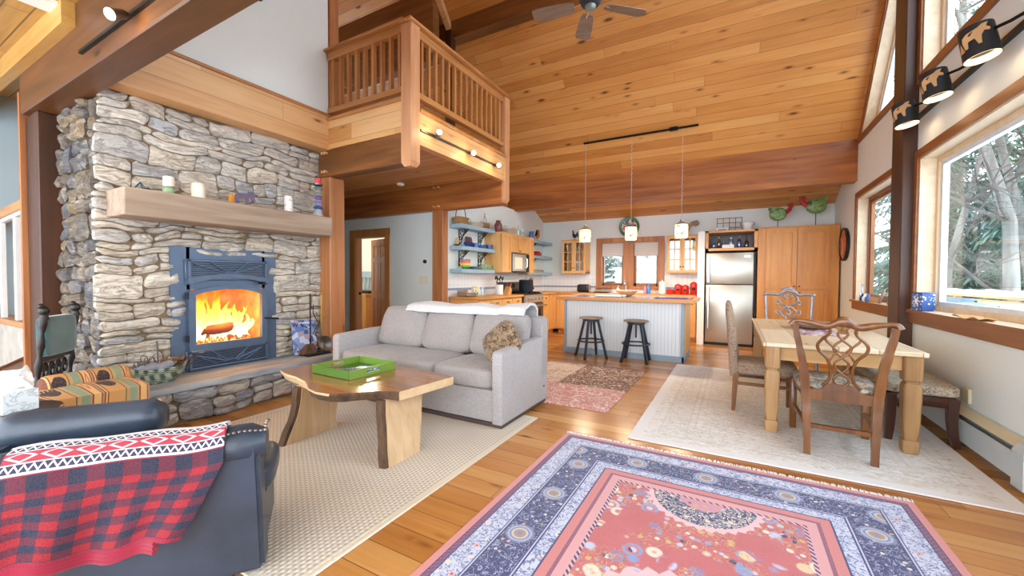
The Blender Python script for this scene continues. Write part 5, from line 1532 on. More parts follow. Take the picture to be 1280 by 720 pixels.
for x, y, dx in ((.03, -.20, -.02), (.03, .20, -.02), (.53, -.20, 0), (.53, .20, 0)): pp('leg', MB().tube([(x + dx, y, 0), (x, y, .40)], [.017, .026], 4, sq=True, up=(1, 0, 0)), M['chair_wood'])
m = MB(); m.box(.03, .53, -.21, -.185, .28, .31); m.box(.03, .53, .185, .21, .28, .31); m.box(.51, .535, -.2, .2, .33, .36); pp('stretcher', m, M['chair_wood'])

# silver carved chair at the far end
sc_ = thing('carved_silver_chair', 'ornate openwork silver-leaf chair at the far end of the dining table', 'chair', (.70, 7.12, .012), PI)
def sp2(name, mb, mat): return mesh_obj(name, mb, mat, sc_, smooth=60)
for s_ in (-1, 1):
    m = MB(); m.tube(cr([(s_ * .22, .0, 0), (s_ * .24, .01, .45), (s_ * .27, -.02, .8), (s_ * .285, -.05, 1.15)], 6), .020, 8, flat=.8); sp2('rear_leg', m, M['silver'])
    m = MB(); m.tube(cr([(s_ * .25, .50, 0), (s_ * .27, .52, .2), (s_ * .25, .49, .44)], 6), [.018 + .012 * (i / 12) for i in range(13)], 8); sp2('front_leg', m, M['silver'])
m = MB()
for s_ in (-1, 1):
    m.tube(cr([(s_ * .30, -.05, 1.165), (s_ * .2, -.05, 1.175), (s_ * .13, -.05, 1.165), (s_ * .08, -.05, 1.20), (0, -.05, 1.225)], 6), [.022] * 25, 8, flat=.8)
    m.tube(cr([(s_ * .10, -.05, 1.19), (s_ * .055, -.05, 1.235), (0, -.05, 1.26)], 5), .018, 8)
    m.sphere((s_ * .30, -.05, 1.165), .028, 8)
for i in range(9):
    a = PI * i / 8; m.sphere((.075 * math.cos(a), -.05, 1.20 + .065 * math.sin(a)), .019, 8)
sp2('crest_rail', m, M['silver'])
m = MB()
for s_ in (-1, 1):
    m.tube(cr([(s_ * .06, -.045, 1.19), (s_ * .10, -.045, 1.13), (s_ * .115, -.04, 1.07), (s_ * .07, -.04, 1.02), (s_ * .02, -.035, 1.0), (s_ * .06, -.035, .96), (s_ * .10, -.03, .92), (s_ * .08, -.03, .86), (s_ * .03, -.025, .83), (s_ * .06, -.02, .76), (s_ * .12, -.015, .70), (s_ * .10, -.005, .6), (s_ * .06, 0, .52)], 5), .014, 6)
    m.tube(cr([(s_ * .02, -.045, 1.10), (s_ * .05, -.045, 1.14), (0, -.045, 1.17)], 4), .012, 6)
    m.tube(cr([(s_ * .115, -.04, 1.07), (s_ * .15, -.04, 1.05), (s_ * .135, -.04, 1.02), (s_ * .115, -.04, 1.035)], 4), .012, 6)
    m.tube(cr([(s_ * .02, -.035, 1.0), (0, -.035, .95), (s_ * .03, -.03, .90), (0, -.03, .86)], 4), .012, 6)
    m.tube(cr([(s_ * .10, -.03, .92), (s_ * .14, -.03, .93), (s_ * .15, -.03, .89), (s_ * .12, -.03, .87)], 4), .011, 6)
sp2('openwork_splat', m, M['silver'])
sp2('seat', MB().pillow((0, .26, .47), (.54, .52, .12), 6, 8, .2), M['needle'])
m = MB(); m.box(-.25, .25, .0, .5, .37, .43, b=.01); sp2('seat_rail', m, M['silver'])

# bench under the window
bn = thing('upholstered_bench', 'dark legged bench with paisley upholstered seat under the picture window', 'bench', (1.41, 5.30, .012))
def bp(name, mb, mat): return mesh_obj(name, mb, mat, bn, smooth=50, world=True)
bp('seat', MB().pillow((1.405, 5.29, .475), (.49, 1.38, .10), 10, 12, .12), M['bench_fab'])
bp('rail', bx(1.19, 1.62, 4.63, 5.95, .34, .43, b=.004), M['bench_wood'])
for x, y, dx, dy in ((1.60, 4.66, .03, -.0), (1.21, 4.66, -.01, -.0), (1.60, 5.92, .03, .0), (1.21, 5.92, -.01, .0)):
    bp('leg', MB().tube(cr([(x + dx, y + dy, .012), (x + dx * .3, y, .10), (x - dx * .2, y, .25), (x, y, .42)], 5), [.022 + .012 * i / 15 for i in range(16)], 4, sq=True, up=(1, 0, 0)), M['bench_wood'])

# baseboard heater
hb = thing('baseboard_heater', 'long enamel baseboard heater under the picture window', 'heater', (1.70, 4.9, 0))
def hp(name, mb, mat): return mesh_obj(name, mb, mat, hb, smooth=30, world=True)
hp('front_panel', MB().prism([(1.66, 3.97, .07), (1.66, 3.97, .235), (1.672, 3.97, .245), (1.672, 3.97, .07)], (0, 2.03, 0)), M['heater'])
hp('back_panel', bx(1.735, 1.75, 3.97, 6.0, .02, .335), M['heater'])
hp('damper', MB().prism([(1.672, 3.97, .285), (1.745, 3.97, .335), (1.748, 3.97, .325), (1.676, 3.97, .277)], (0, 2.03, 0)), M['heater_top'])
hp('fins', bx(1.68, 1.73, 3.99, 5.98, .09, .20), M['iron_dark'])
hp('end_cap', MB().prism([(1.652, 3.85, .03), (1.652, 3.85, .27), (1.68, 3.85, .315), (1.75, 3.85, .345), (1.75, 3.85, .03)], (0, .13, 0)), M['heater'])
m = MB().box(1.725, 1.75, 4.77, 4.87, .365, .49, b=.006); single('outlet_box', m, M['heater_top'], 'small yellowed electrical box on the wall behind the bench', 'outlet')

# ------------------------------------------------------------------ kitchen
def cab_group(name, label, loc): return thing(name, label, 'cabinet', loc)
def cupdoor(m, axis, pos, a0, a1, z0, z1, th=.02, fr=.055):
    th = th * 1.5
    """shaker door; axis 'x' = faces +X at x=pos spanning y; axis 'y' = faces -Y at y=pos spanning x"""
    def B(p0, p1, b0, b1, c0, c1):
        if axis == 'x': m.box(p0, p1, b0, b1, c0, c1)
        else: m.box(b0, b1, -p1, -p0, c0, c1)
    P = pos if axis == 'x' else -pos
    B(P, P + th, a0, a0 + fr, z0, z1); B(P, P + th, a1 - fr, a1, z0, z1); B(P, P + th, a0 + fr, a1 - fr, z0, z0 + fr); B(P, P + th, a0 + fr, a1 - fr, z1 - fr, z1)
    B(P, P + th * .2, a0 + fr, a1 - fr, z0 + fr, z1 - fr)
    return m
def cup_pull(axis, pos, a, z):
    m = MB(); pts = []
    for i in range(9):
        q = -1 + i / 4; pts.append((pos + (.012 + .022 * (1 - q * q)) * (1 if axis == 'x' else 0) + (a + q * .045 if axis == 'y' else 0), (a + q * .045 if axis == 'x' else pos - (.012 + .022 * (1 - q * q))), z - .012 * (1 - q * q)))
    return m.tube(pts, .008, 6)
def knob(axis, pos, a, z):
    m = MB(); p = (pos, a, z) if axis == 'x' else (a, pos, z); d = Vector((1, 0, 0)) if axis == 'x' else Vector((0, -1, 0)); p = Vector(p)
    m.cyl(p, p + d * .02, .007, n=8); m.sphere(p + d * .028, .015, 10); return m
ZC = 1.0
# left run
lb = cab_group('base_cabinet', 'honey maple base cabinet with four small drawers before the range', (-4.35, 6.9, 0))
def kp(name, mb, mat, par): return mesh_obj(name, mb, mat, par, smooth=30, world=True)
kp('carcass', bx(-4.70, -4.06, 6.05, 7.76, .1, ZC), M['maple'], lb)
kp('toe_kick', bx(-4.70, -4.14, 6.1, 7.76, 0, .1), M['iron_dark'], lb)
m = MB(); cupdoor(m, 'y', 6.05, -4.68, -4.07, .12, .98, .018, .07); kp('end_panel', m, M['maple'], lb)
for i in range(4):
    a = 6.07 + i * .42; m = MB().box(-4.06, -4.04, a + .008, a + .412, .845, .985, b=.004); d_ = kp('drawer', m, M['maple'], lb); kp('pull', cup_pull('x', -4.04, a + .21, .925), M['pewter'], d_)
    m = MB(); cupdoor(m, 'x', -4.06, a + .008, a + .412, .12, .83); d_ = kp('cabinet_door', m, M['maple'], lb); kp('knob', knob('x', -4.04, a + (.36 if i % 2 == 0 else .06), .74), M['pewter'], d_)
m = MB().box(-4.70, -4.0, 6.02, 7.765, ZC, 1.05, b=.006); single('countertop', m, M['maple_y'], 'wood edged countertop on the left run before the stove', 'countertop')
# corner cabinet + back run
cb = cab_group('corner_cabinet', 'honey maple corner base cabinet between the stove and the back wall', (-4.35, 9.3, 0))
kp('carcass', bx(-4.70, -4.06, 8.79, 10.29, .1, ZC), M['maple'], cb); kp('toe_kick', bx(-4.7, -4.14, 8.8, 9.7, 0, .1), M['maple'], cb)
for i, (a, w_) in enumerate(((8.80, .40), (9.21, .44))):
    if i == 0:
        d_ = kp('drawer', MB().box(-4.06, -4.04, a + .006, a + w_ - .006, .845, .985, b=.004), M['maple'], cb); kp('pull', cup_pull('x', -4.04, a + w_ / 2, .925), M['pewter'], d_)
    m = MB(); cupdoor(m, 'x', -4.06, a + .006, a + w_ - .006, .12, .83 if i == 0 else .985); d_ = kp('cabinet_door', m, M['maple'], cb)
    if i == 0: kp('knob', cup_pull('x', -4.04, a + .18, .76), M['pewter'], d_)
kb = cab_group('sink_cabinet', 'honey maple base cabinet run under the kitchen window behind the island', (-2.4, 9.95, 0))
kp('carcass', bx(-4.05, -.73, 9.68, 10.29, .1, ZC), M['maple'], kb); kp('toe_kick', bx(-4.0, -.73, 9.74, 10.29, 0, .1), M['maple'], kb)
for i in range(7):
    a = -4.03 + i * .47; m = MB(); cupdoor(m, 'y', 9.68, a + .006, a + .464, .12, .985); d_ = kp('cabinet_door', m, M['maple'], kb)
    kp('knob', knob('y', 9.66, a + .4, .85), M['pewter'], d_)
m = MB(); m.box(-4.70, -4.0, 8.785, 10.29, ZC, 1.05, b=.006); m.box(-4.0, -.73, 9.62, 10.29, ZC, 1.05, b=.006); single('countertop', m, M['maple_x'], 'wood edged countertop wrapping the back corner under the kitchen window', 'countertop')
# tile splashback with a blue border: part of the wall finish
struct('trim_21', bx(-4.698, -1.4, 10.285, 10.30, 1.05, 1.14 if False else 1.5), M['tile_white']) if False else None
m = MB(); m.box(-4.695, -3.18, 10.288, 10.30, 1.05, 1.52); m.box(-1.48, -.72, 10.288, 10.30, 1.05, 1.52); m.box(-3.18, -1.48, 10.288, 10.30, 1.05, 1.14); struct('trim_21', m, M['tile_white'])
struct('trim_22', bx(-4.70, -4.688, 6.0, 10.29, 1.05, 1.49), M['tile_white'])
# island
isl = thing('kitchen_island', 'pale blue beadboard kitchen island with a wood edged tile top', 'kitchen island', (-1.78, 7.7, 0))
kp('body', bx(-2.82, -.74, 7.225, 8.25, .06, 1.0), M['island_paint'], isl)
m = MB(); m.box(-2.84, -2.79, 7.205, 7.25, .10, 1.0); m.box(-.77, -.72, 7.205, 7.25, .10, 1.0); m.box(-2.85, -.71, 7.20, 7.24, 0, .10); m.box(-.75, -.715, 7.2, 8.25, 0, .10); kp('trim_boards', m, M['blue_trim'], isl)
kp('end_panel', bx(-.74, -.72, 7.25, 8.25, .10, 1.0), M['maple'], isl)
m = MB(); m.box(-2.97, -.56, 7.09, 7.16, 1.0, 1.06, b=.006); m.box(-2.97, -.56, 8.33, 8.40, 1.0, 1.06, b=.006); m.box(-2.97, -2.90, 7.16, 8.33, 1.0, 1.06, b=.006); m.box(-.63, -.56, 7.16, 8.33, 1.0, 1.06, b=.006); kp('edge_band', m, M['maple_x'], isl)
kp('tile_top', bx(-2.90, -.63, 7.16, 8.33, 1.01, 1.058), M['tile_top'], isl)
m = MB().box(-.71, -.68, 7.78, 7.84, .0, .06); single('floor_wedge', m, M['steel_dark'], 'small grey metal block on the floor at the right end of the island', 'block') if False else None
# range
rg = thing('kitchen_range', 'black and stainless gas range with a tall backguard on the left wall', 'stove', (-4.33, 8.27, 0))
kp('body', bx(-4.69, -4.02, 7.78, 8.775, .03, 1.04, b=.006), M['black_matte'], rg)
kp('oven_door', bx(-4.02, -3.985, 7.80, 8.755, .24, .83, b=.006), M['steel_dark'], rg)
kp('oven_window', bx(-3.985, -3.981, 7.95, 8.60, .34, .70), M['black'], rg)
kp('drawer_front', bx(-4.02, -3.985, 7.80, 8.755, .05, .225, b=.006), M['steel_dark'], rg)
m = MB(); m.cyl((-3.94, 7.86, .775), (-3.94, 8.70, .775), .013, n=12); m.cyl((-3.985, 7.9, .775), (-3.94, 7.9, .775), .009, n=8); m.cyl((-3.985, 8.66, .775), (-3.94, 8.66, .775), .009, n=8); kp('oven_handle', m, M['chrome'], rg)
kp('control_panel', MB().prism([(-4.02, 7.80, .85), (-3.975, 7.80, .85), (-3.99, 7.80, 1.02), (-4.02, 7.80, 1.03)], (0, .955, 0)), M['steel'], rg)
for i in range(5): kp('knob', MB().cyl((-3.985, 7.92 + i * .18, .935), (-3.945, 7.92 + i * .18, .94), .028, .024, 14), M['chrome'], rg)
m = MB(); m.box(-4.60, -4.03, 7.80, 8.755, 1.04, 1.052)
for i in range(3):
    for k in range(4): m.box(-4.56, -4.06, 7.86 + i * .31 + k * .07, 7.872 + i * .31 + k * .07, 1.052, 1.085)
    m.box(-4.57, -4.555, 7.85 + i * .31, 8.09 + i * .31, 1.052, 1.085); m.box(-4.07, -4.055, 7.85 + i * .31, 8.09 + i * .31, 1.052, 1.085)
kp('grates', m, M['black'], rg)
m = MB(); m.prism([(-4.69, 7.80, 1.04), (-4.60, 7.80, 1.04), (-4.58, 7.80, 1.14), (-4.62, 7.80, 1.31), (-4.69, 7.80, 1.31)], (0, .955, 0)); kp('backguard', m, M['steel_dark'], rg)
kp('display', MB().prism([(-4.585, 8.10, 1.18), (-4.605, 8.10, 1.27), (-4.60, 8.10, 1.27), (-4.578, 8.10, 1.18)], (0, .34, 0)), M['black'], rg)
# microwave cabinet + microwave
mc = cab_group('microwave_cabinet', 'honey maple wall cabinet of three narrow doors built around the microwave', (-4.5, 8.0, 1.52))
kp('carcass', bx(-4.69, -4.30, 7.26, 8.78, 1.97, 2.34), M['maple'], mc)
kp('side_column', bx(-4.69, -4.285, 7.26, 7.66, 1.52, 1.97), M['maple'], mc); kp('side_column', bx(-4.69, -4.285, 8.54, 8.78, 1.52, 1.97), M['maple'], mc)
for a, b_, z0 in ((7.27, 7.655, 1.53), (7.665, 8.08, 1.98), (8.09, 8.535, 1.98), (8.545, 8.775, 1.53)):
    m = MB(); cupdoor(m, 'x', -4.30 if z0 > 1.9 else -4.285, a, b_, z0, 2.34, .02, .05); d_ = kp('cabinet_door', m, M['maple'], mc)
kp('knob', cup_pull('x', -4.28, 8.08, 2.02), M['pewter'], mc)
m = MB(); m.box(-4.69, -4.265, 7.25, 8.79, 2.34, 2.375); kp('top_board', m, M['maple'], mc)
mw = thing('microwave', 'built-in stainless microwave in the wall cabinet above the range', 'microwave', (-4.45, 8.1, 1.535))
kp('case', bx(-4.68, -4.27, 7.68, 8.52, 1.54, 1.955, b=.005), M['black_matte'], mw); kp('door', bx(-4.27, -4.25, 7.72, 8.36, 1.555, 1.945, b=.005), M['steel'], mw)
kp('window', bx(-4.25, -4.247, 7.80, 8.16, 1.61, 1.87), M['switch'], mw); kp('control_panel', bx(-4.27, -4.252, 8.36, 8.51, 1.555, 1.945), M['black'], mw)
kp('handle', MB().tube(cr([(-4.25, 8.27, 1.60), (-4.20, 8.30, 1.66), (-4.19, 8.30, 1.75), (-4.20, 8.30, 1.84), (-4.25, 8.27, 1.90)], 5), .013, 8), M['chrome'], mw)
# wall shelves and their scrolled brackets
def bracket(y, z):
    m = MB(); m.box(-4.70, -4.69, y - .012, y + .012, z - .30, z); m.box(-4.70, -4.46, y - .012, y + .012, z - .012, z)
    for c, r_ in (((-4.62, z - .08), .055), ((-4.655, z - .17), .04), ((-4.55, z - .045), .03)):
        m.tube([(c[0] + r_ * math.cos(a) * (1 - a / 12), y, c[1] + r_ * math.sin(a) * (1 - a / 12)) for a in [k * .5 for k in range(16)]], .009, 6)
    m.tube(cr([(-4.69, y, z - .28), (-4.64, y, z - .24), (-4.60, y, z - .13), (-4.48, y, z - .02)], 4), .009, 6)
    return m
def shelf(y0, y1, z, br, label, grp):
    t = thing('wall_shelf', label, 'shelf', (-4.56, (y0 + y1) / 2, z - .075), 0, grp)
    kp('board', bx(-4.695, -4.42, y0, y1, z - .075, z, b=.004), M['shelf_blue'], t)
    for y in br: kp('bracket', bracket(y, z - .075), M['black'], t)
pos3 = ('top', 'middle', 'bottom')
for p, z in zip(pos3, (2.412, 2.00, 1.57)): shelf(6.06, 7.25, z, (6.35, 7.02) if p != 'bottom' else (), p + ' blue-grey wall shelf left of the microwave cabinet', 'blue wall shelves')
for p, z in zip(pos3, (2.375, 1.985, 1.56)): shelf(8.80, 10.28, z, (9.35,) if p != 'bottom' else (), p + ' blue-grey wall shelf right of the microwave cabinet', 'blue wall shelves')
# glass-fronted wall cabinets
def glasscab(x0, x1, z0, z1, label):
    t = thing('glass_cabinet', label, 'cabinet', ((x0 + x1) / 2, 10.12, z0), 0, 'glass fronted wall cabinets')
    m = MB(); m.box(x0, x0 + .02, 9.97, 10.29, z0, z1); m.box(x1 - .02, x1, 9.97, 10.29, z0, z1); m.box(x0, x1, 9.97, 10.29, z0, z0 + .025); m.box(x0, x1, 9.97, 10.29, z1 - .025, z1); m.box(x0, x1, 10.275, 10.29, z0, z1)
    kp('carcass', m, M['maple'], t)
    m = MB()
    for k in (1, 2): m.box(x0 + .02, x1 - .02, 10.0, 10.28, z0 + (z1 - z0) * k / 3 - .008, z0 + (z1 - z0) * k / 3 + .008)
    kp('shelf', m, M['maple'], t)
    xm = (x0 + x1) / 2
    for a, b_ in ((x0, xm), (xm, x1)):
        m = MB(); fr = .055
        m.box(a + .003, a + fr, 9.945, 9.97, z0, z1); m.box(b_ - fr, b_ - .003, 9.945, 9.97, z0, z1); m.box(a + fr, b_ - fr, 9.945, 9.97, z0, z0 + fr); m.box(a + fr, b_ - fr, 9.945, 9.97, z1 - fr, z1)
        m.box((a + b_) / 2 - .009, (a + b_) / 2 + .009, 9.95, 9.968, z0 + fr, z1 - fr)
        for k in (1, 2): m.box(a + fr, b_ - fr, 9.95, 9.968, z0 + fr + (z1 - z0 - 2 * fr) * k / 3 - .009, z0 + fr + (z1 - z0 - 2 * fr) * k / 3 + .009)
        d_ = kp('glass_door', m, M['maple'], t); kp('panes', bx(a + fr, b_ - fr, 9.958, 9.962, z0 + fr, z1 - fr), M['glass_cab'], d_)
        kp('knob', knob('y', 9.945, (b_ - .03) if a == x0 else (a + .03), z0 + .13), M['pewter'], d_)
    kp('moulding', bx(x0 - .012, x1 + .012, 9.93, 10.29, z1, z1 + .02), M['maple_x'], t); kp('moulding', bx(x0 - .008, x1 + .008, 9.935, 10.29, z0 - .018, z0), M['maple_x'], t)
glasscab(-4.00, -3.35, 1.545, 2.385, 'glass-fronted maple wall cabinet left of the kitchen window')
glasscab(-1.385, -.73, 1.555, 2.385, 'glass-fronted maple wall cabinet right of the kitchen window')
gl0 = None
for cab, x0, lab in (('left', -3.93, 'left'), ('right', -1.315, 'right')):
    for lev in range(3):
        for k in range(4):
            z = 1.545 + (.025 if lev == 0 else .28 * lev + .008) + .001; x = x0 + k * .17
            loc = (x, 10.13, z + (.01 if cab == 'right' else 0))
            lb_ = 'drinking glass standing behind the panes of the %s kitchen wall cabinet' % lab
            if gl0 is None:
                gl0 = single('drinking_glass', MB().lathe([(.032, 0), (.036, .005), (.044, .13), (.040, .128), (.032, .01), (.002, .008)], (0, 0, 0), 14), M['glass_clear'], lb_, 'glass', 'glassware in the %s wall cabinet' % lab, loc=loc)
            else: dup(gl0, loc, 0, lb_, 'glassware in the %s wall cabinet' % lab, (1, 1, .8 + .25 * ((k + lev) % 3)))
# fridge and pantry wall
fr = thing('refrigerator', 'stainless top-freezer refrigerator between white panel and oak pantry', 'refrigerator', (-.08, 9.95, 0))
kp('cabinet', bx(-.535, .335, 9.64, 10.27, .03, 1.955), M['black_matte'], fr)
kp('freezer_door', bx(-.54, .335, 9.545, 9.635, 1.30, 1.955, b=.012, seg=2) if False else MB().box(-.54, .335, 9.545, 9.635, 1.30, 1.955, b=.012, seg=2), M['steel'], fr)
kp('fridge_door', MB().box(-.54, .335, 9.545, 9.635, .06, 1.285, b=.012, seg=2), M['steel'], fr)
for z0, z1 in ((1.34, 1.90), (.35, 1.25)):
    m = MB(); m.box(-.50, -.47, 9.495, 9.515, z0, z1, b=.006); m.box(-.50, -.47, 9.51, 9.55, z0, z0 + .03); m.box(-.50, -.47, 9.51, 9.55, z1 - .03, z1); kp('door_handle', m, M['chrome'], fr)
kp('badge', bx(.17, .28, 9.543, 9.546, 1.86, 1.885), M['chrome'], fr)
kp('grille', bx(-.53, .33, 9.60, 9.64, .0, .06), M['black'], fr)
m = MB(); m.box(-.70, -.565, 9.50, 10.29, 0, 2.425); m.box(-.70, -.565, 9.493, 9.50, 0, .09); single('partition', m, M['white_matte'], 'tall white painted partition at the left side of the refrigerator', 'partition')
cu = cab_group('open_cupboard', 'open maple cubby shelf above the refrigerator', (-.08, 9.95, 2.0))
m = MB(); m.box(-.56, -.50, 9.54, 10.28, 2.0, 2.425); m.box(.34, .40, 9.54, 10.28, 2.0, 2.425); m.box(-.56, .40, 9.54, 10.28, 2.0, 2.055); m.box(-.56, .40, 9.54, 10.28, 2.385, 2.425); kp('frame', m, M['maple_x'], cu)
kp('back_panel', bx(-.5, .34, 10.26, 10.28, 2.05, 2.39), M['bench_wood'], cu)
pn = cab_group('pantry_cupboard', 'tall golden oak pantry cupboard with double doors in the kitchen corner', (1.05, 9.95, 0))
kp('carcass', bx(.405, 1.715, 9.585, 10.29, .0, 2.43), M['oak'], pn)
m = MB(); m.box(.395, 1.725, 9.57, 10.29, 2.43, 2.45, b=.005); kp('cornice', m, M['oak'], pn)
for a, b_, kx in ((.545, 1.055, 1.02), (1.065, 1.575, 1.10)):
    m = MB(); cupdoor(m, 'y', 9.585, a, b_, 1.22, 2.39, .022, .075); d_ = kp('upper_door', m, M['oak'], pn); kp('knob', knob('y', 9.563, kx, 1.27), M['pewter'], d_)
    m = MB(); cupdoor(m, 'y', 9.585, a, b_, .12, 1.20, .022, .075); d_ = kp('lower_door', m, M['oak'], pn); kp('knob', knob('y', 9.563, kx, 1.14), M['pewter'], d_)
# bar stools
def stool(loc, rz, zs, label):
    t = thing('bar_stool', label, 'stool', loc, rz, 'adjustable bar stools at the island')
    def q(name, mb, mat, sm=50): return mesh_obj(name, mb, mat, t, smooth=sm)
    q('seat', MB().lathe([(.16, zs - .028), (.205, zs - .024), (.212, zs - .006), (.20, zs), (.10, zs - .006), (.003, zs - .008)], (0, 0, 0), 32), M['stool_wood'])
    q('seat_plate', MB().cyl((0, 0, zs - .06), (0, 0, zs - .028), .15, n=20), M['gunmetal'])
    q('screw', MB().cyl((0, 0, zs - .30), (0, 0, zs - .05), .016, n=12), M['gunmetal'])
    for k in range(4):
        a = PI / 4 + k * PI / 2; c, s_ = math.cos(a), math.sin(a)
        q('leg', MB().tube([(.29 * c, .29 * s_, 0), (.13 * c, .13 * s_, zs - .07), (.02 * c, .02 * s_, zs - .06)], [.018, .018, .014], 4, sq=True, up=(c, s_, .3)), M['gunmetal'])
        q('foot', MB().cyl((.29 * c, .29 * s_, 0), (.288 * c, .288 * s_, .02), .026, n=10), M['black'])
    q('foot_ring', MB().tube([(.225 * math.cos(2 * PI * k / 32), .225 * math.sin(2 * PI * k / 32), .30) for k in range(32)], .014, 6, closed=True), M['gunmetal'])
stool((-2.22, 6.93, 0), math.radians(42), .715, 'left bar stool of the two at the island, grey wood seat on splayed steel legs')
stool((-1.45, 6.98, 0), math.radians(4), .70, 'right bar stool of the two at the island, grey wood seat on splayed steel legs')
# ------------------------------------------------------------------ lamps
def plight(name, loc, e, col=(1, .82, .6), r=.04, spot=None):
    d = bpy.data.lights.new(name, 'SPOT' if spot else 'POINT'); d.energy = e; d.color = col; d.shadow_soft_size = r
    o = bpy.data.objects.new(name, d); COL.objects.link(o); o.location = loc
    if spot:
        d.spot_size = math.radians(spot[1]); d.spot_blend = .5
        o.rotation_euler = (Vector(spot[0]) - Vector(loc)).to_track_quat('-Z', 'Y').to_euler()
    return o
# pendants over the island
t = thing('pendant_track', 'black track bar on the sloped ceiling carrying the island pendants', 'track light', (-1.7, 8.13, 4.2))
m = MB(); m.box(-2.80, -.62, 8.11, 8.15, 4.205, 4.235); mesh_obj('rail', m, M['black'], t, world=True)
mesh_obj('feed_box', bx(-1.12, -.97, 8.09, 8.17, 4.19, 4.25, b=.006), M['black'], t, world=True)
DEER = [(-.06, 0), (-.05, 0), (-.048, .03), (-.02, .034), (.012, .03), (.016, 0), (.026, 0), (.028, .034), (.035, .05), (.05, .062), (.066, .06), (.068, .068), (.055, .078), (.06, .095), (.05, .092), (.046, .078), (.036, .074), (.026, .062), (-.03, .062), (-.056, .056), (-.062, .04)]
def on_cyl(P, r, a0, z0, th=.002, flipx=1, sc=1.0):
    """polygon wrapped on a cylinder of radius r as a thin raised plate"""
    m = MB(); a = []; b_ = []
    for x, z in P:
        an = a0 + flipx * x * sc / r
        a.append(m.bm.verts.new((r * math.cos(an), r * math.sin(an), z0 + z * sc))); b_.append(m.bm.verts.new(((r + th) * math.cos(an), (r + th) * math.sin(an), z0 + z * sc)))
    n = len(P); m.bm.faces.new(a); m.bm.faces.new(list(reversed(b_)))
    for i in range(n): m.bm.faces.new((a[i], a[(i + 1) % n], b_[(i + 1) % n], b_[i]))
    return m
def pendant(x, label, h=.255):
    t = thing('pendant_lamp', label, 'pendant lamp', (x, 8.13, 2.175), 0, 'parchment pendant lamps over the island')
    def q(name, mb, mat): return mesh_obj(name, mb, mat, t, smooth=50)
    R = .112
    q('shade', MB().lathe([(R, 0), (R, h), (R - .004, h), (R - .004, .0)], (0, 0, 0), 32, cap=False), M['shade_glow'])
    for z in (0, h - .012): q('rim', MB().lathe([(R + .003, z), (R + .003, z + .012), (R - .006, z + .012), (R - .006, z), (R + .003, z)], (0, 0, 0), 32, cap=False), M['bark'])
    for k in range(3):
        a = -PI / 2 + k * 2 * PI / 3
        q('deer_silhouette', on_cyl(DEER, R + .001, a, .03), M['bark'])
        q('pine_ridge', on_cyl([(-.11, h - .012), (-.11, h - .04), (-.07, h - .065), (-.04, h - .035), (0, h - .075), (.04, h - .04), (.075, h - .07), (.11, h - .04), (.11, h - .012)], R + .001, a + .3, 0), plain('sepia', '#8A5E3C', .8))
    m = MB(); m.lathe([(R, h), (R * .5, h + .03), (.03, h + .06), (.03, h + .09), (.008, h + .10)], (0, 0, 0), 20, cap=False); q('cap', m, M['steel'])
    pts = []
    H_ = 4.20 - 2.175 - h - .09
    for i in range(120): pts.append((.007 * math.cos(i * 1.1), .007 * math.sin(i * 1.1), h + .09 + H_ * i / 119))
    q('chain', MB().tube(pts, .005, 4), M['steel'])
    q('bulb', MB().sphere((0, 0, .13), .035, 12), M['bulb'])
    plight('pendant_light', (x, 8.13, 2.21), 32, r=.05)
pendant(-2.753, 'left pendant lamp of the three over the island, glowing parchment shade with deer'); pendant(-1.811, 'middle pendant lamp of the three over the island, glowing parchment shade with deer'); pendant(-.883, 'right pendant lamp of the three over the island, glowing parchment shade with deer')
# ceiling fan
t = thing('ceiling_fan', 'five-bladed ceiling fan with grey brown blades hanging from the ridge', 'ceiling fan', (-1.63, 4.93, 4.8))
def q(name, mb, mat, par=None): return mesh_obj(name, mb, mat, par or t, smooth=50)
q('downrod', MB().cyl((0, 0, .2), (0, 0, 3.2), .018, n=12), M['steel_dark'])
q('motor', MB().lathe([(.05, .24), (.11, .22), (.135, .16), (.135, .06), (.11, .02), (.07, .0)], (0, 0, 0), 28), M['gunmetal'])
q('hub_cap', MB().lathe([(.07, 0), (.065, -.03), (.05, -.05), (.003, -.055)], (0, 0, 0), 24), plain('grey_green_metal', '#8A948C', .4, .4))
for k in range(5):
    a = math.radians(43 + 72 * k + (k > 0) * 2)
    m = MB(); P = []
    for x, w in ((.20, .06), (.26, .085), (.45, .10), (.66, .108), (.72, .10), (.745, .07)): P.append((x, w))
    poly = [(x, w) for x, w in P] + [(x, -w) for x, w in reversed(P)]
    m.prism([(x, y, -.004) for x, y in poly], (0, 0, .008)); m.xf(RZ(a) @ T(0, 0, .03) @ RX(math.radians(12)))
    b_ = q('blade', m, wood('fan_blade', '#6E5A4C', '#9C8A7C', 'x', .45, 0, 1) if k == 0 else MATS['fan_blade'])
    m = MB(); m.tube([(.10, 0, .05), (.16, 0, .035), (.24, 0, .03)], [.02, .016, .022], 8, flat=.5).xf(RZ(a)); m.box(.20, .27, -.04, .04, .022, .028).xf(Matrix()); q('blade_iron', MB().tube([(.10 * math.cos(a), .10 * math.sin(a), .06), (.17 * math.cos(a), .17 * math.sin(a), .035), (.26 * math.cos(a), .26 * math.sin(a), .036)], [.022, .016, .026], 8, flat=.5), M['chrome'], b_)
    m.bm.free()
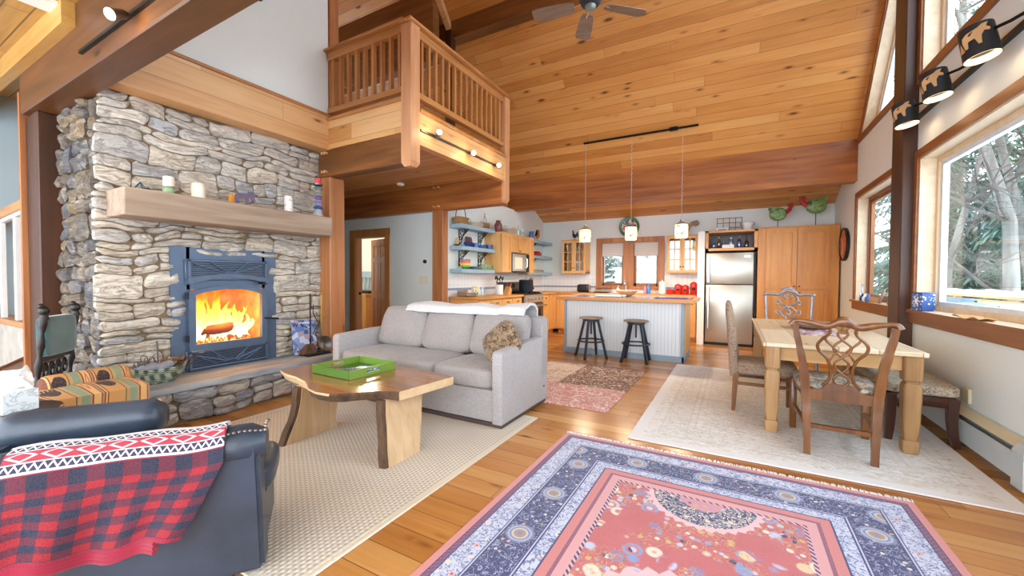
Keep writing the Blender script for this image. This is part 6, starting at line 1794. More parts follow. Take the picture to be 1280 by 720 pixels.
# gooseneck lamps on the window wall
t = thing('wall_track', 'long black track bar above the picture window carrying shaded lamps', 'track light', (1.72, 4.5, 3.18))
mesh_obj('rail', bx(1.71, 1.75, 2.9, 6.05, 3.165, 3.20), M['black'], t, world=True)
MOOSE2 = [(-.05, 0), (-.035, 0), (-.03, .04), (.0, .045), (.012, .0), (.026, 0), (.03, .05), (.045, .075), (.07, .07), (.075, .085), (.055, .10), (.068, .125), (.04, .12), (.02, .105), (-.03, .095), (-.055, .08), (-.06, .05)]
for y, s_ in ((5.70, 'farthest'), (4.97, 'middle'), (4.24, 'nearest')):
    t = thing('shaded_wall_lamp', s_ + ' of the three dark moose-cut-out lamps on the track above the picture window', 'wall lamp', (1.55, y, 3.02), 0, 'lamps on the window wall track')
    R = .098; h = .235; tilt = RY(math.radians(-8)) @ RX(math.radians(-6))
    def q(name, mb, mat): mb.xf(tilt); return mesh_obj(name, mb, mat, t, smooth=50)
    q('shade', MB().lathe([(R, 0), (R * .94, h), (R * .94 - .004, h), (R - .004, 0), (R, 0)], (0, 0, 0), 32, cap=False), M['black_matte'])
    q('glowing_rim', MB().lathe([(R - .005, .0), (R - .007, .05), (R - .010, .05), (R - .008, .0), (R - .005, 0)], (0, 0, 0), 32, cap=False), M['bulb_soft'])
    q('moose_cutout', on_cyl(MOOSE2, R + .001, math.radians(238), .07, .002, 1, 1.15), M['parchment'])
    q('tree_cutout', on_cyl([(-.02, 0), (.02, 0), (.0, .07)], R + .001, math.radians(190), .06), M['parchment'])
    q('bulb', MB().sphere((0, 0, .07), .03, 10), M['bulb'])
    m = MB(); m.tube([(.02, -.02, h * .75), (.08, -.14, h * .7), (.165, -.36, .165)], .012, 8); m.cyl((.13, -.28, .175), (.165, -.37, .165), .022, n=10); mesh_obj('arm', m, M['black'], t, smooth=50)
    plight('wall_lamp_light', (1.55, y, 3.04), .5, (1, .72, .42), .03)
# spot track along the loft fascia
t = thing('loft_track', 'dark track bar with three spot heads along the loft fascia', 'track light', (-3.29, 4.5, 3.16))
mesh_obj('rail', bx(-3.315, -3.29, 3.70, 5.55, 3.15, 3.175), M['steel_dark'], t, world=True)
def spot_head(loc, d, lit, label, grp, e=6):
    d = Vector(d).normalized(); t2 = thing('spot_lamp', label, 'spotlight', loc, 0, grp)
    mesh_obj('housing', MB().tube([(0, 0, 0), d * .03, d * .11, d * .13], [.016, .030, .038, .038], 16), M['steel_dark'], t2)
    mesh_obj('lens', MB().cyl(d * .128, d * .134, .033, n=16), M['bulb'] if lit == 1 else M['shade_glow'] if lit else M['chrome'], t2)
    if lit: plight('spot_light', Vector(loc) + d * .20, e, (1, .78, .5), .05)
for y, s_, lit in ((3.98, 'near', 1), (4.72, 'middle', 2), (5.40, 'far', 2)): spot_head((-3.285, y, 3.165), (.7, -.55, -.25 if s_ != 'near' else .1), lit, s_ + ' of three small spotlights on the loft fascia track', 'spotlights on the loft fascia', 1.2)
t = thing('beam_track', 'short black track bar on the dark near ceiling beam', 'track light', (-3.9, 1.18, 3.19))
mesh_obj('rail', bx(-4.62, -2.0, 1.165, 1.19, 3.18, 3.205), M['black'], t, world=True)
spot_head((-3.62, 1.15, 3.17), (.35, -.8, -.55), True, 'bright round spotlight on the near dark ceiling beam', 'spotlights on the beam', 3)
m = MB(); m.tube([(-4.83, 2.70, 4.6), (-4.72, 2.66, 4.6), (-4.62, 2.62, 4.52)], [.03, .045, .045], 12); single('spot_lamp', m, M['gunmetal'], 'small grey spotlight high on the white wall above the fireplace', 'spotlight')
m = MB().lathe([(.05, 0), (.055, .01), (.045, .03), (.003, .035)], (0, 0, 0), 20); single('puck_lamp', m, M['steel_dark'], 'small dark puck lamp on top of the pine board above the fireplace', 'lamp', loc=(-4.86 + .03, 1.82, 3.60))
m = MB().lathe([(.003, -.035), (.05, -.033), (.065, -.015), (.068, 0)], (0, 0, 0), 24); single('smoke_detector', m, M['white'], 'round white smoke detector under the loft', 'smoke detector', loc=(-5.2, 5.30, 3.06))
plight('fire_glow', (-5.15, 2.45, .95), 9, (1, .5, .16), .12)

# ------------------------------------------------------------------ things on shelves and counters
def L(name, prof, mat, loc, label, cat, group=None, n=18, sc=None):
    m = MB().lathe(prof, (0, 0, 0), n)
    if sc: m.xf(Matrix.Diagonal((sc[0], sc[1], sc[2], 1)))
    return single(name, m, mat, label, cat, group, 50, loc=loc)
def open_vessel(r0, r1, h, th=.008, belly=0):
    P = [(r0 * .9, 0), (r0, .004)]
    for i in range(1, 7):
        k = i / 6; P.append((r0 + (r1 - r0) * k + belly * math.sin(PI * k), h * k))
    Q = [(max(r - th, .003), z + (th if j == 0 else 0)) for j, (r, z) in enumerate(P[1:])]
    return P + list(reversed(Q)) + [(.003, th)]
def mug(loc, mat, label, grp, r=.042, h=.095, rz=0):
    t = thing('mug', label, 'mug', loc, rz, grp)
    mesh_obj('cup', MB().lathe(open_vessel(r * .9, r, h), (0, 0, 0), 18), mat, t, smooth=50)
    mesh_obj('handle', MB().tube([(r + .028 * math.sin(a), 0, h * .5 - h * .32 * math.cos(a)) for a in [i * PI / 8 for i in range(9)]], .006, 6), mat, t)
def basket(loc, label, sx, sy, h, mat, handle, rz=0):
    t = thing('basket', label, 'basket', loc, rz)
    m = MB(); R = lambda k, z: [(sx * k * math.copysign(abs(math.cos(a)) ** .6, math.cos(a)), sy * k * math.copysign(abs(math.sin(a)) ** .6, math.sin(a)), z) for a in [2 * PI * i / 24 for i in range(24)]]
    m.skin([m.ring(R(.85, 0)), m.ring(R(.95, h * .5)), m.ring(R(1, h)), m.ring(R(.93, h)), m.ring(R(.85, h * .5)), m.ring(R(.78, .02))]); mesh_obj('body', m, mat, t, smooth=50)
    mesh_obj('rim', MB().tube([Vector(p) for p in R(1.0, h)], .012, 6, closed=True), mat, t)
    if handle == 'tall':
        mesh_obj('handle', MB().tube([(0, sy * math.cos(a), h + .25 * math.sin(a)) for a in [PI * i / 14 for i in range(15)]], .008, 6), M['iron_dark'], t)
    elif handle == 'ears':
        for s_ in (-1, 1): mesh_obj('handle', MB().tube([(.05 * math.cos(a), s_ * sy * .98, h + .07 * math.sin(a)) for a in [PI * i / 10 for i in range(11)]], .007, 6), mat, t)
XS = -4.56; Z1, Z2, Z3 = 2.413, 2.001, 1.571; F1, F2, F3 = 2.376, 1.986, 1.561
basket((XS, 6.22, Z1), 'square brown basket with tall hoop handle at left end of top shelf', .11, .16, .12, M['wicker'], 'tall')
basket((XS, 6.70, Z1), 'long shallow pale basket with loop handles on top shelf', .10, .22, .075, M['wicker_pale'], 'ears')
t = thing('twig_basket', 'scrolled twig basket on the top shelf right of the shallow basket', 'basket', (XS, 7.08, Z1))
m = MB()
for k in range(22):
    a = rnd.random() * 6.28; pts = [(.08 * math.cos(a + i * .45) * (1 - .02 * i), .11 * math.sin(a + i * .45) * (1 - .02 * i), .01 + .006 * k) for i in range(8)]; m.tube(pts, .007, 5)
mesh_obj('woven_twigs', m, M['wicker'], t)
mesh_obj('handle', MB().tube([(0, .03 * math.sin(a * 2), .13 + .07 * a) for a in [i * .25 for i in range(13)]] + [(0, -.05, .25), (0, -.06, .12)], .007, 6), M['wicker'], t)
ZB_ = 2.376
L('vase', [(.05, 0), (.055, .005), (.085, .10), (.09, .16), (.06, .225), (.045, .25), (.058, .27), (.05, .268), (.04, .25), (.003, .24)], M['terracotta'], (-4.50, 7.50, ZB_), 'brown glazed pottery vase at left on top of the microwave cabinet', 'vase')
basket((-4.50, 8.0, ZB_), 'round pale lidded basket with two ear handles on the microwave cabinet', .13, .20, .13, M['wicker_pale'], 'ears')
BOT = [(.035, 0), (.042, .005), (.042, .14), (.03, .18), (.014, .20), (.014, .26), (.017, .265), (.010, .263), (.010, .2), (.003, .01)]
L('glass_bottle', BOT, M['glass_clear'], (-4.50, 8.42, ZB_), 'clear glass bottle with a neck right of the lidded basket on the cabinet', 'bottle')
L('glass_jar', [(.06, 0), (.065, .006), (.06, .10), (.035, .15), (.04, .19), (.036, .19), (.03, .15), (.055, .1), (.003, .01)], M['glass_clear'], (-4.50, 8.62, ZB_), 'clear glass decanter at right end on the microwave cabinet', 'jar')
t = thing('pitcher', 'blue and white pitcher on the top shelf right of the microwave cabinet', 'pitcher', (XS, 9.25, F1))
mesh_obj('body', MB().lathe([(.05, 0), (.055, .004), (.07, .08), (.055, .17), (.06, .22), (.054, .22), (.05, .17), (.06, .08), (.003, .01)], (0, 0, 0), 18), M['blue_glaze'], t, smooth=50)
mesh_obj('handle', MB().tube([(0, .055 + .04 * math.sin(a), .12 - .08 * math.cos(a)) for a in [i * PI / 8 for i in range(9)]], .007, 6), M['blue_glaze'], t)
def rooster(name, loc, label, body, s=1.0, rz=0, tail=None, cat='figurine'):
    t = thing(name, label, cat, loc, rz); 
    mesh_obj('base', MB().cyl((0, 0, 0), (0, 0, .02 * s), .05 * s, n=14), M['brass'], t)
    mesh_obj('legs', MB().cyl((0, 0, .02 * s), (0, 0, .09 * s), .012 * s, n=8), M['brass'], t)
    m = MB(); m.pillow((0, 0, .14 * s), (.10 * s, .17 * s, .12 * s), 2.4, 6); m.tube(cr([(0, .05 * s, .16 * s), (0, .075 * s, .21 * s), (0, .085 * s, .26 * s)], 4), [.05 * s, .045 * s, .04 * s, .036 * s, .033 * s, .03 * s, .028 * s, .028 * s, .026 * s], 10); m.sphere((0, .09 * s, .275 * s), .03 * s, 10); mesh_obj('body', m, body, t, smooth=60)
    m = MB()
    for k in range(6): m.tube(cr([(0, -.07 * s, .15 * s), (.008 * (k - 3) * s, -.12 * s - .006 * k * s, (.17 + .02 * k) * s), (.01 * (k - 3) * s, -.14 * s - .002 * k * s, (.12 + .028 * k) * s)], 4), [.016 * s] * 8 + [.006 * s], 6)
    mesh_obj('tail', m, tail or body, t, smooth=60)
    m = MB(); m.prism([(-.004, .06 * s, .30 * s), (-.004, .075 * s, .325 * s), (-.004, .085 * s, .305 * s), (-.004, .095 * s, .328 * s), (-.004, .105 * s, .30 * s), (-.004, .12 * s, .30 * s), (-.004, .11 * s, .285 * s)], (.008, 0, 0)); m.sphere((0, .115 * s, .245 * s), .014 * s, 8); mesh_obj('comb', m, M['red'], t)
    mesh_obj('beak', MB().cyl((0, .115 * s, .275 * s), (0, .145 * s, .268 * s), .01 * s, .002, 8), M['brass'], t)
rooster('rooster_figure', (XS, 9.62, F1), 'golden brown rooster figure with black tail on the right-hand top shelf', plain('golden_feather', '#C07A34', .5, var=.2, scale=20), 1.0, .2, M['black_matte'])
# middle shelf
t = thing('cutting_board', 'small pale upright wooden board at left end of the middle shelf', 'board', (-4.62, 6.20, Z2)); mesh_obj('board', MB().box(-.01, .01, -.035, .035, 0, .17, b=.004), M['wood_bowl'], t)
m = MB().box(-.01, .01, -.10, .10, 0, .22, b=.006).xf(RY(math.radians(-14))); single('terracotta_plaque', m, M['terracotta'], 'brown square plaque leaning on the wall on the middle shelf', 'plaque', loc=(-4.60, 6.60, Z2 + .004))
L('mixing_bowl', open_vessel(.05, .095, .09), M['navy'], (XS + .02, 6.44, Z2), 'cobalt blue bowl on the middle shelf in front of the brown plaque', 'bowl')
mug((XS, 6.72, Z2), M['blue_glaze'], 'blue mug right of the cobalt bowl on the middle shelf', 'mugs on the shelves', .055, .10, 1.2)
L('bowl', open_vessel(.045, .07, .07), M['blue_glaze'], (XS, 6.92, Z2), 'small mid-blue bowl in the middle of the middle shelf', 'bowl')
mug((XS, 7.06, Z2), M['snowflake'], 'blue patterned mug on the middle shelf before the last cobalt pot', 'mugs on the shelves', .04, .09, 1.2)
L('covered_pot', open_vessel(.07, .075, .095), M['navy'], (XS + .03, 7.18, Z2), 'cobalt blue straight pot at right end of the middle shelf', 'pot')
L('small_dish', open_vessel(.03, .06, .03), M['steel_dark'], (XS, 6.10, Z2), 'small dark metal dish at the very left of the middle shelf', 'dish')
# bottom shelf
L('striped_bowl_stack', [(.05, 0), (.055, .004), (.095, .07), (.098, .09), (.095, .095), (.100, .13), (.096, .135), (.102, .17), (.10, .19), (.094, .185), (.003, .12)], M['rainbow'], (XS + .02, 6.34, Z3), 'stack of nested rainbow colored bowls on the bottom shelf', 'bowls')
for k in range(4): L('dinner_plate', [(.06, 0), (.07, .003), (.135, .014), (.136, .018), (.07, .009), (.003, .006)], M['green_glaze'] if k % 2 else M['shelf_blue'], (XS, 6.74, Z3 + .013 * k), ('lowest', 'second lowest', 'third', 'topmost')[k] + ' plate in the small stack on the bottom shelf', 'plate', 'plates on the bottom shelf')
for k in range(4): mug((XS + .03, 6.93 + k * .10, Z3), M['green_glaze'], ('first', 'second', 'third', 'fourth')[k] + ' sage green mug from the left on the bottom shelf', 'mugs on the shelves', .045, .11, .3)
L('casserole', [(.10, 0), (.13, .01), (.15, .06), (.155, .07), (.14, .07), (.12, .02), (.003, .015)], M['red'], (XS, 9.55, F2), 'red oval baking dish on the right-hand middle shelf', 'dish', None, 24, (.75, 1.7, 1))
L('casserole', [(.10, 0), (.12, .01), (.13, .04), (.12, .04), (.1, .02), (.003, .015)], plain('dark_red', '#7A1E1C', .4), (XS, 9.55, F2 + .072), 'darker red dish stacked on the baking dish on the right-hand middle shelf', 'dish', None, 24, (.7, 1.3, 1))
for k, (w_, mt) in enumerate(((.36, M['wicker_pale']), (.33, M['wood_bowl']), (.28, M['green_glaze']))): single('serving_platter', MB().box(-.10, .10, -w_, w_, 0, .022, b=.006), mt, ('lowest', 'middle', 'topmost')[k] + ' flat platter in the stack on the right-hand bottom shelf', 'platter', 'stacked platters', loc=(XS, 9.5, F3 + .0225 * k))
# left counter
ZT = 1.051
t = thing('letter_box', 'low grey wooden box tray at the near end of the left counter', 'box', (-4.42, 6.22, ZT))
m = MB(); m.box(-.10, .10, -.16, .16, 0, .01); m.box(-.10, .10, -.16, -.15, 0, .10); m.box(-.10, .10, .15, .16, 0, .06); m.box(-.10, -.09, -.16, .16, 0, .12); m.box(.09, .10, -.16, .16, 0, .05); mesh_obj('tray', m, M['stool_wood'], t)
mesh_obj('papers', MB().box(-.085, .085, -.14, .14, .01, .045), M['white_matte'], t)
t = thing('pitcher', 'yellow and white printed pitcher on the left counter', 'pitcher', (-4.42, 6.52, ZT), .4)
mesh_obj('body', MB().lathe(open_vessel(.065, .075, .18, .006, .012), (0, 0, 0), 20), M['yellow_print'], t, smooth=50)
mesh_obj('handle', MB().tube([(0, .075 + .05 * math.sin(a), .10 - .065 * math.cos(a)) for a in [i * PI / 8 for i in range(9)]], .008, 6), M['yellow_print'], t)
L('glass_vase', open_vessel(.045, .05, .16, .004), M['glass_clear'], (-4.42, 6.78, ZT), 'clear straight glass right of the yellow pitcher on the counter', 'vase')
t = thing('utensil_crock', 'white cylindrical crock full of dark utensils before the range', 'crock', (-4.42, 7.42, ZT))
mesh_obj('crock', MB().lathe(open_vessel(.085, .085, .21), (0, 0, 0), 24), M['white'], t, smooth=50)
for k in range(7):
    a = k * .9; m = MB(); p = Vector((.03 * math.cos(a), .03 * math.sin(a), .05)); e_ = Vector((.075 * math.cos(a), .09 * math.sin(a), .33 + .02 * (k % 3))); m.tube([p, p.lerp(e_, .8)], .006, 6); m.sphere(e_, .03, 8, (.5, .9, 1.3)); mesh_obj('utensil', m, M['black_matte'], t)
t = thing('knife_block', 'light wooden slanted knife block with red handled knives beside the range', 'knife block', (-4.36, 7.66, ZT), 0)
mesh_obj('block', MB().prism([(-.06, -.08, 0), (-.06, .08, 0), (-.06, .10, .10), (-.06, .03, .17)], (.12, 0, 0)), M['knife_block'], t)
for k in range(6):
    a = Vector((-.045 + .045 * (k % 3), .05 + .03 * (k // 3), .16 - .035 * (k // 3))); mesh_obj('knife_handle', MB().tube([a, a + Vector((0, .055, .075))], .011, 6), M['black_matte'] if k % 2 else M['red'], t)
t = thing('stock_pot', 'large dark steel stock pot on the range', 'pot', (-4.30, 8.45, 1.086))
mesh_obj('pot', MB().lathe([(.16, 0), (.165, .008), (.165, .27), (.17, .275), (.16, .275), (.155, .02), (.003, .01)], (0, 0, 0), 32), M['gunmetal'], t, smooth=50)
mesh_obj('lid', MB().lathe([(.165, .276), (.10, .30), (.02, .305), (.018, .33), (.03, .335), (.003, .345)], (0, 0, 0), 32), M['glass_cab'], t, smooth=50)
for s_ in (-1, 1): mesh_obj('pot_handle', MB().tube([(.04 * math.cos(a), s_ * (.165 + .04 * math.sin(a)), .21) for a in [PI * i / 8 for i in range(9)]], .009, 6), M['black'], t)
t = thing('utensil_stand', 'wire stand of dark hanging ladles behind the stock pot', 'utensils', (-4.45, 9.02, ZT))
mesh_obj('stand', MB().cyl((0, 0, 0), (0, 0, .36), .008, n=8).lathe([(.08, 0), (.08, .01), (.003, .012)], (0, 0, 0), 20), M['black'], t)
for k in range(4): a = k * 1.57; mesh_obj('ladle', MB().tube([(.0, 0, .36), (.05 * math.cos(a), .05 * math.sin(a), .34), (.06 * math.cos(a), .06 * math.sin(a), .12)], .006, 6).sphere((.06 * math.cos(a), .06 * math.sin(a), .10), .03, 8), M['black'], t)
# back counter
t = thing('toaster', 'black and steel two-slot toaster on the back counter', 'toaster', (-3.38, 9.92, ZT))
mesh_obj('body', MB().pillow((0, 0, .11), (.30, .2, .19), 7, 6), M['black_matte'], t, smooth=60); mesh_obj('side', MB().box(.145, .165, -.085, .085, .02, .18, b=.01), M['chrome'], t); mesh_obj('side', MB().box(-.165, -.145, -.085, .085, .02, .18, b=.01), M['chrome'], t)
mesh_obj('foot', MB().box(-.13, .13, -.08, .08, 0, .02), M['black'], t)
t = thing('dish_rack', 'low black dish rack left of the sink on the back counter', 'dish rack', (-2.86, 9.88, ZT))
m = MB(); m.box(-.22, .22, -.14, .14, 0, .025)
for i in range(12): m.tube([(-.2 + i * .036, -.12, .03), (-.2 + i * .036, 0, .12), (-.2 + i * .036, .12, .03)], .004, 4)
mesh_obj('rack', m, M['black'], t)
t = thing('faucet', 'tall chrome gooseneck faucet at the kitchen window sink', 'faucet', (-2.36, 10.12, ZT))
mesh_obj('spout', MB().tube(cr([(0, 0, 0), (0, 0, .22), (0, -.05, .31), (0, -.12, .29), (0, -.13, .22)], 5), .014, 10), M['chrome'], t); mesh_obj('lever', MB().tube([(.05, 0, 0), (.05, 0, .06), (.10, -.02, .09)], .01, 8), M['chrome'], t)
m = MB(); m.box(-2.68, -2.05, 9.72, 10.06, 1.0515, 1.062); m.box(-2.64, -2.09, 9.70, 9.72, 1.0, 1.06) if False else None
single('sink', m, M['white'], 'white enamel sink set in the counter under the kitchen window', 'sink')
t = thing('soap_bottle', 'white soap bottle with pump left of the wooden bowl on the back counter', 'bottle', (-2.45, 9.68, ZT + .0))
mesh_obj('bottle', MB().lathe([(.03, 0), (.035, .005), (.035, .11), (.012, .13), (.012, .15), (.003, .15)], (0, 0, 0), 16), M['white'], t); mesh_obj('pump', MB().tube([(0, 0, .15), (0, 0, .18), (.035, 0, .18)], .006, 6), M['chrome'], t)
L('wooden_bowl', [(.08, 0), (.10, .008), (.19, .08), (.205, .11), (.195, .11), (.16, .06), (.003, .02)], M['wood_bowl'], (-1.84, 7.95, 1.061), 'wide turned wooden bowl on the kitchen island', 'bowl', None, 28)
def sqz(loc, mat, label, h=.2):
    t = thing('spray_bottle', label, 'bottle', loc, 0, 'cleaning bottles on the back counter')
    mesh_obj('bottle', MB().lathe([(.035, 0), (.04, .005), (.04, h * .55), (.016, h * .75), (.016, h * .82), (.003, h * .82)], (0, 0, 0), 16), mat, t); mesh_obj('cap', MB().cyl((0, 0, h * .82), (0, 0, h), .018, .012, 12), mat, t)
sqz((-1.86, 9.9, ZT), M['pink_bottle'], 'pink squeeze bottle left of the blue bottle on the back counter', .19); sqz((-1.77, 9.86, ZT), M['blue_bottle'], 'tall blue spray bottle on the back counter', .25)
t = thing('paper_towel', 'upright white paper towel roll on the back counter', 'paper towel', (-1.47, 9.88, ZT))
mesh_obj('roll', MB().lathe([(.02, .012), (.075, .012), (.075, .29), (.02, .29)], (0, 0, 0), 24), M['white_matte'], t); mesh_obj('holder', MB().cyl((0, 0, 0), (0, 0, .33), .012, n=10).lathe([(.08, 0), (.08, .012), (.003, .013)], (0, 0, 0), 20), M['chrome'], t)
for k, (x, h, lab) in enumerate(((-1.30, .12, 'shortest red domed tin at left of the canister row'), (-1.13, .24, 'second red enamel canister from the left on the back counter'), (-.98, .22, 'third red enamel canister from the left on the back counter'), (-.80, .29, 'tallest red enamel canister at right of the row'))):
    t = thing('canister', lab, 'canister', (x, 9.92, ZT), 0, 'red enamel canisters')
    r_ = .075 if k else .085
    mesh_obj('tin', MB().lathe([(r_, 0), (r_ + .003, .004), (r_ + .003, h * .8), (r_, h * .82)] + ([] if k else [(r_ * .8, h * .95), (.003, h)]), (0, 0, 0), 24), M['red'], t, smooth=50)
    if k:
        mesh_obj('lid', MB().lathe([(r_ + .005, h * .8), (r_ + .005, h * .84), (r_ * .6, h * .95), (.02, h * .97), (.022, h * 1.0), (.003, h * 1.01)], (0, 0, 0), 24), M['red'], t, smooth=50)
        mesh_obj('label_plate', MB().box(-.03, .03, -r_ - .006, -r_, h * .35, h * .55, b=.003), M['black'], t)
# island top
single('woven_mat', MB().box(-.26, .26, -.17, .17, 0, .006), plain('violet_mat', '#5A3A8A', .8, var=.15, scale=30), 'violet woven placemat at the right end of the island top', 'placemat', loc=(-.98, 7.62, 1.061))
t = thing('baking_tray', 'white enamel rectangular tray lying on the island top', 'tray', (-2.05, 7.55, 1.061))
m = MB(); m.box(-.26, .26, -.13, .13, 0, .006); m.box(-.26, -.25, -.13, .13, 0, .035); m.box(.25, .26, -.13, .13, 0, .035); m.box(-.26, .26, -.13, -.122, 0, .035); m.box(-.26, .26, .122, .13, 0, .035); mesh_obj('pan', m, M['white'], t)
for s_ in (-1, 1): mesh_obj('handle', MB().tube([(s_ * (.26 + .03 * math.sin(a)), -.06 * math.cos(a), .03) for a in [PI * i / 6 for i in range(7)]], .006, 6), M['white'], t)
# above the fridge
zc = 2.056
for k, (x, mat, prof, lab) in enumerate(((-.41, M['glass_cyan'], [(.05, 0), (.06, .006), (.062, .09), (.04, .13), (.02, .15), (.02, .19), (.003, .19)], 'round pale blue glass bottle at left in the cubby above the fridge'),
        (-.31, M['glass_amber'], BOT, 'dark amber bottle second from the left in the cubby'), (-.225, M['glass_violet'], [(.04, 0), (.046, .005), (.04, .12), (.018, .15), (.02, .17), (.003, .17)], 'violet glass bottle behind the white box in the cubby'),
        (-.08, M['glass_cyan'], [(.055, 0), (.06, .005), (.06, .17), (.04, .2), (.045, .24), (.03, .25), (.003, .25)], 'tall clear bottle with teal cap behind the white box in the cubby'), (.075, M['glass_blue'], [(.05, 0), (.055, .006), (.055, .16), (.03, .19), (.02, .22), (.024, .25), (.003, .25)], 'tall cobalt glass bottle in the right half of the cubby'),
        (.21, M['glass_amber'], [(.05, 0), (.055, .005), (.055, .13), (.012, .17), (.012, .30), (.003, .30)], 'long necked brown bottle at right in the cubby'))):
    L('glass_bottle', [(r_ * (.72 if r_ > .01 else 1), z) for r_, z in prof], mat, (x, 9.80, zc), lab, 'bottle', 'bottles above the refrigerator')
single('white_box', MB().box(-.11, .11, -.04, .04, 0, .075, b=.004), M['white_matte'], 'small white rectangular box in the cubby above the fridge', 'box', loc=(-.13, 9.66, zc))
t = thing('wire_rack', 'brown wooden grid rack leaning on the wall above the refrigerator', 'rack', (-.12, 10.16, 2.426))
m = MB()
for i in range(5): m.box(-.24 + i * .12 - .006, -.24 + i * .12 + .006, -.006, .006, 0, .34)
for i in range(4): m.box(-.25, .25, -.007, .007, .01 + i * .105, .022 + i * .105)
mesh_obj('grid', m, M['chair_wood'], t)
t = thing('enamel_tray', 'white lettered loaf tray above the refrigerator', 'tray', (-.25, 9.85, 2.426))
m = MB(); R = lambda a, b_, z: [(-a, -b_, z), (a, -b_, z), (a, b_, z), (-a, b_, z)]
m.skin([m.ring(R(.10, .05, 0)), m.ring(R(.13, .075, .085)), m.ring(R(.122, .067, .085)), m.ring(R(.093, .043, .008))]); mesh_obj('tray', m, M['white'], t, smooth=20)
m = MB()
for i in range(9): m.box(-.075 + i * .017, -.064 + i * .017, -.069, -.062, .035, .055)
mesh_obj('lettering', m, M['navy'], t)
t = thing('enamel_bucket', 'white bucket with ear handles above the refrigerator', 'bucket', (.22, 9.88, 2.426))
mesh_obj('bucket', MB().lathe(open_vessel(.075, .105, .17, .005), (0, 0, 0), 24), M['white'], t, smooth=50)
for s_ in (-1, 1): mesh_obj('ear', MB().tube([(s_ * (.10 + .035 * math.sin(a)), 0, .15 - .03 * math.cos(a)) for a in [PI * i / 6 for i in range(7)]], .006, 6), M['black'], t)
# metal hens on the pantry
def hen(loc, s_, face, label, legh, bodycol):
    t = thing('metal_hen', label, 'figurine', loc, 0, 'green metal hens on the pantry')
    def q(name, mb, mat): return mesh_obj(name, mb, mat, t, smooth=60)
    for k in (-1, 1): q('foot', MB().tube([(-.05 + k * .04, -.03, .006), (k * .03, 0, .012), (.02 + k * .05, .03, .006)], .008, 6), M['brass'])
    q('leg', MB().cyl((0, 0, .01), (0, 0, legh + .03), .007, n=8), M['iron_dark'])
    q('body', MB().pillow((0, 0, legh + .13 * s_), (.30 * s_, .13 * s_, .27 * s_), 2.3, 9), bodycol)
    fx = face
    m = MB(); m.tube(cr([(fx * .12 * s_, 0, legh + .15 * s_), (fx * .18 * s_, 0, legh + .19 * s_), (fx * .21 * s_, 0, legh + .25 * s_)], 4), [.055 * s_, .05 * s_, .046 * s_, .042 * s_, .04 * s_, .038 * s_, .036 * s_, .034 * s_, .034 * s_], 10)
    m.sphere((fx * .21 * s_, 0, legh + .26 * s_), .04 * s_, 10)
    for k in range(3): m.sphere((fx * (.17 + .035 * k) * s_, 0, legh + (.30 + .008 * (1 - abs(k - 1))) * s_), .02 * s_, 8, (1, .4, 1.2))
    m.sphere((fx * .22 * s_, 0, legh + .205 * s_), .02 * s_, 8); m.cyl((fx * .24 * s_, 0, legh + .26 * s_), (fx * .275 * s_, 0, legh + .25 * s_), .014 * s_, .003, 8); q('head', m, plain('hen_red', '#A82A24', .4) if 'hen_red' not in MATS else MATS['hen_red'])
    m = MB()
    for k in range(3): m.tube([(-fx * .11 * s_, 0, legh + (.17 + .02 * k) * s_), (-fx * (.165 - .01 * k) * s_, 0, legh + (.25 + .03 * k) * s_)], [.04 * s_, .012 * s_], 8, flat=.5)
    q('tail', m, M['hen'])
hen((.755, 9.85, 2.451), 1.0, 1, 'left green metal hen on the pantry, facing right', .16, M['hen']); hen((1.38, 9.85, 2.451), 1.08, -1, 'right green metal hen on the pantry, facing left', .26, M['hen'])
# wall plate, dark hen and driftwood above the kitchen wall cabinets
t = thing('wall_plate', 'round rooster painted plate hung above the kitchen window', 'plate', (-2.33, 10.27, 2.70))
mesh_obj('plate', MB().lathe([(.003, .0), (.16, .002), (.25, .03), (.255, .024), (.17, -.008), (.003, -.01)], (0, 0, 0), 36, RX(PI / 2)), M['plate'], t, smooth=50)
rooster('hen_figure', (-3.70, 10.08, 2.407), 'dark brown hen figure on the left glass-fronted cabinet', plain('dark_feather', '#3A2622', .5, var=.2, scale=20), .8, PI * .9)
t = thing('driftwood_carving', 'rough carved driftwood ornament on the right glass-fronted cabinet', 'ornament', (-.95, 10.08, 2.407))
m = MB(); m.tube(cr([(-.16, 0, .03), (-.05, .0, .10), (.03, 0, .22), (.12, 0, .30)], 6), [.03 + .02 * abs(math.sin(i * 1.3)) for i in range(19)], 10); m.sphere((.16, 0, .27), .07, 10); m.sphere((-.06, 0, .05), .06, 10); mesh_obj('carving', m, M['mantel'], t)
# clock on the window wall
t = thing('wall_clock', 'round red-brown faced clock with thick black rim on the window wall', 'clock', (1.75, 9.25, 2.04))
mesh_obj('rim', MB().lathe([(.27, 0), (.295, .01), (.30, .05), (.28, .06), (.27, .04), (.003, .03)], (0, 0, 0), 40, RY(-PI / 2)), M['black_matte'], t, smooth=50)
mesh_obj('face', MB().lathe([(.272, .032), (.272, .042), (.003, .043)], (0, 0, 0), 40, RY(-PI / 2)), M['clock'], t)
for k in range(12):
    a = k * PI / 6; mesh_obj('hour_mark', MB().box(-.05, -.043, .22 - .03, .22 + .02, -.008, .008).xf(RX(a)), M['parchment'], t)
for a, l in ((.9, .13), (-1.25, .20)): mesh_obj('hand', MB().box(-.054, -.049, -.02, l, -.007, .007).xf(RX(a)), M['cream'], t)
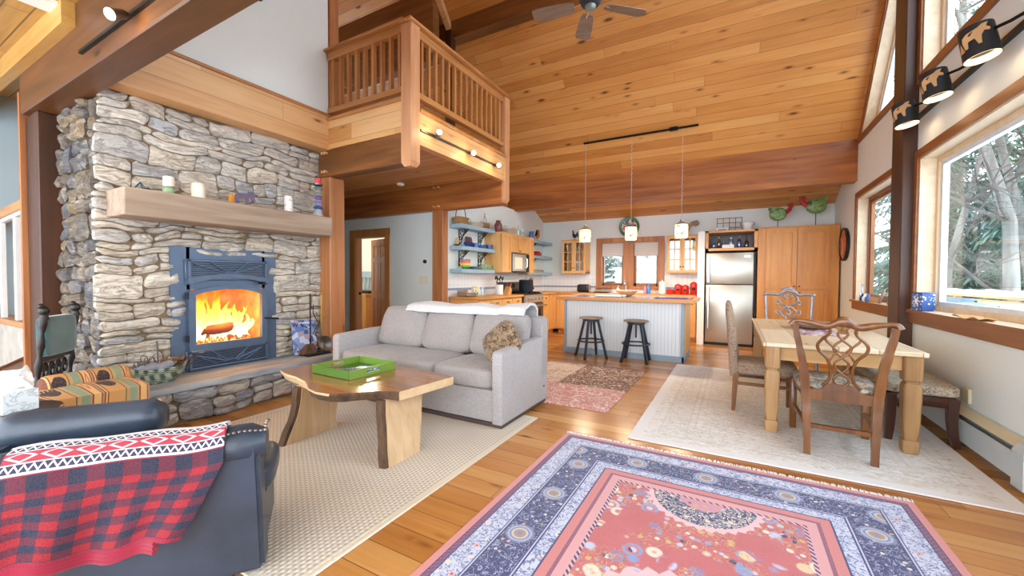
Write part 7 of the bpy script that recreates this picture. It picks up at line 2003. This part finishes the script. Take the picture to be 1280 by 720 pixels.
# wall plates by the bedroom door
t = thing('thermostat', 'white square plate with round black thermostat on the bedroom wall', 'thermostat', (-5.10, 5.85, 1.705)); mesh_obj('plate', MB().box(-.055, .055, -.012, 0, -.055, .055, b=.003), M['white'], t); mesh_obj('dial', MB().cyl((.0, -.012, 0), (.0, -.04, 0), .036, n=24), M['black_matte'], t)
t = thing('switch_plate', 'almond triple switch plate below the thermostat', 'switch', (-5.15, 5.85, 1.36)); mesh_obj('plate', MB().box(-.11, .11, -.008, 0, -.075, .075, b=.003), M['switch'], t)
for k in range(3): mesh_obj('toggle', MB().box(-.075 + k * .065, -.055 + k * .065, -.022, -.008, -.02, .02, b=.003), M['switch'], t)
# sill of the twin casement (top z 1.08)
zs = 1.081
t = thing('ornament_bottle', 'slender blue glass bottle among small ornaments on the far window sill', 'bottle', (1.74, 8.10, zs)); mesh_obj('bottle', MB().lathe([(.03, 0), (.036, .006), (.036, .09), (.014, .13), (.014, .24), (.018, .25), (.003, .25)], (0, 0, 0), 16), M['glass_cyan'], t)
for k, (y, mt, lab) in enumerate(((7.95, 'navy', 'dark blue little ornament in front of the bottle on the far sill'), (7.82, 'white', 'white and blue little ornament on the far sill'), (7.68, 'blue_glaze', 'low blue ornament beside the picture frames on the far sill'))): L('ornament', [(.03, 0), (.045, .02), (.04, .06), (.02, .09), (.025, .11), (.003, .12)], M[mt], (1.72, y, zs), lab, 'ornament', 'ornaments on the far window sill')
def pframe(y, w_, h_, label, mt, rz=0):
    t = thing('picture_frame', label, 'picture frame', (1.735, y, zs), rz, 'picture frames on the far window sill')
    m = MB().box(-.008, .008, -w_ / 2, w_ / 2, 0, h_, b=.003).xf(RY(math.radians(14))); mesh_obj('frame', m, mt, t)
    m = MB().box(-.011, -.008, -w_ / 2 + .015, w_ / 2 - .015, .015, h_ - .015).xf(RY(math.radians(14))); mesh_obj('picture', m, M['parchment'], t)
pframe(7.48, .20, .09, 'low dark picture frame lying back on the far window sill', M['stool_wood'], .3); pframe(7.22, .17, .20, 'upright grey-brown picture frame on the far window sill', M['stool_wood'], -.35)
m = MB().pillow((0, 0, .025), (.06, .14, .05), 3, 5); single('green_ornament', m, M['green_tray'], 'small bright green object on the far window sill by the post', 'ornament', loc=(1.72, 6.72, zs))
# sill of the picture window
t = thing('snowflake_canister', 'square blue snowflake canister on the picture window sill by the post', 'canister', (1.73, 5.75, zs), .25); mesh_obj('tin', MB().box(-.06, .06, -.075, .075, 0, .19, b=.008), M['snowflake'], t)
mesh_obj('lid', MB().box(-.062, .062, -.077, .077, .175, .195, b=.006), M['navy'], t)
for f_ in (0,):
    m = MB()
    for k in range(6): a = k * PI / 3; m.box(-.066, -.061, -.003, .003, 0, .045).xf(Matrix()) if False else m.tube([(-.062, 0, .10), (-.062, .048 * math.cos(a), .10 + .048 * math.sin(a))], .005, 4)
    mesh_obj('snowflake', m, M['white'], t)
m = MB(); m.sheet(lambda u, v: (-.05 + .10 * v, -.22 + .44 * u, .012 + .012 * math.sin(u * 9 + v * 3)), 16, 6, .006); single('folded_papers', m, M['parchment'], 'crumpled papers lying on the picture window sill', 'papers', loc=(1.72, 4.72, zs))

# ------------------------------------------------------------------ stair at far left, bedroom glimpse
st = thing('staircase', 'wooden staircase landing with white balusters at the far left edge', 'staircase', (-7.4, 1.35, 0))
def q(name, mb, mat): return mesh_obj(name, mb, mat, st, smooth=30, world=True)
q('handrail', MB().tube([(-8.55, 1.30, 2.10), (-6.55, 1.30, 2.20)], .045, 4, sq=True, up=(0, 0, 1)), M['rail_x'])
q('lower_rail', MB().tube([(-8.55, 1.30, 2.03), (-6.55, 1.30, 2.13)], .02, 4, sq=True, up=(0, 0, 1)), M['white_matte'])
for x in (-8.5, -7.90, -7.26): q('baluster', bx(x - .045, x + .045, 1.28, 1.32, .88, 2.07), M['white_matte'])
q('landing_edge', bx(-8.58, -6.55, 1.24, 1.40, .82, .885), M['rail_x'])
q('stringer', MB().prism([(-8.58, 1.26, .82), (-6.55, 1.26, .82), (-6.55, 1.26, .58), (-8.58, 1.26, .12)], (0, .05, 0)), M['mantel'] if False else plain('whitewashed_stringer', '#B5AFA6', .7, var=.12, scale=6))
q('side_panel', bx(-8.58, -6.55, 1.32, 1.36, 0, .82), M['beam'])
q('landing', bx(-8.58, -6.6, 1.36, 2.9, .80, .86), M['rail_x'])
for k in range(4): q('tread', bx(-7.9 + .33 * k, -6.6, 1.75, 2.8, .86 + .21 * k, .86 + .21 * (k + 1)), M['mantel'] if k == 0 else M['post'])
q('skirt', MB().prism([(-8.55, 1.70, .95), (-6.6, 1.70, 1.75), (-6.6, 1.70, 1.45), (-8.2, 1.70, .86), (-8.55, 1.70, .86)], (0, .05, 0)), M['post_dark'])
plight('bedroom_fill_light', (-8.3, 7.3, 2.7), 40, (1, .85, .62), .1)  # warm fill added to brighten the bedroom and door leaf; source unseen
m = MB().lathe([(.003, -.20), (.09, -.18), (.14, -.10), (.13, -.03), (.08, 0)], (0, 0, 0), 24); single('added_globe', m, M['shade_glow'], 'round glowing globe added unseen on the bedroom ceiling', 'ceiling lamp', loc=(-8.3, 7.3, 3.06))  # unseen globe added as a fixture for the bedroom fill
bd = thing('bed', 'bed with blue slatted headboard and cream pillow seen through the bedroom doorway', 'bed', (-9.6, 7.9, 0))
def q(name, mb, mat): return mesh_obj(name, mb, mat, bd, smooth=50, world=True)
m = MB(); m.box(-10.9, -8.6, 8.62, 8.68, .3, .5); m.box(-10.9, -8.6, 8.61, 8.69, 1.40, 1.58)
for i in range(14): m.box(-10.85 + i * .17, -10.79 + i * .17, 8.63, 8.67, .5, 1.42)
q('headboard', m, M['blue_trim']); q('mattress', MB().pillow((-9.7, 7.6, .55), (2.1, 2.0, .35), 9, 6), M['white_matte']); q('bed_frame', bx(-10.8, -8.6, 6.6, 8.62, .1, .38), M['maple'])
for x in (-10.2, -9.2): q('bed_pillow', MB().pillow((x, 8.35, .82), (.8, .25, .45), 4, 7, .4, RX(-.3)), M['cream'])
dr = thing('dresser', 'light wood dresser with a black tray seen inside the bedroom', 'dresser', (-7.85, 6.9, 0))
mesh_obj('carcass', bx(-8.25, -7.42, 6.45, 7.3, .0, .98, b=.006), M['maple'], dr, world=True); mesh_obj('top', bx(-8.28, -7.39, 6.42, 7.33, .98, 1.02), M['maple'], dr, world=True)
for k in range(3):
    d_ = mesh_obj('drawer', bx(-7.42, -7.40, 6.5, 7.25, .1 + .29 * k, .36 + .29 * k, b=.004), M['maple'], dr, world=True); mesh_obj('knob', knob('x', -7.40, 6.87, .23 + .29 * k), M['pewter'], d_, world=True)
single('dark_tray', bx(-8.1, -7.5, 6.6, 7.1, 1.021, 1.09, b=.01), M['black_matte'], 'dark tray on the dresser inside the bedroom', 'tray')
# ------------------------------------------------------------------ outdoors: snow, deck, trees
m = MB(); m.grid(lambda u, v: (-60 + 130 * u, -40 + 120 * v, -.9 + .12 * mn.noise(Vector((u * 30, v * 30, 1)))), 60, 60); struct('ground', m, M['snow'], smooth=180)
struct('deck', bx(1.96, 4.3, 2.0, 15, -.35, -.2), M['stool_wood'])
m = MB(); m.sheet(lambda u, v: (2.0 + 2.25 * u, 2.0 + 13 * v, -.10 + .05 * mn.noise(Vector((u * 6, v * 14, 2)))), 20, 60, .09); o = single('deck_snow', m, M['snow'], 'snow lying on the deck outside the picture window', 'snow', smooth=180); o['kind'] = 'stuff'
t = thing('deck_railing', 'snow capped wooden deck railing outside the picture window', 'railing', (4.2, 9, -.2))
def q(name, mb, mat): return mesh_obj(name, mb, mat, t, smooth=40, world=True)
q('cap_rail', bx(4.12, 4.28, 4, 15, 1.08, 1.12), M['maple_y']); q('lower_rail', bx(4.17, 4.23, 4, 15, .95, 1.04), M['maple_y'])
m = MB()
for i in range(70): y = 4.1 + i * .156; m.box(4.185, 4.215, y - .02, y + .02, -.15, .96)
q('pickets', m, M['stool_wood'])
for y in (4.05, 6.8, 9.5, 12.2, 14.9): q('post', bx(4.15, 4.25, y - .05, y + .05, -.2, 1.08), M['maple_y'])
m = MB(); m.sheet(lambda u, v: (4.11 + .18 * u, 4 + 11 * v, 1.12 + (.10 + .04 * mn.noise(Vector((3, v * 20, 1)))) * max(0, 1 - (2 * u - 1) ** 4) ** .6 + .004), 8, 90, .004); q('snow_cap', m, M['snow'])
t = thing('patio_table', 'snow covered patio table on the deck outside', 'table', (2.95, 7.0, -.06))
def q(name, mb, mat): return mesh_obj(name, mb, mat, t, smooth=50)
q('tabletop', MB().box(-.42, .42, -.75, .75, .92, .96, b=.01), M['maple_y'])
for x in (-.36, .36):
    for y in (-.66, .66): q('leg', MB().box(x - .03, x + .03, y - .03, y + .03, 0, .92), M['maple'])
q('snow_heap', MB().sheet(lambda u, v: (-.44 + .88 * u, -.78 + 1.56 * v, .96 + .20 * (max(0, 1 - (2 * u - 1) ** 4) * max(0, 1 - (2 * v - 1) ** 4)) ** .5 + .05 * mn.noise(Vector((u * 4, v * 5, 1)))), 16, 22, .004), M['snow'])
def pchair(loc, rz, label):
    t = thing('patio_chair', label, 'chair', loc, rz, 'patio chairs on the snowy deck')
    def q(name, mb, mat): return mesh_obj(name, mb, mat, t, smooth=50)
    for s_ in (-1, 1): q('frame', MB().tube(cr([(s_ * .28, .30, 0), (s_ * .28, .28, .45), (s_ * .28, .25, .66), (s_ * .28, 0, .68), (s_ * .27, -.22, .60), (s_ * .25, -.30, .95), (s_ * .22, -.36, 1.18)], 5), .016, 8), M['black'])
    q('sling_back', MB().sheet(lambda u, v: (-.24 + .48 * u, -.20 - .16 * v - .03 * math.sin(PI * u), .46 + .76 * v - .05 * (2 * u - 1) ** 4 * v), 10, 12, .012), M['deck_grey'])
    q('sling_seat', MB().sheet(lambda u, v: (-.26 + .52 * u, -.2 + .48 * v, .45 - .03 * math.sin(PI * u)), 8, 8, .012), M['deck_grey'])
    q('snow', MB().pillow((0, .03, .52), (.48, .42, .16), 3, 6), M['snow'])
pchair((2.42, 5.95, -.06), math.radians(200), 'grey sling patio chair nearest the picture window'); pchair((2.55, 7.75, -.06), math.radians(150), 'grey sling patio chair at the far end of the patio table'); pchair((3.5, 6.6, -.06), math.radians(80), 'grey sling patio chair on the far side of the patio table')

def evergreen_mesh(H, R, seed, levels=44):
    """drooping boughs, each with two rows of narrow twigs"""
    Rn = random.Random(seed); m = MB(); V = m.bm.verts.new; F = m.bm.faces.new
    for k in range(levels):
        f_ = k / (levels - 1); z = H * (.06 + .92 * f_); rad = R * (1 - f_) ** .8 + .10
        for b in range(max(5, int(10 * (1 - f_ * .5)))):
            a = Rn.random() * 2 * PI; l = rad * (.55 + .5 * Rn.random()); dr = .30 + .35 * Rn.random(); ca_, sa_ = math.cos(a), math.sin(a)
            def P(t, w, dz=0): return (ca_ * l * t - sa_ * w, sa_ * l * t + ca_ * w, z + .16 * l * t - dr * l * t * t + dz)
            F((V(P(.05, .012)), V(P(1, 0)), V(P(.05, -.012))))
            n = max(4, int(l * 7))
            for s_ in range(n):
                t = .15 + .85 * s_ / n
                for sd in (-1, 1):
                    w = l * .26 * (1.05 - t) * (.6 + .7 * Rn.random()) + .03; d_ = .10 * Rn.random() * l
                    F((V(P(t - .02, 0)), V(P(t + .10, sd * w, -.10 * w - d_)), V(P(t + .055, sd * w * .3, .01))))
    return m
protos = []
def evergreen(loc, rz, sc, pi, label):
    if len(protos) <= pi:
        t = thing('evergreen_tree', label, 'tree', loc, rz, 'snowy evergreens beyond the deck'); t.scale = (sc,) * 3
        H, R = ((12, 2.2), (15, 2.8), (10, 2.0))[pi]
        o = mesh_obj('foliage', evergreen_mesh(H, R, 11 + pi), M['needles'], t, smooth=0)
        mesh_obj('trunk', MB().tube([(0, 0, 0), (.03, .02, H * .5), (0, 0, H)], [.18, .11, .02], 8), M['trunk'], t)
        protos.append(t)
    else: dup(protos[pi], loc, rz, label, 'snowy evergreens beyond the deck', sc)
R5 = random.Random(5)
spots = [(5.2, 17, 0), (6.6, 19.5, 1), (8.6, 22, 1), (10.2, 24, 0), (9.6, 19.5, 2), (12, 28, 1), (8.6, 29, 1), (11.5, 21, 0), (14, 25, 1), (7.0, 14.5, 2), (15, 33, 1), (11, 34, 1),
         (-2.6, 23, 2), (-5.2, 25, 0), (-3.9, 29, 1), (-7.0, 28, 1), (-1.5, 30, 1), (-9.5, 30, 0)]
ords = 'first second third fourth fifth sixth seventh eighth ninth tenth eleventh twelfth thirteenth fourteenth fifteenth sixteenth'.split()
for i, (x, y, p) in enumerate(spots):
    evergreen((x, y, -.95), R5.random() * 6, .85 + .35 * R5.random(), p, ('dense snow dusted evergreen standing beyond the deck railing' if x > 3 else 'snow dusted evergreen seen through the kitchen window'))
def bare(loc, H, r, seed, label, lean=(0, 0), first=.25):
    Rn = random.Random(seed); m = MB(); br = MB()
    def limb(mb, p, d, l, r_, depth):
        n = 5; pts = [p]; q_ = p.copy(); dd = d.copy()
        for i in range(n):
            dd = (dd + Vector((Rn.uniform(-.16, .16), Rn.uniform(-.16, .16), Rn.uniform(-.04, .12)))).normalized(); q_ = q_ + dd * l / n; pts.append(q_.copy())
        mb.tube(pts, [r_ * (1 - .7 * i / n) for i in range(n + 1)], 6 if depth else 10)
        if depth < 3:
            for k in range((16, 7, 5)[depth]):
                j = Rn.randint(2 if depth else 1, n); a = Rn.random() * 2 * PI
                nd = (dd * .35 + Vector((math.cos(a), math.sin(a), Rn.uniform(-.05, .6)))).normalized()
                limb(br, pts[j], nd, l * Rn.uniform(.3, .55), max(r_ * .26, .009), depth + 1)
    limb(m, Vector((0, 0, 0)), Vector((lean[0], lean[1], 1)).normalized(), H, r, 0)
    t = thing('bare_tree', label, 'tree', loc, 0, 'leafless trees beyond the deck')
    mesh_obj('trunk', m, M['trunk'], t, smooth=60); mesh_obj('branches', br, M['twig'], t, smooth=0)
bare((5.15, 12.3, -.95), 9, .15, 3, 'thick pale trunked bare tree closest beyond the picture window', (.03, 0)); bare((4.5, 13.2, -.95), 7, .10, 8, 'slim bare tree left of the thick pale trunk', (.05, .02)); bare((6.2, 14.0, -.95), 9, .13, 12, 'slender bare tree right of the thick pale trunk', (-.04, .0)); bare((5.6, 16.5, -.95), 10, .12, 20, 'tall thin bare tree among the evergreens beyond the deck', (.02, 0))
bare((-4.1, 18.0, -.95), 8, .10, 31, 'pale bare tree in the left pane of the kitchen window', (.03, 0)); bare((-3.3, 20, -.95), 8, .11, 33, 'pale bare tree in the right pane of the kitchen window', (-.03, 0))
# ------------------------------------------------------------------ camera, light, world
yaw, pitch, roll, FPX = math.radians(28.965), math.radians(-1.394), math.radians(.304), 502.25
f = Vector((-math.sin(yaw) * math.cos(pitch), math.cos(yaw) * math.cos(pitch), math.sin(pitch)))
r = Vector((math.cos(yaw), math.sin(yaw), 0)); u = r.cross(f)
r2 = r * math.cos(roll) + u * math.sin(roll); u2 = u * math.cos(roll) - r * math.sin(roll)
cam = bpy.data.cameras.new('camera'); cam.sensor_width = 36; cam.lens = FPX / 1280 * 36; cam.clip_start = .05; cam.clip_end = 300
co = bpy.data.objects.new('camera', cam); COL.objects.link(co)
co.matrix_world = Matrix(((r2.x, u2.x, -f.x, 0), (r2.y, u2.y, -f.y, 0), (r2.z, u2.z, -f.z, 1.4), (0, 0, 0, 1)))
SC.camera = co
w = bpy.data.worlds.new('winter_sky'); SC.world = w; w.use_nodes = True
nt = w.node_tree; nt.nodes.clear()
bg = nt.nodes.new('ShaderNodeBackground'); ou = nt.nodes.new('ShaderNodeOutputWorld')
tc = nt.nodes.new('ShaderNodeTexCoord'); sx = nt.nodes.new('ShaderNodeSeparateXYZ'); rp_ = nt.nodes.new('ShaderNodeValToRGB')
nt.links.new(tc.outputs['Generated'], sx.inputs[0]); nt.links.new(sx.outputs[2], rp_.inputs[0])
el = rp_.color_ramp.elements; el[0].position = 0; el[0].color = (.93, .96, 1, 1); el[1].position = .7; el[1].color = (.76, .87, 1, 1)
nt.links.new(rp_.outputs[0], bg.inputs[0]); bg.inputs[1].default_value = WORLD
nt.links.new(bg.outputs[0], ou.inputs[0])
vs = SC.view_settings; vs.view_transform = 'Standard'; vs.look = 'None'; vs.exposure = EXPO; vs.gamma = 1; vs.use_curve_mapping = False
SC.cycles.max_bounces = 10; SC.cycles.diffuse_bounces = 6; SC.cycles.transparent_max_bounces = 16; SC.cycles.glossy_bounces = 4
SC.cycles.use_denoising = True; SC.cycles.caustics_reflective = False; SC.cycles.caustics_refractive = False
SC.cycles.sample_clamp_indirect = 6
